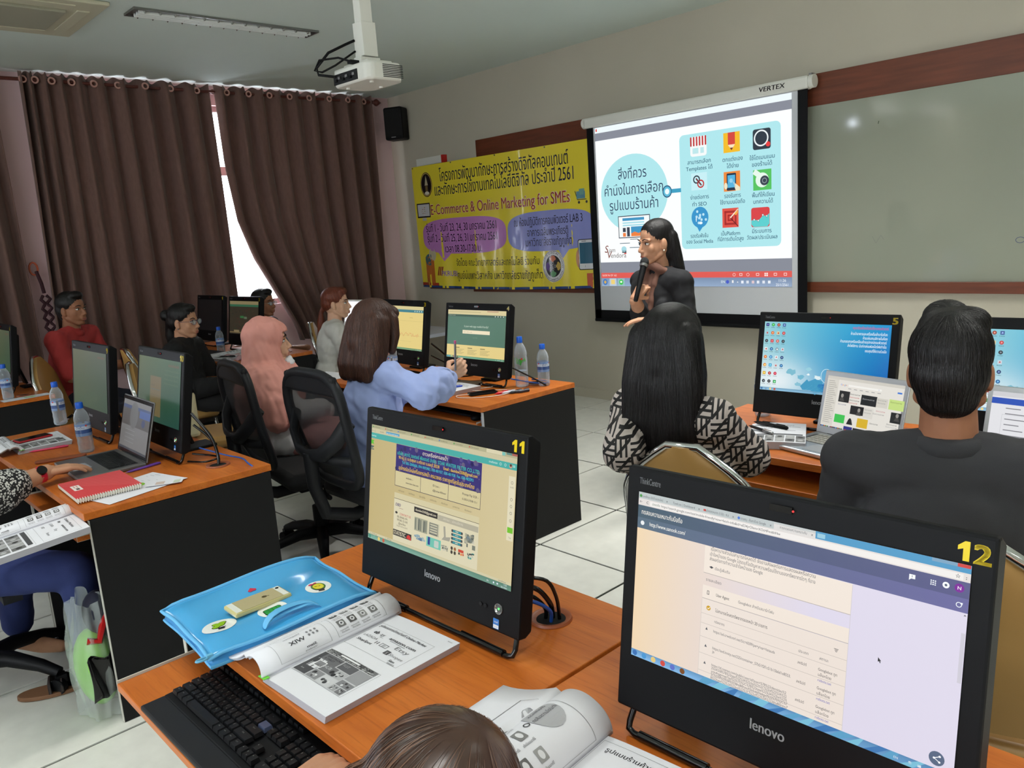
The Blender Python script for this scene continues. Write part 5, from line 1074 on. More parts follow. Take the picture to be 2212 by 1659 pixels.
def fold_12(c):
    c.L = 1; c.frame(30, 30, 200, 160, .6, (90, 90, 90)); c.L = 2; c.circ(70, 90, 30, (170, 170, 174), 44); c.L = 3; c.text(70, 80, 12, 'สิ่งที่ควร', GB, 'c', width=40); c.text(70, 100, 12, 'คำนึงในการเลือก', GB, 'c', width=54); c.L = 2; c.ring(108, 92, 6, 2, GB)
    for k in range(3):
        for j in range(3): x, y = 126+34*k, 42+48*j; c.rrect(x, y, 18, 24, 2, (100+25*((k+j) % 3),)*3); c.L = 3; c.circ(x+9, y+12, 5, (215, 215, 218), 8); c.L = 2; c.text(x-3, y+36, 7, 'ใช้งานบนมือถือ', GB, width=26)
book('open book with a fat roll of pages at the bottom edge before computer 12', -.735, .54, math.radians(4), .206, .303, .0165, page_12, roll=True, rdraw=fold_12, rr=.048, rw=.19)
book('open book under two black pens in front of computer 5', -1.41, 2.395, math.radians(26), .19, .265, .024, page_sm, green=False, pagebend=.003)
book('open book under a red-cased phone left of the slim water bottle', -3.87, .705, math.radians(88), .206, .28, .018, page_sm, roll=True, rdraw=fold_main, rr=.02)
book('open book on the keyboard tray below the red watch', -2.915, .355, math.radians(-3), .206, .30, .022, page_sm, roll=True, rdraw=fold_main, z=.668, rr=.025, tilt=(.10, .0))
book('open book under the elbow of the woman in the pale blue blouse', -3.29, 2.36, math.radians(-4), .206, .28, .022, page_sm, green=False)
book('open book with a pen on it on the desk under computer 2', -5.80, 2.355, math.radians(6), .206, .28, .02, page_sm, roll=True, rdraw=fold_main, rr=.02)
def paper(label, x, y, rz, w, h, draw=None, z=.7512, name='paper_sheet', col=(226, 226, 230), cat='paper'):
    t = thing(name, label, cat, (x, y, z), rz)
    m = MB(); m.grid(lambda a, b: ((a-.5)*w, (b-.5)*h, .0008+.004*max(0, a+b-1.6)), 8, 8); obj('sheet', m, PAPER, t, solid=.0006)
    if draw: c = Canvas(lambda u, v, L: np.array((-w/2+u*.001, h/2-v*.001, .0014+L*.0003+.004*max(0, u*.001/w+(h-v*.001)/h-1.6))), 15); draw(c); c.obj('print', M_PRINT, t)
    return t
def notes(c):
    c.L = 1; r = random.Random(8)
    for k in range(12): c.rect(20+r.random()*90, 16+14*k, 2+30*r.random(), 1.2, (90, 90, 100))
    c.circ(95, 118, 26, (130, 190, 40), 18); c.L = 2; c.circ(105, 120, 10, (230, 240, 220), 6)
paper('white note sheet with a green blob under the red notebook', -2.905, .845, math.radians(14), .21, .297, notes)
paper('pale leaflet with a green mark near the corner of the desk at the left edge', -5.50, 1.09, math.radians(2), .1, .26, lambda c: c.circ(50, 110, 18, (150, 200, 110), 34))
paper('blank white sheet in front of computer 3 beside the brown hair', -4.27, 2.44, math.radians(8), .3, .22)
paper('small folded ticket lying on the note sheet with the green blob', -2.845, .935, math.radians(-30), .05, .12, lambda c: (c.rect(6, 8, 38, 22, (190, 200, 180)), c.rect(8, 60, 34, 30, (200, 180, 170))), z=.7555)
# red spiral notebook
t = thing('spiral_notebook', 'red spiral notebook with a white label near the desk edge', 'notebook', (-2.865, .655, .7555), math.radians(-2))
m = MB(); m.box((-.135, .105, .007), (.262, .206, .012)); obj('pages', m, mat('notebook_pages', rgb(214, 208, 196), .7), t)
c = Canvas(lambda u, v, L: np.array((-.266+u*.001, .21-v*.001, .0142+L*.0002)), 0)
c.rect(0, 0, 262, 206, (206, 62, 66)); c.L = 1
for k in range(46): c.line(max(0, -206+10*k), min(206, 0+10*k+4) if k < 21 else 206, min(262, 10*k+4), 0 if 10*k < 262 else 10*k-262, 1.4, (226, 110, 112)) if 10*k < 262 else None
c.L = 2; c.rrect(80, 160, 74, 28, 3, (232, 222, 216)); c.L = 3; c.rect(124, 168, 22, 11, (90, 70, 70)); c.rect(86, 168, 30, 3, (190, 120, 110)); c.rect(86, 177, 30, 3, (190, 120, 110)); c.obj('cover_print', M_PRINT, t)
m = MB(); m.box((-.135, .105, .0136), (.262, .206, .001)); obj('cover', m, mat('red_card', rgb(206, 62, 66), .5), t)
for k in range(26):
    m = MB(); y = .004+.0079*k; m.tube([(.0+.009*math.cos(a), y, .008+.009*math.sin(a)) for a in np.linspace(0, 2*PI, 9)[:-1]], .0012, 5, closed=True); obj('spiral_ring', m, WHITEP, t, smooth=60)
def pen(label, x, y, z, rz, body, tip=None, L=.14, r=.0045, cat='pen', name='pen', pitch=0, cap=None):
    t = thing(name, label, cat, (x, y, z+r), rot=(0, pitch, rz))
    m = MB(); m.lathe([(.001, -.0), (r*.35, .006), (r*.9, .016), (r, .02), (r, L*.62)], 12, (-L/2, 0, 0), (1, 0, 0)); obj('barrel', m, body, t, smooth=50)
    m = MB(); m.lathe([(r*1.08, L*.62), (r*1.1, L*.97), (r*.6, L)], 12, (-L/2, 0, 0), (1, 0, 0)); m.box((L*.3, 0, r*1.25), (.035, .003, .0015)); obj('cap', m, cap or body, t, smooth=50)
    return t
plast = lambda n, c_: mat(n, rgb(*c_), .3)
pen('thick black pen on the open book in front of computer 5', -1.44, 2.61, .7765, math.radians(-9), BLACKG, r=.007, L=.15, cap=BLACK)
pen('slimmer black pen beside the thick one on the open book', -1.44, 2.54, .7765, math.radians(-24), DARKG, r=.0055, L=.14, cap=STEEL)
pen('blue pen on the open book near the hand with the pen', -3.17, 2.50, .773, math.radians(60), plast('blue_pen', (30, 70, 190)), cap=plast('blue_pen', (30, 70, 190)))
pen('purple pen between the laptop and the red notebook', -3.13, .96, .7505, math.radians(100), plast('purple_pen', (110, 70, 170)))
pen('pink pen in front of the open book, left of the laptop', -3.845, .81, .7505, math.radians(75), plast('pink_pen', (220, 70, 110)), L=.15)
pen('dark pen lying across the open book under computer 2', -5.70, 2.45, .7715, math.radians(30), DARKG)
for k, (col, lab) in enumerate((((200, 30, 40), 'short red marker near the desk corner'), ((190, 190, 200), 'short clear marker beside the red one'), ((40, 50, 60), 'short black marker between the clear one and another black one'), ((50, 54, 66), 'short black marker nearest the water bottles'))):
    pen(lab, -2.885+.022*k, 2.60+.028*k, .7505, math.radians(75), plast('marker_%d' % k, col), L=.075, r=.0075, name='marker', cat='marker').__setitem__('group', 'short markers near the desk corner')
def phone(label, x, y, z, rz, body, glass, w=.07, h=.145, th=.009, logo=False, port=None):
    t = thing('smartphone', label, 'phone', (x, y, z), rz); m = MB(); m.box((0, 0, th/2), (w, h, th)); obj('case', m, body, t, bevel=.004)
    m = MB(); m.box((0, 0, th+.0002), (w-.006, h-.01 if not logo else h-.036, .0006)); obj('screen' if not logo else 'back_panel', m, glass, t)
    if logo:
        for s in (-1, 1): m = MB(); m.box((0, s*(h/2-.011), th+.0002), (w-.008, .013, .0006)); obj('glass_strip', m, mat('white_glass', rgb(222, 224, 214), .15), t)
        m = MB(); m.cyl((-.018, h/2-.011, th), (-.018, h/2-.011, th+.001), .004); obj('camera_lens', m, BLACKG, t)
        m = MB(); m.ellip((0, .015, th+.0004), (.0055, .006, .0006)); m.ellip((.002, .023, th+.0004), (.0012, .003, .0006)); obj('fruit_emblem', m, mat('dark_gold', rgb(110, 96, 60), .2, .6), t)
    return t
CLEARG = mat('clear_gold_case', rgb(196, 186, 128), .18, coat=.6)
phone('gold phone in a ribbed clear case lying on the blue bag', -1.585, .675, .7895, math.radians(0), CLEARG, mat('gold_metal', rgb(198, 186, 140), .3, .3), .062, .13, .011, True)
phone('black phone with a white cable on the desk under computer 4', -2.985, 2.565, .7505, math.radians(-26), BLACK, BLACKG)
phone('phone in a red case lying on the open book at left', -4.06, .80, .7695, math.radians(10), plast('red_case', (190, 40, 50)), BLACKG)
t = thing('power_bank', 'brown-grey slab charger behind the white cable in front of computer 4', 'charger', (-3.24, 2.69, .7505), math.radians(8)); m = MB(); m.box((0, 0, .008), (.15, .06, .015)); obj('body', m, mat('bronze_case', rgb(120, 108, 96), .4, .4), t, bevel=.004); m = MB(); m.box((.0752, 0, .008), (.002, .012, .005)); obj('port', m, BLACKG, t)
cables('white charging cable looping around the black phone', [([(-3.155, 2.70, .758), (-3.10, 2.74, .755), (-3.06, 2.68, .754), (-3.12, 2.60, .754), (-3.05, 2.58, .755), (-2.93, 2.68, .754), (-2.86, 2.62, .754), (-2.90, 2.50, .754), (-3.0, 2.43, .754), (-3.05, 2.45, .755), (-3.012, 2.50, .757)], .0018, WHITEP)])
t = thing('pencil_case', 'flat brown pencil case beside the open laptop', 'pencil case', (-3.60, .795, .7505), math.radians(72)); m = MB()
m.prism([(-.08+.014*math.cos(a) if math.cos(a) < 0 else .08+.014*math.cos(a), .022*math.sin(a)) for a in np.linspace(0, 2*PI, 25)[:-1]], 0, .009); obj('body', m, mat('brown_leather', rgb(140, 72, 40), .5), t, bevel=.003)
t = thing('tray_box', 'black box with yellow edge in front of computer 1', 'box', (-6.05, 2.43, .75), .05); m = MB(); m.box((0, 0, .02), (.34, .16, .04)); obj('body', m, BLACK, t, bevel=.004); m = MB(); m.box((0, -.082, .012), (.33, .004, .012)); obj('edge_strip', m, plast('cream_strip', (200, 190, 150)), t)
t = thing('cloth', 'crumpled pink cloth behind the box in front of computer 2', 'cloth', (-5.62, 2.52, .75), .1); m = MB(); m.grid(lambda a, b: ((a-.5)*.34, (b-.5)*.12, .012+.012*math.sin(9*a+3*b)*math.sin(5*b+4*a)+.01*math.sin(17*a)), 24, 10); obj('fabric', m, mat('pink_cloth', rgb(200, 160, 165), .8), t, smooth=180, solid=.003)
# ---- blue zip bag
BAGM = mat('blue_vinyl', rgb(70, 165, 222), .16, coat=.5, spec=.6); BAGE = mat('blue_piping', rgb(96, 176, 226), .5)
t = thing('document_bag', 'sky-blue vinyl zip bag with round cactus stickers on the desk', 'bag', (-1.60, .705, .7505), math.radians(-3)); bw, bh = .29, .372
def bagz(x, y):
    u, v = x/(bw/2), y/(bh/2); return .037-.011*u*u*0+.004*math.sin(3*v)-.016*max(0, abs(v)-.72)**2*8-.010*max(0, u-.6)+.003*math.sin(5*u+2*v)
m = MB(); m.grid(lambda a, b: ((a-.5)*bw, (b-.5)*bh-.006*math.sin(a*PI)*(1 if b > .5 else -1)*abs(2*b-1), bagz((a-.5)*bw, (b-.5)*bh)), 24, 28); obj('front_sheet', m, BAGM, t, smooth=180, solid=.0015)
ed = [(x, -bh/2) for x in np.linspace(-bw/2, bw/2, 16)]+[(bw/2, y) for y in np.linspace(-bh/2, bh/2, 16)][1:]+[(x, bh/2) for x in np.linspace(bw/2, -bw/2, 16)][1:]+[(-bw/2, y) for y in np.linspace(bh/2, -bh/2, 16)][1:-1]
def warp(x, y): u = x/bw+.5; b = y/bh+.5; return (x, y-.006*math.sin(u*PI)*(1 if b > .5 else -1)*abs(2*b-1))
m = MB(); m.tube([(*warp(x, y), bagz(x, y)+.001) for x, y in ed], .0042, 6, closed=True); obj('top_piping', m, BAGE, t, smooth=60)
m = MB(); m.tube([(*warp(x*.98, y*.985), .0045) for x, y in ed], .004, 6, closed=True); obj('bottom_piping', m, BAGE, t, smooth=60)
n = len(ed); V = []; 
for k, (x, y) in enumerate(ed):
    for q in range(5): s = q/4; wx, wy = warp(x, y); g = .006*math.sin(s*PI)*(1+.6*math.sin(k*.9)); V.append((wx*(1-g/.2), wy*(1-g/.2), .004+(bagz(x, y)-.004)*s))
m = MB(); m.add(V, [(k*5+q, ((k+1) % n)*5+q, ((k+1) % n)*5+q+1, k*5+q+1) for k in range(n) for q in range(4)]); obj('gusset', m, mat('blue_nylon', rgb(60, 146, 206), .5), t, smooth=180)
m = MB(); m.box((0, 0, .0015), (bw*.97, bh*.97, .002)); obj('back_sheet', m, BAGE, t)
c = Canvas(lambda u, v, L: np.array((bw/2-v*.001, bh/2-u*.001, bagz(bw/2-v*.001, bh/2-u*.001)+.0013+L*.0003)), 12)
def cactus(u, v, body, hat, k=1, face=False):
    c.L = 1; c.circ(u, v, 29*k, (236, 240, 236), 27*k, 28); c.L = 2
    if face: c.circ(u, v, 16, (30, 40, 20), 17); c.L = 3; c.circ(u, v, 15, (70, 130, 50), 16); c.L = 4; c.circ(u, v, 12, body, 13)
    else: 
        for du, dv, r_ in ((-2, 4, 10), (8, -3, 7), (-10, 10, 7), (4, 12, 6)): c.L = 2; c.circ(u+du, v+dv, r_+1.4, (30, 50, 24)); c.L = 3; c.circ(u+du, v+dv, r_, body)
    c.L = 4; c.line(u-8, v-16, u+12, v-12, 2.5, hat); c.poly([(u-4, v-24), (u+9, v-21), (u+7, v-13), (u-5, v-15)], hat)
c0 = c
def newc(): return Canvas(c0.fn, 12)
c = newc(); cactus(88, 97, (226, 210, 50), (50, 40, 44), 1, True); c.L = 5; c.circ(98, 113, 6, (190, 40, 90), 4); c.circ(88, 114, 4, (190, 40, 90), 3); c.line(82, 98, 87, 96, 1, (60, 60, 30)); c.line(91, 98, 96, 99, 1, (60, 60, 30))
c.obj('sticker', M_GLOSSPRINT, t); c = newc(); cactus(312, 102, (150, 200, 40), (40, 34, 40), 1.2); c.obj('sticker', M_GLOSSPRINT, t); c = newc(); c.L = 1; c.circ(205, 78, 32, (236, 240, 236), 30, 28); c.L = 2; c.rrect(186, 60, 40, 26, 6, (24, 70, 34)); c.L = 3; c.rrect(188, 62, 36, 22, 5, (30, 150, 60)); c.L = 4
for k in range(3): c.line(196+9*k, 62, 196+9*k, 84, 1, (20, 90, 40))
c.obj('sticker', M_GLOSSPRINT, t); c = newc(); c.L = 2; c.circ(190, 214, 5.5, (200, 40, 70)); c.circ(198, 214, 5.5, (200, 40, 70)); c.poly([(185, 216), (203, 216), (194, 226)], (200, 40, 70)); c.obj('heart_print', M_GLOSSPRINT, t); c = newc(); c.text(160, 183, 12, 'Cactus mini garden', (20, 60, 110), width=82, bold=.01, shear=.1)
c.obj('bag_lettering', M_GLOSSPRINT, t)
for s in (0, 1):
    m = MB(); P = [(.128, -.068, .034), (.118, -.058, .047), (.108, -.03, .056-.008*s), (.098+.012*s, .02, .052-.006*s), (.112, .05, .052), (.13, .062, .036)]; V = []
    for k, p in enumerate(P): V += [(p[0]-.009, p[1], p[2]), (p[0]+.009, p[1]+.003, p[2]-.003)]
    m.add(V, [(2*k, 2*k+2, 2*k+3, 2*k+1) for k in range(len(P)-1)]); obj('handle_strap', m, BAGE, t, smooth=180, solid=.0018, sub=1)
m = MB(); m.tube([(.142+.005*math.cos(a), -.197+.013*math.sin(a), .028-.01*0) for a in np.linspace(0, 2*PI, 13)[:-1]], .0022, 6, closed=True); m.box((.142, -.183, .03), (.008, .012, .006)); obj('zip_pull', m, plast('zip_blue', (110, 180, 215)), t, smooth=60)
# ---- keyboards
def keyboard(label, x, y, rz, full=True, z=.6655):
    t = thing('keyboard', label, 'keyboard', (x, y, z), rz); w, d = .455, .150
    m = MB(); m.prism([(0, 0), (0, .012), (.05, .014), (d, .024), (d, 0)], 0, w); V = m.v[0]; m.v[0] = np.stack([V[:, 2], V[:, 0], V[:, 1]], 1); obj('case', m, BLACK, t, bevel=.003)
    m = MB(); m.box((w/2, -.022, .006), (w, .05, .012)); obj('palm_rest', m, DARKG, t, bevel=.004)
    rows = [(.0, [1]*0)]
    U = .0189; x0 = .012; c = Canvas(lambda u, v, L: np.array((u, v, 0)), 0); key = {}; LP = []
    def put(cx, r, wu, leg, blue=False):
        ky = .022+.0190*r if r < 5 else .022+.0190*5+.006; kz = .0165+(ky)*.075
        if full:
            kk = round(wu*4)
            if kk not in key:
                a, b = U*wu-.0012, .0178; p = .0022
                mm = MB(); mm.add([(-a/2, -b/2, 0), (a/2, -b/2, 0), (a/2, b/2, 0), (-a/2, b/2, 0), (-a/2+p, -b/2+p, .0075), (a/2-p, -b/2+p, .0075), (a/2-p, b/2-p*.6, .0075), (-a/2+p, b/2-p*.6, .0075)], [(4, 5, 6, 7), (0, 1, 5, 4), (1, 2, 6, 5), (2, 3, 7, 6), (3, 0, 4, 7)])
                key[kk] = obj('key', mm, KEYM, t, (x0+cx, ky, kz-.002))
            else: o = key[kk].copy(); COL.objects.link(o); o.location = (x0+cx, ky, kz-.002)
            if blue: o = key[kk].copy(); COL.objects.link(o); o.data = o.data.copy(); o.data.materials.clear(); o.data.materials.append(mat('worn_blue_key', rgb(66, 74, 100), .4)); o.location = (x0+cx, ky, kz-.0015)
            if leg: LP.append((x0+cx, ky, kz+.0057, leg))
        else: key.setdefault('mb', MB()).box((x0+cx, ky, kz+.002), (U*wu-.003, .015, .006))
    L_ = ['`1234567890-=', 'QWERTYUIOP[]', "ASDFGHJKL;'", 'ZXCVBNM,./']
    for k, ch in enumerate(L_[0]): put(U*(k+.5), 4, 1, ch)
    put(U*14, 4, 2, '<-'); put(U*.75, 3, 1.5, 'Tab'); 
    for k, ch in enumerate(L_[1]): put(U*(2+k), 3, 1, ch)
    put(U*14.25, 3, 1.5, '\\', True); put(U*.875, 2, 1.75, 'Caps')
    for k, ch in enumerate(L_[2]): put(U*(2.25+k), 2, 1, ch)
    put(U*13.875, 2, 2.25, 'Enter'); put(U*1.125, 1, 2.25, 'Shift')
    for k, ch in enumerate(L_[3]): put(U*(2.75+k), 1, 1, ch)
    put(U*13.625, 1, 2.75, 'Shift')
    for a, wu, lg in ((.625, 1.25, 'Ctrl'), (1.875, 1.25, 'win'), (3.125, 1.25, 'Alt'), (6.875, 6.25, ''), (10.625, 1.25, 'Alt'), (11.875, 1.25, 'win'), (13.125, 1.25, 'mn'), (14.375, 1.25, 'Ctrl')): put(U*a, 0, wu, lg)
    for k in range(13): put(U*(.5+k*1.16), 5, 1, 'F%d' % k if k else 'Esc')
    for r in (4, 3):
        for k in range(3): put(U*(15.75+k), r, 1, [['Ins', 'Hm', 'Pu'], ['Del', 'End', 'Pd']][4-r][k])
    put(U*16.75, 1, 1, '^')
    for k in range(3): put(U*(15.75+k), 0, 1, '<v>'[k])
    for r in range(5):
        for k in range(4):
            if k == 3 and r in (0, 2): continue
            if r == 0 and k == 1: continue
            put(U*(19.25+k) if not (r == 0 and k == 0) else U*19.75, r, 2 if (r == 0 and k == 0) else 1, [['0', '', '.', ''], ['1', '2', '3', 'En'], ['4', '5', '6', ''], ['7', '8', '9', '+'], ['Nm', '/', '*', '-']][r][k])
    for k in range(3): put(U*(15.75+k), 5, 1, '')
    if full:
        c2 = Canvas(lambda u, v, L: np.array((u, -v, 0)), 0); V = []
        for (a, b, zz, lg) in LP:
            n0 = len(c2.v); s_ = .0062 if len(lg) == 1 else .0042; c2.text(a-.0058, -(b+.001), s_, lg, (214, 214, 206), bold=.02); 
            for i in range(n0, len(c2.v)): c2.v[i][2] = zz
            if len(lg) == 1 and lg.isalpha():
                n0 = len(c2.v); c2.text(a+.0015, -(b-.0055), .0052, 'ฟหกดเาสวงผปแอทมใฝๆไำพะรนยบ'[(ord(lg)-65) % 26 % len('ฟหกดเาสวงผปแอทมใฝๆไำพะรนยบ')], (200, 200, 194), bold=.01)
                for i in range(n0, len(c2.v)): c2.v[i][2] = zz
        c2.obj('key_legends', M_PRINT, t)['kind'] = 'stuff'
    else: o = obj('keys', key['mb'], KEYM, t); o['kind'] = 'stuff'
    return t
keyboard('black keyboard with pale legends on the pulled-out tray by the blue bag', -1.585, .455, math.radians(.5))
keyboard('black keyboard on the tray under computer 4', -3.38, 2.47, 0, False)
keyboard('black keyboard on the tray at the left edge beside the open book', -3.95, .72, 0, False)
t = thing('computer_mouse', 'black mouse on the tray under computer 4', 'mouse', (-2.86, 2.42, .667), .2); m = MB(); m.ellip((0, 0, .012), (.03, .052, .02)); obj('shell', m, BLACK, t, smooth=180); m = MB(); m.box((0, .03, .031), (.006, .016, .006)); obj('scroll_wheel', m, plast('red_wheel', (190, 50, 30)), t)
t = thing('computer_mouse', 'black mouse at the right end of the tray in front of computer 12', 'mouse', (-.55, .47, .667), .2); m = MB(); m.ellip((0, 0, .012), (.03, .052, .02)); obj('shell', m, BLACK, t, smooth=180); m = MB(); m.box((0, .03, .031), (.006, .016, .006)); obj('scroll_wheel', m, DARKG, t)
# ---- plastic bag on the floor, tote bag
t = thing('plastic_bag', 'translucent white plastic bag with green and red things by the black desk panel', 'bag', (-2.885, .63, 0), .3)
def pb(a, b): g = a*2*PI; r = (.08+.03*math.sin(b*PI))*(1-.25*b)+.012*math.sin(5*g+7*b)+.008*math.sin(11*g-5*b); return (r*math.cos(g), r*.72*math.sin(g), .005+b*.42+.02*math.sin(3*g)*b)
m = MB(); m.grid(pb, 48, 16); pm = mat('thin_plastic_film', rgb(205, 215, 212), .3, alpha=.28, spec=.6); obj('film', m, pm, t, smooth=180)
m = MB(); m.ellip((.0, .0, .17), (.09, .06, .14)); obj('green_packet', m, plast('lime_green', (140, 205, 80)), t, smooth=180)
m = MB(); m.grid(lambda a, b: (.1+.012*math.sin(8*a+3*b), (a-.5)*.11-.03, .1+b*.15+.01*math.sin(9*a)), 10, 10); obj('black_wrapper', m, BLACKG, t, smooth=180, solid=.003)
m = MB(); m.ellip((.02, .03, .36), (.06, .05, .08)); obj('dark_pouch', m, mat('navy_cloth', rgb(28, 30, 50), .7), t, smooth=180); m = MB(); m.tube([(.07, .03, .38), (.075, 0, .33), (.08, -.02, .29), (.06, -.05, .30)], .012, 6); obj('red_strap', m, plast('red_strap', (190, 30, 30)), t, smooth=60)
t = thing('tote_bag', 'cream and black tote bag on the chair between computers 9 and 10', 'bag', (-4.70, 1.72, .50), -.3)
m = MB(); m.prism([(-.17, 0), (.17, 0), (.15, .26), (-.15, .26)], -.06, .06); V = m.v[0]; m.v[0] = np.stack([V[:, 0], V[:, 2], V[:, 1]], 1); obj('body', m, mat('cream_canvas', rgb(205, 196, 160), .8), t, bevel=.02)
for s in (-1, 1): m = MB(); m.tube([(-.09, s*.062, .15), (-.08, s*.064, .27), (-.04, s*.05, .35), (.04, s*.05, .35), (.08, s*.064, .27), (.09, s*.062, .15)], .011, 6); obj('handle', m, BLACK, t, smooth=60)
m = MB(); m.box((0, 0, .262), (.29, .11, .01)); obj('top_edge', m, BLACK, t)
t = thing('sandal', 'brown open sandal on the floor under the bare foot', 'sandal', (-3.16, .53, 0), 1.1)
m = MB(); m.prism([(.11*math.cos(a)+.0, .042*math.sin(a)*(1-.15*math.cos(a))) for a in np.linspace(0, 2*PI, 25)[:-1]], .002, .018); obj('sole', m, mat('brown_sole', rgb(120, 84, 58), .7), t, bevel=.004)
for q in (.05, .01): m = MB(); m.tube([(q, -.04, .018), (q-.005, -.025, .05), (q-.008, 0, .058), (q-.005, .025, .05), (q, .04, .018)], .006, 6, flat=2.2); obj('strap', m, mat('dark_strap', rgb(40, 30, 28), .6), t, smooth=60)
# ---- chairs
office_chair('black mesh office chair behind the pink headscarf', -3.50, 1.87, math.radians(-8), base=.9)
office_chair('black mesh office chair behind the pale blue blouse', -2.94, 1.93, math.radians(0), base=.35)
office_chair('black office chair under the person with the red watch, its wheels showing', -3.38, .37, math.radians(0), base=.68)
banquet_chair('gold banquet chair holding the woman in the patterned blouse', -1.275, 2.05, math.radians(9))
banquet_chair('gold banquet chair holding the man in the grey shirt', -.52, 1.80, math.radians(14))
banquet_chair('gold banquet chair behind the man in red', -5.78, 1.52, math.radians(-30))
banquet_chair('gold banquet chair carrying the cream tote bag', -4.70, 1.76, math.radians(-25))
banquet_chair('gold banquet chair behind the woman in the white jumper', -5.46, 3.36, math.radians(-35))
banquet_chair('gold banquet chair at the folding table by the curtain', -6.55, 3.35, math.radians(-20))
banquet_chair('gold banquet chair under the woman in the black jacket', -5.60, 2.02, math.radians(-5))
# ================================================================ people
def V3(*a): return Vector(a)
def pp(px, py, D):
    "3D point seen at (px, py), D metres in front of the viewer"
    return Vector((0, 0, H_CAM)) + (RR*((px-1106)/1724.567) - UU*((py-829.5)/1724.567) + FF)*D
def capm(mb, p0, r0, p1, r1, n=14):
    p0 = Vector(p0); p1 = Vector(p1); d = p1-p0; L = max(d.length, 1e-5); prof = [(.0002, -r0)]
    for k in range(1, 5): a = -PI/2+PI/2*k/4; prof.append((r0*math.cos(a), r0*math.sin(a)))
    for k in range(0, 4): a = PI/2*k/4; prof.append((r1*math.cos(a), L+r1*math.sin(a)))
    prof.append((.0002, L+r1)); mb.lathe(prof, n, tuple(p0), d/L)
def chain(mb, pts, rs):
    for (a, ra), (b, rb) in zip(zip(pts, rs), zip(pts[1:], rs[1:])): capm(mb, a, ra, b, rb)
def frame_of(f, u=(0, 0, 1)):
    f = Vector(f).normalized(); r = f.cross(Vector(u)).normalized(); u = r.cross(f).normalized()
    return np.array([[r[i], f[i], u[i]] for i in range(3)])   # columns right, forward, up
def remesh(mb, voxel, smooth=4, fac=.5):
    me = mb.mesh('tmp'); o = bpy.data.objects.new('tmp', me); COL.objects.link(o)
    r = o.modifiers.new('r', 'REMESH'); r.mode = 'VOXEL'; r.voxel_size = voxel; r.use_smooth_shade = True
    if smooth: s = o.modifiers.new('s', 'SMOOTH'); s.factor = fac; s.iterations = smooth
    dg = bpy.context.evaluated_depsgraph_get(); out = bpy.data.meshes.new_from_object(o.evaluated_get(dg))
    bpy.data.objects.remove(o); bpy.data.meshes.remove(me); return out
def getv(me): v = np.zeros(len(me.vertices)*3); me.vertices.foreach_get('co', v); return v.reshape(-1, 3)
def setv(me, v): me.vertices.foreach_set('co', v.ravel()); me.update()
def getn(me): v = np.zeros(len(me.vertices)*3); me.vertex_normals.foreach_get('vector', v); return v.reshape(-1, 3)
def folds(me, amp, freq, seed=0, zs=1):
    r = np.random.RandomState(seed); v = getv(me); n = getn(me); d = 0
    for k in range(5):
        w = r.randn(3); w[2] *= zs; w = w/np.linalg.norm(w)*freq*(.6+.9*r.rand()); q = r.randn(3)*freq*.5
        d = d+np.sin(v @ w+1.8*np.sin(v @ q+r.rand()*6)+r.rand()*6)
    d = d/5; setv(me, v+n*(amp*(np.abs(d)**.8*np.sign(d)))[:, None])
def strands(me, c, R, amp=.0016, freq=46):
    "fine grooves that run from the crown down"
    v = getv(me); n = getn(me); l = (v-np.array(c)) @ R
    a = np.arctan2(l[:, 0], l[:, 1]); d = np.sin(a*freq+3*np.sin(l[:, 2]*14)+2*np.sin(a*7))+.6*np.sin(a*freq*1.9+l[:, 2]*20)
    setv(me, v+n*(d*amp)[:, None])
from mathutils.bvhtree import BVHTree
def comb(me, crown, base, t, hm, N=700, seg=9, step=.012, seed=1, w=.0011, lift=.0012, down=1.0):
    "fine locks lying along the hair surface, flowing out from the crown and down"
    rn = random.Random(seed); bv = BVHTree.FromPolygons([v.co[:] for v in me.vertices], [p.vertices[:] for p in me.polygons]); V = []; F = []; MI = []; n = 0; nv = len(me.vertices)
    for k in range(N):
        p = me.vertices[rn.randrange(nv)].co.copy(); pts = []; ph = rn.random()*6; li = lift*(.3+rn.random())
        for j in range(seg):
            loc, no, _, _ = bv.find_nearest(p)
            if loc is None: break
            pts.append((loc+no*(li if 0 < j < seg-1 else -.0005), no)); g = (loc-crown).normalized()+Vector((0, 0, -down)); g = g-g.dot(no)*no
            if g.length < .05: break
            g.normalize(); p = loc+g*step+no.cross(g)*(.0012*math.sin(ph+j*.7))
        if len(pts) < 4: continue
        for j, (q, no) in enumerate(pts):
            a = pts[max(j-1, 0)][0]; b = pts[min(j+1, len(pts)-1)][0]; sd = no.cross(b-a)
            if sd.length < 1e-7: sd = Vector((1, 0, 0))
            sd.normalize(); ww = w*(.5+rn.random()*.2)*math.sin(PI*(j+.6)/(len(pts)+.2)); V += [q-sd*ww-Vector(base), q+no*ww*.7-Vector(base), q+sd*ww-Vector(base)]
        for j in range(len(pts)-1): a = n+3*j; F += [(a, a+3, a+4, a+1), (a+1, a+4, a+5, a+2)]; MI += [k % 2]*2
        n += 3*len(pts)
    m2 = bpy.data.meshes.new('hair_locks'); m2.from_pydata([tuple(v) for v in V], [], F); m2.materials.append(hm[0]); m2.materials.append(hm[1]); m2.polygons.foreach_set('material_index', MI); m2.polygons.foreach_set('use_smooth', [True]*len(F)); m2.update()
    o = bpy.data.objects.new('hair_locks', m2); COL.objects.link(o); o.parent = t; o['kind'] = 'stuff'; return o
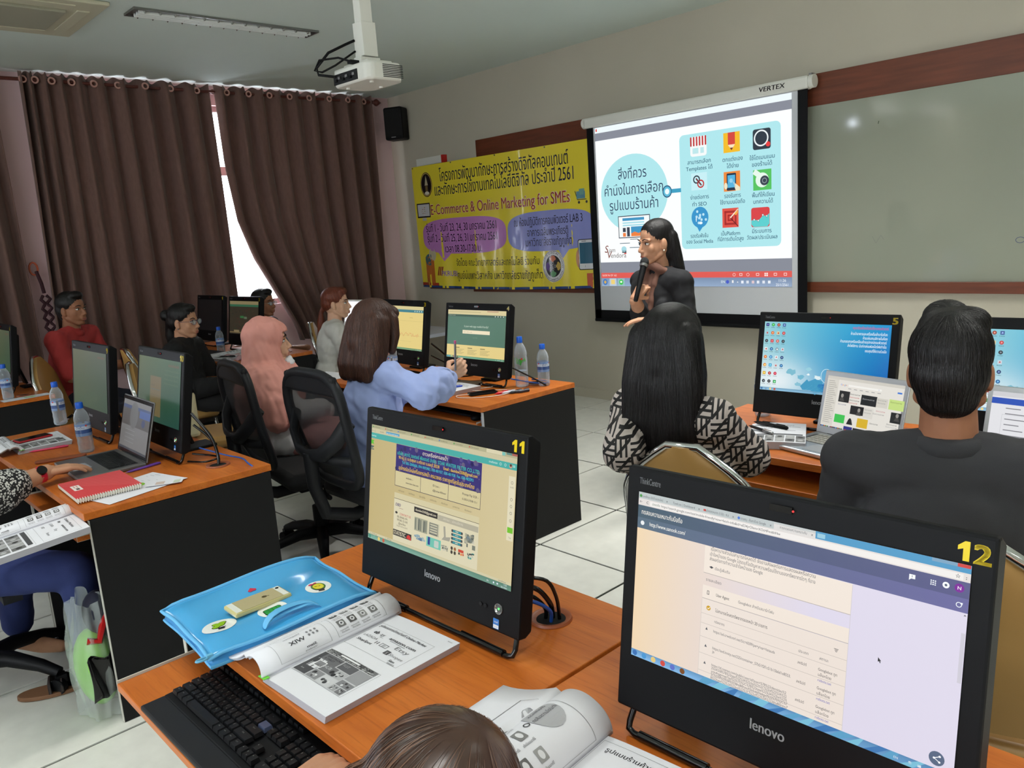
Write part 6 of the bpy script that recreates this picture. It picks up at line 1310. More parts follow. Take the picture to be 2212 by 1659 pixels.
def fin(name, me, mats, parent, base, mi=None):
    me.name = name; v = getv(me)-np.array(base); setv(me, v); me.materials.clear()
    for m in (mats if isinstance(mats, (list, tuple)) else [mats]): me.materials.append(m)
    if mi is not None: me.polygons.foreach_set('material_index', mi)
    me.polygons.foreach_set('use_smooth', [True]*len(me.polygons)); o = bpy.data.objects.new(name, me); COL.objects.link(o); o.parent = parent; return o
SKIN = mat('skin', rgb(190, 140, 110), .62, var=.06, vscale=30, sss=.08); SKIND = mat('tan_skin', rgb(158, 106, 78), .6, var=.06, vscale=30, sss=.08); SKINL = mat('light_skin', rgb(212, 166, 138), .6, var=.05, vscale=30, sss=.08)
LIP = mat('lips', rgb(160, 84, 76), .4); BROW = mat('eyebrow', rgb(40, 30, 28), .8); EYEW = mat('eye_white', rgb(220, 215, 210), .25); IRIS = mat('iris', rgb(24, 16, 12), .15)
def hairmat(n, c, rough=.38):
    m = mat(n, c, rough, spec=.4, var=.3, vscale=10, bump=.25, bscale=22, stretch=(26, 26, 1.1), detail=4); return m
HBLACK = hairmat('black_hair', rgb(15, 13, 14), .42); HBROWN = hairmat('brown_hair', rgb(66, 42, 34)); HRED = hairmat('auburn_hair', rgb(104, 50, 34)); HDBR = mat('dark_brown_hair', rgb(64, 42, 32), .3, spec=.7, var=.2, vscale=12)
def head_prims(mb, C, R, s=1.0, jaw=1.0):
    def P(x, y, z): return np.array(C)+R @ (np.array((x, y, z))*s)
    def E(c, r): mb.ellip(tuple(P(*c)), [k*s for k in r], 20, 14, R=R)
    E((0, -.012, .035), (.074, .094, .083)); E((0, .022, -.03), (.060*jaw, .066, .082)); E((0, .058, -.095), (.026*jaw, .021, .018)); E((0, -.02, -.02), (.068, .075, .07)); E((0, .002, -.018), (.0665, .074, .078))
    for q in (-1, 1):
        capm(mb, P(q*.050*jaw, .0, -.06), .019*s, P(q*.018, .055, -.1), .015*s); E((q*.032, .054, -.028), (.026, .020, .028))
        E((q*.077, -.008, -.012), (.008, .019, .031)); E((q*.074, .002, -.034), (.007, .009, .010)); E((q*.010, .094, -.040), (.008, .010, .007))
        capm(mb, P(q*.012, .083, .018), .008*s, P(q*.045, .066, .018), .008*s)
    capm(mb, P(0, .082, .005), .008*s, P(0, .104, -.034), .0105*s); E((0, .086, -.066), (.023, .011, .0065)); E((0, .083, -.077), (.020, .011, .0075)); E((0, .078, -.06), (.028, .015, .024))
def face_parts(t, C, R, base, s=1.0, glasses=None, brow=BROW, lip=True):
    def P(x, y, z): return tuple(np.array(C)+R @ (np.array((x, y, z))*s)-np.array(base))
    for q in (-1, 1):
        m = MB(); m.ellip(P(q*.031, .073, .0), [k*s for k in (.0145, .010, .0075)], 14, 8, R=R); o = obj('eye', m, EYEW, t, smooth=180)
        m = MB(); m.ellip(P(q*.031, .079, .0), [k*s for k in (.0062, .005, .0065)], 12, 8, R=R); obj('iris', m, IRIS, o, smooth=180)
        m = MB(); m.tube([P(q*.045, .074, .005), P(q*.031, .084, .0085), P(q*.017, .080, .004)], .0018*s, 6); obj('eyelid', m, IRIS, t, smooth=180)
        m = MB(); m.tube([P(q*.016, .090, .022), P(q*.032, .087, .027), P(q*.049, .074, .021)], [.0028*s, .0035*s, .0015*s], 6); obj('eyebrow', m, brow, t, smooth=180)
    if lip: m = MB(); m.ellip(P(0, .090, -.067), [k*s for k in (.019, .0085, .0045)], 14, 8, R=R); m.ellip(P(0, .087, -.0765), [k*s for k in (.016, .0085, .0055)], 14, 8, R=R); obj('lips', m, LIP, t, smooth=180)
    if glasses:
        for q in (-1, 1):
            m = MB(); m.tube([P(q*(.033+.024*math.cos(a)), .096-.010*abs(math.cos(a)) if q*math.cos(a) > 0 else .097, -.002+.017*math.sin(a)) for a in np.linspace(0, 2*PI, 19)[:-1]], .0014*s, 6, closed=True)
            m.tube([P(q*.057, .088, .004), P(q*.080, .04, .004), P(q*.083, -.005, -.002), P(q*.080, -.02, -.02)], .0013*s, 6)
            if q > 0: m.tube([P(-.009, .098, .002), P(0, .100, .006), P(.009, .098, .002)], .0013*s, 6)
            obj('glasses_frame', m, glasses, t, smooth=180)
            m = MB(); m.ellip(P(q*.033, .095, -.002), [k*s for k in (.023, .0008, .016)], 16, 6, R=R); obj('lens', m, glassy('spectacle_lens', rgb(200, 210, 215), .03, .12), t, smooth=180)
def hand(mb, W, d, n, side, curl=.5, s=1.0, spread=.0, thumb=.6):
    "W wrist, d pointing to the knuckles, n out of the back of the hand; side=+1 when the thumb is to d x n"
    d = Vector(d).normalized(); n = Vector(n); n = (n-n.dot(d)*d).normalized(); k = d.cross(n)*side
    def P(a, b, c): return Vector(W)+(d*a+k*b+n*c)*s
    capm(mb, P(-.02, 0, 0), .024*s, P(.015, 0, 0), .023*s)
    for b, L in ((.027, .082), (.009, .086), (-.009, .082), (-.026, .074)):
        capm(mb, P(.01, b*.6, 0), .0145*s, P(L, b, .0), .0115*s)
    fl = (.072, .08, .074, .058)
    for (b, L), q in zip(((.028, .082), (.0095, .086), (-.0095, .082), (-.027, .074)), fl):
        a = 0; p = P(L, b, .001); rr = .0092
        for j, seg in enumerate((.45, .32, .25)):
            a += curl*(.75 if j == 0 else .95); dd = (d*math.cos(a)-n*math.sin(a)+k*b*spread*6).normalized(); p2 = p+dd*(q*seg*s); capm(mb, p, rr*s, p2, (rr-.0012)*s, 10); p = p2; rr -= .0010
    p = P(.022, .026, -.008); dd = (d*.72+k*.62-n*(.25+.5*curl*thumb)).normalized(); p2 = p+dd*.04*s; capm(mb, p, .0135*s, p2, .011*s, 10); dd = (d*.9+k*.05*(1-curl)-n*.6*curl-k*.35*curl).normalized(); capm(mb, p2, .0108*s, p2+dd*.03*s, .009*s, 10)
def person(label, J, skin=SKIN, vox=.009, top=None, bottom=None, hair=None, headvox=.0042, group=None, extra=None, hands=None, glasses=None, shoes=None, jaw=1.0, s=1.0, fat=1.0, face=True):
    """J: head (centre, facing vector, up), neck, chest, pelvis, sh/el/wr/hip/kn/an as (left, right)"""
    base = Vector((J['pelvis'][0], J['pelvis'][1], 0)); t = thing('person', label, 'person', base, group=group)
    C, hf, hu = J['head']; R = frame_of(hf, hu); fb = (J['sh'][1]-J['sh'][0]).cross(Vector((0, 0, 1))); fb = -fb.normalized() if False else Vector((0, 0, 1)).cross(J['sh'][1]-J['sh'][0]).normalized()
    up = (J['neck']-J['pelvis']).normalized(); RB = frame_of(fb, up); mid = lambda a, b, k: Vector(a).lerp(Vector(b), k)
    hm = MB(); head_prims(hm, C, R, s, jaw); nb = J['neck']
    capm(hm, Vector(C)+Vector(R @ np.array((0, -.022, -.06)))*s, .052*s*fat**.5, nb, .058*s*fat**.5); capm(hm, nb, .056*s, nb-Vector((0, 0, .05)), .05*s)
    hme = remesh(hm, headvox, 9)
    def torso(mb, g):
        mb.ellip(tuple(J['pelvis']), [(.165+g)*fat, (.115+g)*fat, .11+g], R=RB); c = mid(J['pelvis'], J['chest'], .55); mb.ellip(tuple(c), [(.132+g)*fat, (.098+g)*fat, .13+g], R=RB)
        mb.ellip(tuple(J['chest']), [(.152+g)*fat, (.108+g)*fat, .15+g], R=RB); c2 = mid(J['chest'], J['neck'], .62)
        chain(mb, [J['sh'][0], c2-Vector(RB @ np.array((0, .012, 0))), J['sh'][1]], [.054+g, .075+g, .054+g]); capm(mb, J['neck']-Vector((0, 0, .012)), .05+g, c2, .08+g)
        for q in (0, 1): capm(mb, mid(J['neck'], J['sh'][q], .12)-Vector((0, 0, .005)), .04+g, mid(J['neck'], J['sh'][q], .8)-Vector((0, 0, .004)), .042+g)
    def arms(mb, g, frac=1.0, puff=0, which=(0, 1)):
        for q in which:
            s_, e, w = J['sh'][q], J['el'][q], J['wr'][q]
            if frac <= 1: chain(mb, [s_, mid(s_, e, .5), mid(s_, e, frac)], [.05+g, .044+g, .040+g+puff])
            else: k = frac-1; chain(mb, [s_, mid(s_, e, .5), e], [.05+g, .044+g, .040+g+puff]); chain(mb, [e, mid(e, w, .4*k), mid(e, w, k)], [.040+g+puff, .038+g+puff, .030+g+(puff*.6)])
    def legs(mb, g, frac=1.0):
        for q in (0, 1):
            h, k, a = J['hip'][q], J['kn'][q], J['an'][q]; chain(mb, [h, mid(h, k, .5), k], [.082+g, .072+g, .055+g]); chain(mb, [k, mid(k, a, .35), mid(k, a, frac)], [.053+g, .052+g, (.032 if frac > .9 else .045)+g])
    bm_ = MB(); torso(bm_, 0); arms(bm_, 0, 2.0); legs(bm_, 0)
    for q in (0, 1): a = J['an'][q]; toe = J['toe'][q]; chain(bm_, [a-Vector((0, 0, .03)), mid(a, toe, .55)-Vector((0, 0, .02)), toe], [.034, .032, .024])
    bme = remesh(bm_, vox, 4); parts = [hme, bme]
    if hands:
        for hd in hands: hb = MB(); hand(hb, *hd[0], **hd[1]); parts.append(remesh(hb, .003, 3))
    V = []; F = []; n0 = 0
    for p in parts:
        v = getv(p); V.append(v); F += [tuple(i+n0 for i in q.vertices) for q in p.polygons]; n0 += len(v); bpy.data.meshes.remove(p)
    me = bpy.data.meshes.new('body'); me.from_pydata(np.concatenate(V).tolist(), [], F); fin('body', me, skin, t, base)
    if face: face_parts(t, C, R, base, s, glasses)
    if top:
        tm = MB(); torso(tm, top.get('g', .013)); arms(tm, top.get('g', .013), top.get('sleeve', 1.9), top.get('puff', 0))
        if top.get('prims'): top['prims'](tm)
        m2 = remesh(tm, top.get('vox', .008), 5); folds(m2, top.get('fold', .004)*.9, top.get('ff', 62), top.get('seed', 1)); fin(top.get('name', 'shirt'), m2, top['mat'], t, base)
        if top.get('collar'):
            cm = MB(); nb2 = J['neck']; ring = []
            for a in np.linspace(0, 2*PI, 25)[:-1]:
                o_ = RB @ np.array((.068*s*math.sin(a), .066*s*math.cos(a), .012-.03*(math.cos(a) > .6)*math.cos(a))); ring.append(nb2+Vector(o_)-base)
            cm.tube(ring, .012, 8, closed=True, flat=1.9); obj('collar', cm, top['mat'], t, smooth=180)
    if bottom:
        lm = MB(); legs(lm, .012, bottom.get('len', .94)); lm.ellip(tuple(J['pelvis']-Vector((0, 0, .02))), [.178*fat, .128*fat, .11], R=RB)
        if bottom.get('skirt'):
            for k in (.25, .5, .75, 1.0): a, b = mid(J['hip'][0], J['kn'][0], k), mid(J['hip'][1], J['kn'][1], k); capm(lm, a, .085, b, .085)
            a, b = J['kn'][0], J['kn'][1]
            for k in (.3, .6, .85): capm(lm, mid(a, J['an'][0], k), .08, mid(b, J['an'][1], k), .08)
        m3 = remesh(lm, .011, 4); folds(m3, .004, 55, 3); fin(bottom.get('name', 'trousers'), m3, bottom['mat'], t, base)
    if shoes:
        for q in (0, 1): sm = MB(); a = J['an'][q]; toe = J['toe'][q]; chain(sm, [a-Vector((0, 0, .035)), mid(a, toe, .55)-Vector((0, 0, .015)), toe], [.042, .040, .034]); fin('shoe', remesh(sm, .008, 3), shoes, t, base)
    if hair:
        for nm, fn, hmx, kw in hair:
            hb = MB(); fn(hb, lambda x, y, z: Vector(np.array(C)+R @ (np.array((x, y, z))*s)), lambda c, r: hb.ellip(tuple(np.array(C)+R @ (np.array(c)*s)), [k*s for k in r], 22, 16, R=R))
            h2 = remesh(hb, kw.get('vox', .006), kw.get('sm', 4))
            if kw.get('cut'):
                v = getv(h2); l = (v-np.array(C)) @ R/s; kw['cut'](l); setv(h2, (l*s) @ R.T+np.array(C))
            if kw.get('strand', True): strands(h2, C, R, kw.get('amp', .0013)*.45, kw.get('freq', 46))
            if kw.get('fold'): folds(h2, kw['fold'], kw.get('ff', 28), kw.get('seed', 4), kw.get('zs', 1))
            if kw.get('locks'): comb(h2, Vector(np.array(C)+R @ (np.array(kw.get('crown', (0, -.05, .12)))*s)), base, t, (hmx, LOCKM[hmx.name]), N=kw['locks'], w=kw.get('lw', .0013), seg=kw.get('seg', 12), down=kw.get('down', 1.0))
            fin(nm, h2, hmx, t, base)
    if extra: extra(t, base, J, R, RB)
    return t
def seat(C, yaw, head_yaw=None, nod=0, s=1.0, w=.165, el=None, wr=None, lean=.05, seatz=.47, back=.03, pel=None, kdir=0, neckdrop=.155, kz=.52):
    "seated joints from the head centre; yaw in degrees, 90 faces the front wall"
    a = math.radians(yaw); f = Vector((math.cos(a), math.sin(a), 0)); r = Vector((f.y, -f.x, 0)); ha = math.radians(head_yaw if head_yaw is not None else yaw); n = math.radians(nod)
    hf = Vector((math.cos(ha)*math.cos(n), math.sin(ha)*math.cos(n), -math.sin(n))); C = Vector(C); neck = C+Vector((0, 0, -neckdrop*s))-f*back
    pz = seatz+.095; pelvis = Vector((neck.x, neck.y, pz))-f*lean if pel is None else Vector(pel); chest = neck.lerp(pelvis, .42)-f*.005
    sh = [neck+Vector((0, 0, -.042))-r*w, neck+Vector((0, 0, -.042))+r*w]; hip = [pelvis-r*.085, pelvis+r*.085]
    ka = a+kdir; kf = Vector((math.cos(ka), math.sin(ka), 0)); kn = [Vector((h.x, h.y, kz))+kf*.41-r*(.05 if q == 0 else -.05) for q, h in enumerate(hip)]; an = [Vector((k.x, k.y, .1))-f*.02 for k in kn]; toe = [Vector((x.x, x.y, .03))+f*.15 for x in an]
    if el is None: el = [None, None]
    if wr is None: wr = [None, None]
    el = [Vector(e) if e is not None else sh[q]+Vector((0, 0, -.25))+f*.09+r*(-.04 if q == 0 else .04) for q, e in enumerate(el)]
    wr = [Vector(e) if e is not None else el[q]+f*.22+Vector((0, 0, .02))+r*(.05 if q == 0 else -.05) for q, e in enumerate(wr)]
    return dict(head=(C, hf, (0, 0, 1)), neck=neck, chest=chest, pelvis=pelvis, sh=sh, el=el, wr=wr, hip=hip, kn=kn, an=an, toe=toe, f=f, r=r)
LOCKM = {'black_hair': hairmat('black_hair_light', rgb(34, 31, 33), .3), 'brown_hair': hairmat('brown_hair_light', rgb(92, 60, 48), .35), 'auburn_hair': hairmat('auburn_hair_light', rgb(136, 70, 46), .35), 'dark_brown_hair': mat('dark_brown_hair_light', rgb(108, 76, 58), .3, spec=.7)}
# ---- hair styles, in head space (x right, y forward, z up)
def h_short(hb, P, E): E((0, -.020, .046), (.083, .097, .083)); E((0, -.045, .0), (.078, .074, .07)); E((0, -.06, -.035), (.060, .045, .05)); E((0, .04, .095), (.055, .048, .032))
def h_man_back(hb, P, E): 
    E((0, -.020, .046), (.082, .099, .085)); E((0, -.045, .0), (.077, .076, .075)); E((0, -.06, -.045), (.060, .045, .05)); E((0, .0, .095), (.066, .085, .045))
    E((-.012, .03, .112), (.048, .052, .040)); E((.03, .0, .105), (.045, .055, .034))
def h_long(hb, P, E):
    E((0, -.020, .046), (.086, .098, .086)); E((0, -.045, .0), (.084, .080, .09))
    E((0, -.055, -.05), (.088, .072, .10)); E((0, -.075, -.13), (.095, .055, .12)); E((0, -.085, -.22), (.085, .045, .12))
    for x in (-.062, -.03, 0, .03, .062): chain(hb, [P(x, -.062, .03), P(x*1.25, -.080, -.10), P(x*1.3, -.088, -.22), P(x*1.05, -.085, -.42)], [.050, .048, .042, .016])
    for q in (-1, 1): chain(hb, [P(q*.070, -.02, .03), P(q*.084, -.03, -.08), P(q*.098, -.045, -.20)], [.028, .030, .02])
def h_bob(hb, P, E):
    E((0, -.018, .046), (.090, .102, .088)); E((0, -.042, .0), (.090, .086, .09))
    E((0, -.055, -.05), (.092, .076, .10))
    for x in (-.065, -.03, 0, .03, .065): chain(hb, [P(x, -.055, .02), P(x*1.2, -.070, -.10), P(x*1.25, -.080, -.16), P(x*1.2, -.086, -.205)], [.050, .050, .046, .032])
    for q in (-1, 1): chain(hb, [P(q*.076, .03, .05), P(q*.084, .038, -.02), P(q*.082, .03, -.09)], [.022, .022, .018]); chain(hb, [P(q*.078, -.02, .03), P(q*.09, -.03, -.08), P(q*.095, -.05, -.2)], [.028, .03, .026])
    E((0, .055, .075), (.062, .042, .035))
def h_pony(hb, P, E):
    E((0, -.020, .046), (.083, .097, .083)); E((0, -.045, .005), (.078, .074, .07)); E((0, .04, .09), (.052, .048, .032))
    chain(hb, [P(0, -.10, -.03), P(0, -.125, -.06), P(-.01, -.14, -.14), P(-.02, -.15, -.24), P(-.03, -.14, -.33)], [.022, .016, .030, .028, .010])
def h_bun(hb, P, E):
    E((0, -.020, .046), (.083, .097, .083)); E((0, -.045, .0), (.079, .076, .075)); E((0, .035, .092), (.054, .050, .030)); E((.0, -.135, .04), (.042, .038, .04)); chain(hb, [P(0, -.085, -.02), P(0, -.10, -.1), P(0, -.1, -.17)], [.05, .045, .03])
def h_pres(hb, P, E):
    E((0, -.020, .046), (.081, .096, .083)); E((0, -.05, .0), (.077, .072, .08)); E((0, -.065, -.05), (.074, .055, .10)); E((0, -.078, -.13), (.070, .046, .12))
    for x in (-.05, -.025, 0, .025, .05): chain(hb, [P(x, -.07, .02), P(x*1.1, -.09, -.10), P(x*1.1, -.105, -.20), P(x*.9, -.11, -.28)], [.04, .036, .032, .014])
def facecut(l):
    m = (np.abs(l[:, 0]) < .052) & (l[:, 2] < .045) & (l[:, 2] > -.105) & (l[:, 1] > .03); k = l[m]; k[:, 1] = .03+.25*np.clip(k[:, 1]-.09, 0, 1); l[m] = k
def cutface(y0=.055, z0=.055):
    def f(l): pass
    return f
CLO = lambda n, c, **k: mat(n, rgb(*c), k.pop('rough', .85), bump=.12, bscale=500, var=.05, vscale=12, **k)
def clothfold(*a): pass
# patterned blouse: black ground with interlocking off-white bars
pm = bpy.data.materials.new('black_white_bar_print'); pm.use_nodes = True; nt = pm.node_tree; b_ = nt.nodes['Principled BSDF']; b_.inputs['Roughness'].default_value = .7
tc = nt.nodes.new('ShaderNodeTexCoord'); sx = nt.nodes.new('ShaderNodeSeparateXYZ'); nt.links.new(tc.outputs['Object'], sx.inputs[0])
def M_(op, a, b=None, c=None):
    n = nt.nodes.new('ShaderNodeMath'); n.operation = op
    for i, q in enumerate((a, b, c)):
        if q is None: continue
        if hasattr(q, 'links'): nt.links.new(q, n.inputs[i])
        else: n.inputs[i].default_value = q
    return n.outputs[0]
U_ = M_('ADD', sx.outputs[0], M_('MULTIPLY', sx.outputs[1], .55)); nz = nt.nodes.new('ShaderNodeTexNoise'); nz.inputs['Scale'].default_value = 6; nt.links.new(tc.outputs['Object'], nz.inputs[0])
wob = M_('MULTIPLY', M_('SUBTRACT', nz.outputs['Fac'], .5), .02); U_ = M_('ADD', U_, wob); W_ = M_('ADD', sx.outputs[2], wob)
cu_, cw_ = M_('DIVIDE', U_, .05), M_('DIVIDE', W_, .05); chk = M_('MODULO', M_('ADD', M_('ADD', M_('FLOOR', cu_), M_('FLOOR', cw_)), 200), 2)
fu, fw = M_('FRACT', cu_), M_('FRACT', cw_)
sA = M_('GREATER_THAN', M_('FRACT', M_('MULTIPLY', fu, 3)), .42); sB = M_('GREATER_THAN', M_('FRACT', M_('MULTIPLY', fw, 3)), .42)
dg_ = M_('GREATER_THAN', M_('ABSOLUTE', M_('SUBTRACT', fu, fw)), .12); res = M_('MULTIPLY', M_('ADD', M_('MULTIPLY', chk, sA), M_('MULTIPLY', M_('SUBTRACT', 1.0, chk), sB)), dg_)
mx = nt.nodes.new('ShaderNodeMix'); mx.data_type = 'RGBA'; mx.inputs[6].default_value = (*rgb(20, 18, 20), 1); mx.inputs[7].default_value = (*rgb(196, 184, 178), 1); nt.links.new(res, mx.inputs[0]); nt.links.new(mx.outputs[2], b_.inputs['Base Color'])
PATTERN = pm
# small black-white fleck for the sleeve at left
fm = mat('fleck_print', rgb(120, 120, 118), .8); nt = fm.node_tree; b_ = nt.nodes['Principled BSDF']; vo = nt.nodes.new('ShaderNodeTexVoronoi'); vo.inputs['Scale'].default_value = 120; tc = nt.nodes.new('ShaderNodeTexCoord'); nt.links.new(tc.outputs['Object'], vo.inputs['Vector'])
rp = nt.nodes.new('ShaderNodeValToRGB'); rp.color_ramp.interpolation = 'CONSTANT'; rp.color_ramp.elements[0].color = (.6, .6, .57, 1); rp.color_ramp.elements[1].position = .45; rp.color_ramp.elements[1].color = (.012, .012, .014, 1); nt.links.new(vo.outputs['Distance'], rp.inputs[0]); nt.links.new(rp.outputs[0], b_.inputs['Base Color'])
# ---------------------------------------------------------------- presenter
Cp = pp(1415, 523, 4.40); f_ = Vector((-.20, -.98, 0)).normalized(); r_ = Vector((f_.y, -f_.x, 0)); nk = Cp+Vector((0, 0, -.165))-f_*.035
pel = Vector((nk.x, nk.y, .84))-f_*.03
J = dict(head=(Cp, Vector((-.34, -.94, -.08)), (0, 0, 1)), neck=nk, chest=nk.lerp(pel, .40), pelvis=pel, sh=[nk+Vector((0, 0, -.055))-r_*.158, nk+Vector((0, 0, -.055))+r_*.158],
    el=[pp(1483, 682, 4.32), pp(1383, 680, 4.42)], wr=[pp(1410, 690, 4.12), pp(1372, 645, 4.26)], hip=[pel-r_*.08-Vector((0, 0, .04)), pel+r_*.08-Vector((0, 0, .04))])
J['kn'] = [h+Vector((0, 0, -.38))+f_*.03 for h in J['hip']]; J['an'] = [k+Vector((0, 0, -.33))-f_*.02 for k in J['kn']]; J['toe'] = [Vector((a.x, a.y, .03))+f_*.14 for a in J['an']]
JACK = CLO('black_jacket_cloth', (20, 21, 25)); SCARF = CLO('brown_scarf_cloth', (112, 78, 66))
def jacket_extra(mb):
    for q in (0, 1): p = J['hip'][q]; chain(mb, [J['chest'].lerp(p, .5), p, p+Vector((0, 0, -.12))+f_*.05], [.10, .105, .10])
    chain(mb, [J['chest']+f_*.1-r_*.10, J['pelvis']+f_*.17-r_*.05, J['pelvis']+f_*.20-r_*.05+Vector((0, 0, -.12))], [.035, .028, .016])
def pres_extra(t, base, J, R, RB):
    def scarf(mb):
        for a in np.linspace(0, 2*PI, 15)[:-1]:
            b = a+2*PI/14; P1 = nk+Vector(RB @ np.array((.068*math.sin(a), .066*math.cos(a)+.006, .02+.02*math.cos(a*2)))); P2 = nk+Vector(RB @ np.array((.068*math.sin(b), .066*math.cos(b)+.006, .02+.02*math.cos(b*2)))); capm(mb, P1, .024, P2, .024)
        for q in (-.03, .0, .035, .065): 
            chain(mb, [nk+f_*.06+r_*q+Vector((0, 0, -.02)), nk+f_*.118+r_*q*1.1+Vector((0, 0, -.2)), nk+f_*.125+r_*(q*1.2)+Vector((0, 0, -.42)), nk+f_*.13+r_*(q*1.1)+Vector((0, 0, -.66))], [.020, .018, .018, .016])
    mb = MB(); scarf(mb); m2 = remesh(mb, .006, 2); folds(m2, .005, 60, 9, .12); fin('scarf', m2, SCARF, t, base)
    W = J['wr'][0]; d = (J['wr'][0]-J['el'][0]).normalized(); mb = MB(); mb.cyl(tuple(W-d*.035-base), tuple(W-d*.022-base), .033, n=20); obj('watch_strap', mb, BLACK, t, smooth=50)
    tc_ = (Vector((0, 0, H_CAM))-W); tc_ = (tc_-tc_.dot(d)*d).normalized(); mb = MB(); mb.cyl(tuple(W-d*.028+tc_*.028-base), tuple(W-d*.028+tc_*.037-base), .017, n=20); obj('watch_face', mb, mat('rose_gold', rgb(206, 160, 120), .25, .8), t, smooth=50)
    mb = MB(); e = Vector(np.array(J['head'][0])+R @ np.array((-.079, .0, -.045)))-base; mb.ellip(tuple(e), (.005, .005, .005)); obj('earring', mb, mat('pearl', rgb(230, 220, 205), .2), t, smooth=180)
wl = J['wr'][0]; wR = J['wr'][1]; micA = pp(1378, 628, 4.20); micB = pp(1391, 572, 4.24); md = (micB-micA).normalized()
person('woman presenter in black jacket and brown scarf speaking into a microphone', J, SKIN, .008, top=dict(mat=JACK, g=.016, sleeve=1.35, fold=.004, seed=2, prims=jacket_extra, name='jacket'), bottom=dict(mat=CLO('black_skirt_cloth', (24, 22, 26))), shoes=BLACK,
    hair=[('hair', h_pres, HBLACK, dict(freq=50, locks=700, lw=.0012))], headvox=.0035, extra=pres_extra, jaw=.96,
    hands=[((wl, -RR*.9-FF*.1+Vector((0, 0, -.05)), Vector((0, 0, 1)), -1), dict(curl=.25, s=.95)), ((wR, (md*.5+RR*.18-FF*.1), -FF-RR*.6, 1), dict(curl=1.25, s=.92, thumb=1.0))])
t = thing('microphone', 'black handheld microphone at the mouth of the presenter', 'microphone', micA); m = MB(); L = (micB-micA).length
m.lathe([(.010, -.06), (.012, -.055), (.0125, 0), (.017, L-.01), (.018, L)], 20, (0, 0, 0), md); obj('handle', m, BLACK, t, smooth=50)
m = MB(); m.ellip(tuple(micB-micA+md*.016), (.024, .024, .026)); obj('grille_ball', m, mat('mic_grille', rgb(46, 48, 50), .5, .6, bump=.5, bscale=900), t, smooth=180); m = MB(); m.lathe([(.019, L-.012), (.0225, L-.008), (.0225, L+.002), (.019, L+.004)], 20, (0, 0, 0), md); obj('collar_ring', m, STEEL, t, smooth=50)
# ---------------------------------------------------------------- woman in patterned blouse
C1 = pp(1456, 748, 2.36)
J = seat(C1, 88, 100, 4, w=.15, el=[pp(1345, 975, 2.30), pp(1620, 985, 2.36)], wr=[pp(1390, 1000, 2.52), pp(1600, 1000, 2.58)], pel=(C1.x+.065, C1.y+.03, .565))
person('woman with long straight black hair in a black and white patterned blouse', J, SKIN, top=dict(mat=PATTERN, g=.013, sleeve=1.7, puff=.008, fold=.006, name='blouse'), bottom=dict(mat=CLO('black_trousers', (26, 26, 30))), hair=[('hair', h_long, HBLACK, dict(freq=60, amp=.0006, sm=12, locks=2200, seg=16, lw=.0010, down=2.0))], shoes=BLACK)
# ---------------------------------------------------------------- man in grey shirt
C2 = pp(2052, 800, 1.74)
J = seat(C2, 111, 106, 2, w=.19, lean=.03, neckdrop=.165)
person('man with short black hair in a dark grey collared shirt, seen from behind', J, SKIND, top=dict(mat=CLO('dark_grey_cotton', (52, 52, 56)), g=.018, sleeve=.9, fold=.004, collar=True), bottom=dict(mat=CLO('dark_trousers', (30, 30, 34))), hair=[('hair', h_man_back, HBLACK, dict(freq=80, amp=.0005, vox=.0045, sm=8, locks=2600, seg=7, lw=.0011, crown=(0, -.04, .125)))], shoes=BLACK, fat=1.12, jaw=1.08)
# ---------------------------------------------------------------- woman in pale blue blouse
C3 = pp(813, 710, 3.50)
J = seat(C3, 84, 92, 12, w=.15, el=[None, pp(915, 850, 3.36)], wr=[pp(890, 830, 3.8), pp(968, 815, 3.48)], lean=.06)
bl = CLO('pale_blue_cotton', (158, 174, 224), rough=.8); wr3 = J['wr'][1]; el3 = J['el'][1]
def puffy(mb): chain(mb, [el3.lerp(J['sh'][1], .45), el3, el3.lerp(wr3, .55), el3.lerp(wr3, .95)], [.058, .074, .082, .042]); 
def flare(mb): puffy(mb); p = J['pelvis']; mb.ellip(tuple(p+Vector((0, 0, -.0))+J['f']*.03), (.19, .16, .12))
person('woman with brown shoulder-length hair in a pale blue puff-sleeved blouse holding a pen', J, SKINL, top=dict(mat=bl, g=.014, sleeve=1.75, fold=.009, ff=70, prims=flare, name='blouse', seed=6), bottom=dict(mat=bl, name='skirt', skirt=True), hair=[('hair', h_bob, HBROWN, dict(freq=56, amp=.0012, sm=8, locks=1300, seg=14, lw=.0014, down=2.0))], shoes=BLACK,
    hands=[((wr3, RR*.5+FF*.2+Vector((0, 0, .35)), RR*.7-FF*.5+Vector((0, 0, .2)), -1), dict(curl=1.1, s=.95, thumb=1.0)), ((J['wr'][0], RR+FF*.2, Vector((0, 0, 1)), 1), dict(curl=.35, s=.9))])
a, b = pp(984, 800, 3.46), pp(983, 742, 3.42); t = thing('pen', 'silver pen held upright in the hand of the woman in pale blue', 'pen', a); m = MB(); d = (b-a).normalized(); m.cyl((0, 0, 0), tuple(b-a), .0048, n=10); obj('barrel', m, STEEL, t, smooth=50); m = MB(); m.cyl(tuple(b-a), tuple((b-a)+d*.012), .0052, n=10); obj('cap', m, plast('pink_cap', (200, 90, 140)), t, smooth=50)
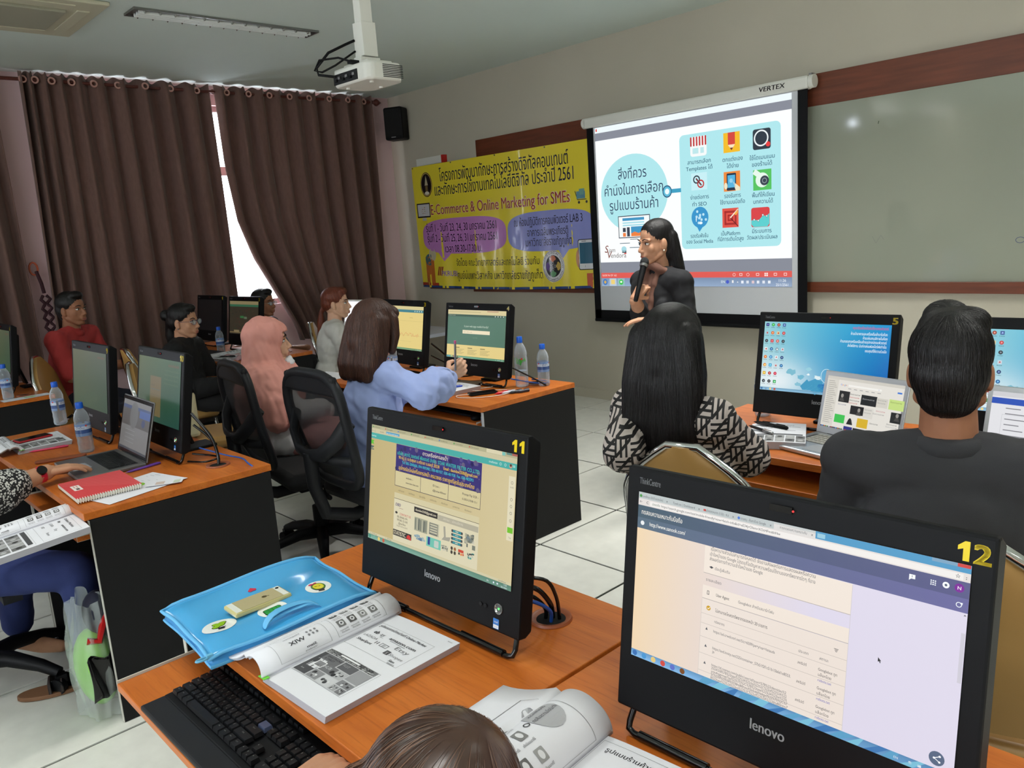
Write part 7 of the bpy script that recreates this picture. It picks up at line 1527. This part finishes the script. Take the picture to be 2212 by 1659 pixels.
# ---------------------------------------------------------------- woman in pink headscarf
C4 = pp(580, 738, 4.12)
J = seat(C4, 66, 60, 0, w=.15, pel=(C4.x+.06, C4.y+.02, .565), el=[None, pp(640, 890, 4.02)], wr=[None, pp(700, 880, 4.2)])
HIJ = CLO('dusty_pink_chiffon', (218, 150, 138), rough=.7)
def h_hij(hb, P, E):
    E((0, -.016, .032), (.098, .116, .102)); E((0, -.022, -.03), (.096, .100, .11)); chain(hb, [P(0, -.03, .0), P(0, -.03, -.10), P(0, -.035, -.16), P(0, -.035, -.23)], [.100, .118, .132, .15]); chain(hb, [P(0, .03, -.11), P(0, .05, -.2), P(0, .06, -.28)], [.075, .10, .10]); chain(hb, [P(0, .045, -.12), P(0, .05, -.2)], [.06, .08])
    nb = J['neck']; f, r = J['f'], J['r']
    for q in (-1, 1): chain(hb, [nb+Vector((0, 0, .0)), nb+r*q*.13+Vector((0, 0, -.04)), nb+r*q*.175+Vector((0, 0, -.12))+f*.01, nb+r*q*.195+Vector((0, 0, -.21))+f*.02], [.10, .098, .094, .078]); E((0, -.03, -.12), (.112, .11, .10))
    chain(hb, [nb-f*.05, nb-f*.10+Vector((0, 0, -.12)), nb-f*.10+Vector((0, 0, -.24))], [.08, .085, .06]); chain(hb, [nb+f*.03, nb+f*.09+Vector((0, 0, -.12)), nb+f*.1+Vector((0, 0, -.22))], [.08, .09, .07])
    for q in (-.08, .08): chain(hb, [nb-f*.05+r*q, nb-f*.10+r*q*1.2+Vector((0, 0, -.12)), nb-f*.09+r*q*1.3+Vector((0, 0, -.26))], [.07, .075, .05])
def ex4(t, base, J, R, RB):
    C = J['head'][0]; m = MB(); m.ellip(tuple(Vector(np.array(C)+R @ np.array((0, .088, -.118)))-base), (.05, .028, .034), R=R); v = m.v[0]; m.v[0] = v+.004*np.sin(v[:, [1, 2, 0]]*220); obj('face_mask', m, mat('white_mask_cloth', rgb(220, 220, 224), .7), t, smooth=180)
person('woman in a dusty pink headscarf and white shirt', J, SKINL, top=dict(mat=CLO('white_shirt_cotton', (216, 210, 210)), g=.022, sleeve=1.9, fold=.006, name='shirt'), bottom=dict(mat=CLO('pink_skirt_cloth', (216, 150, 146)), skirt=True, name='skirt'),
    hair=[('headscarf', h_hij, HIJ, dict(strand=False, vox=.007, sm=14, fold=.0065, ff=75, seed=11, zs=.6, cut=facecut))], shoes=BLACK, extra=ex4)
# ---------------------------------------------------------------- far group
C5 = pp(727, 655, 6.1)
J = seat(C5, 62, 44, 0, w=.16, lean=.06)
person('woman with an auburn ponytail in a white jumper', J, SKINL, top=dict(mat=CLO('white_knit', (205, 202, 196)), g=.018, sleeve=1.9, fold=.006, name='jumper'), bottom=dict(mat=CLO('pale_skirt', (180, 176, 168)), name='skirt', skirt=True), hair=[('hair', h_pony, HRED, dict(freq=40, locks=250, lw=.002))], shoes=BLACK)
C6 = pp(570, 655, 6.9)
J = seat(C6, 40, 28, 0, w=.18)
person('man with black hair and glasses half hidden behind computer 2', J, SKIND, top=dict(mat=CLO('grey_shirt', (120, 116, 126)), g=.016, sleeve=.9, fold=.005), bottom=dict(mat=CLO('dark_trousers2', (30, 30, 34))), hair=[('hair', h_short, HBLACK, dict(freq=60))], glasses=STEEL, shoes=BLACK, vox=.012)
C7 = pp(398, 694, 5.5)
J = seat(C7, 48, 36, 3, w=.17, lean=.07, wr=[None, None])
BJ = CLO('black_fleece', (17, 17, 20))
def coat7(mb): mb.ellip(tuple(J['neck']+Vector((0, 0, .005))-J['f']*.01), (.088, .088, .055)); mb.ellip(tuple(J['pelvis']+Vector((0, 0, .08))), (.2, .19, .2))
def ex7(t, base, J, R, RB): mb = MB(); mb.ellip(tuple(Vector(np.array(J['head'][0])+R @ np.array((.079, .0, -.045)))-base), (.005, .005, .005)); obj('earring', mb, STEEL, t, smooth=180)
person('woman with glasses and black hair in a bun wearing a black jacket', J, SKIN, top=dict(mat=BJ, g=.03, sleeve=1.9, fold=.006, name='jacket', prims=coat7), bottom=dict(mat=BJ), hair=[('hair', h_bun, HBLACK, dict(freq=50, locks=250, lw=.002))], glasses=mat('purple_frame', rgb(70, 60, 90), .3), shoes=BLACK, extra=ex7)
C8 = pp(156, 668, 5.6)
J = seat(C8, 42, 32, 0, w=.19, lean=.06)
person('man with short black hair in a red polo shirt by the curtain', J, SKIND, top=dict(mat=CLO('red_polo_cotton', (176, 56, 56)), g=.02, sleeve=.9, fold=.005, collar=True, name='polo_shirt'), bottom=dict(mat=CLO('dark_jeans', (34, 38, 52))), hair=[('hair', h_short, HBLACK, dict(freq=60))], shoes=BLACK, fat=1.08)
# ---------------------------------------------------------------- person with the red watch (left edge)
J = seat((-3.42, .34, 1.16), 82, 78, 12, w=.16, lean=.05, el=[None, (-3.15, .44, .778)], wr=[None, (-3.225, .66, .80)], kz=.56)
J['pelvis'] = Vector((-3.40, .26, .56)); J['hip'] = [Vector((-3.49, .26, .55)), Vector((-3.31, .26, .55))]; J['chest'] = J['neck'].lerp(J['pelvis'], .42)
J['kn'] = [Vector((-3.48, .55, .47)), Vector((-3.04, .66, .47))]; J['an'] = [Vector((-3.52, .52, .12)), Vector((-3.03, .66, .09))]; J['toe'] = [Vector((-3.36, .63, .075)), Vector((-3.0, .82, .03))]; J['hip'][1] = Vector((-3.30, .27, .52))
def ex10(t, base, J, R, RB):
    W = J['wr'][1]; d = (W-J['el'][1]).normalized(); mb = MB(); mb.cyl(tuple(W-d*.04-base), tuple(W-d*.018-base), .031, n=20); obj('watch_strap', mb, plast('red_strap2', (200, 30, 56)), t, smooth=50)
    q = (RR*.6-FF*.5+UU*.6); q = (q-q.dot(d)*d).normalized(); mb = MB(); mb.cyl(tuple(W-d*.03+q*.026-base), tuple(W-d*.03+q*.037-base), .017, n=20); obj('watch_face', mb, BLACKG, t, smooth=50)
person('person in a flecked blouse and blue jeans with a red watch at the left edge', J, SKIN, top=dict(mat=fm, g=.02, sleeve=1.45, puff=.022, fold=.004, name='blouse'), bottom=dict(mat=CLO('blue_denim', (34, 46, 96)), len=.86, name='jeans'), hair=[('hair', h_short, HBLACK, dict(freq=60))], extra=ex10, hands=[((J['wr'][1], (-.05, 1, -.02), (0, 0, 1), -1), dict(curl=.28, s=.95, spread=.3))])
# ---------------------------------------------------------------- foreground head
C11 = pp(955, 1800, .885)
hand_c = at(690, 1668, .705)
J = seat(C11, 112, 110, 30, w=.16, lean=.12, el=[hand_c+Vector((-.02, -.30, .03)), None], wr=[hand_c+Vector((.03, -.06, .02)), None], neckdrop=.17)
def h_fg(hb, P, E):
    E((0, -.018, .046), (.088, .100, .088)); E((0, -.042, .0), (.086, .084, .09))
    for x in (-.065, -.03, 0, .03, .065): chain(hb, [P(x, -.062, .02), P(x*1.2, -.082, -.10), P(x*1.3, -.10, -.20), P(x*1.3, -.11, -.30)], [.046, .044, .040, .03])
    for q in (-1, 1): chain(hb, [P(q*.078, .0, .04), P(q*.09, -.01, -.06), P(q*.1, -.03, -.2)], [.026, .03, .026])
person('person with dark brown hair bending over the keyboard at the bottom edge', J, SKIN, top=dict(mat=CLO('dark_blouse', (60, 52, 60)), g=.018, sleeve=1.6), bottom=dict(mat=CLO('dark_trousers3', (30, 30, 34))), hair=[('hair', h_fg, HDBR, dict(freq=120, amp=.0003, vox=.0045, sm=12, locks=5200, seg=20, lw=.0013, crown=(.05, -.03, .12), down=.8))], hands=[((J['wr'][0], (-.15, 1, -.05), (0, 0, 1), 1), dict(curl=.45, s=.95))], headvox=.006)
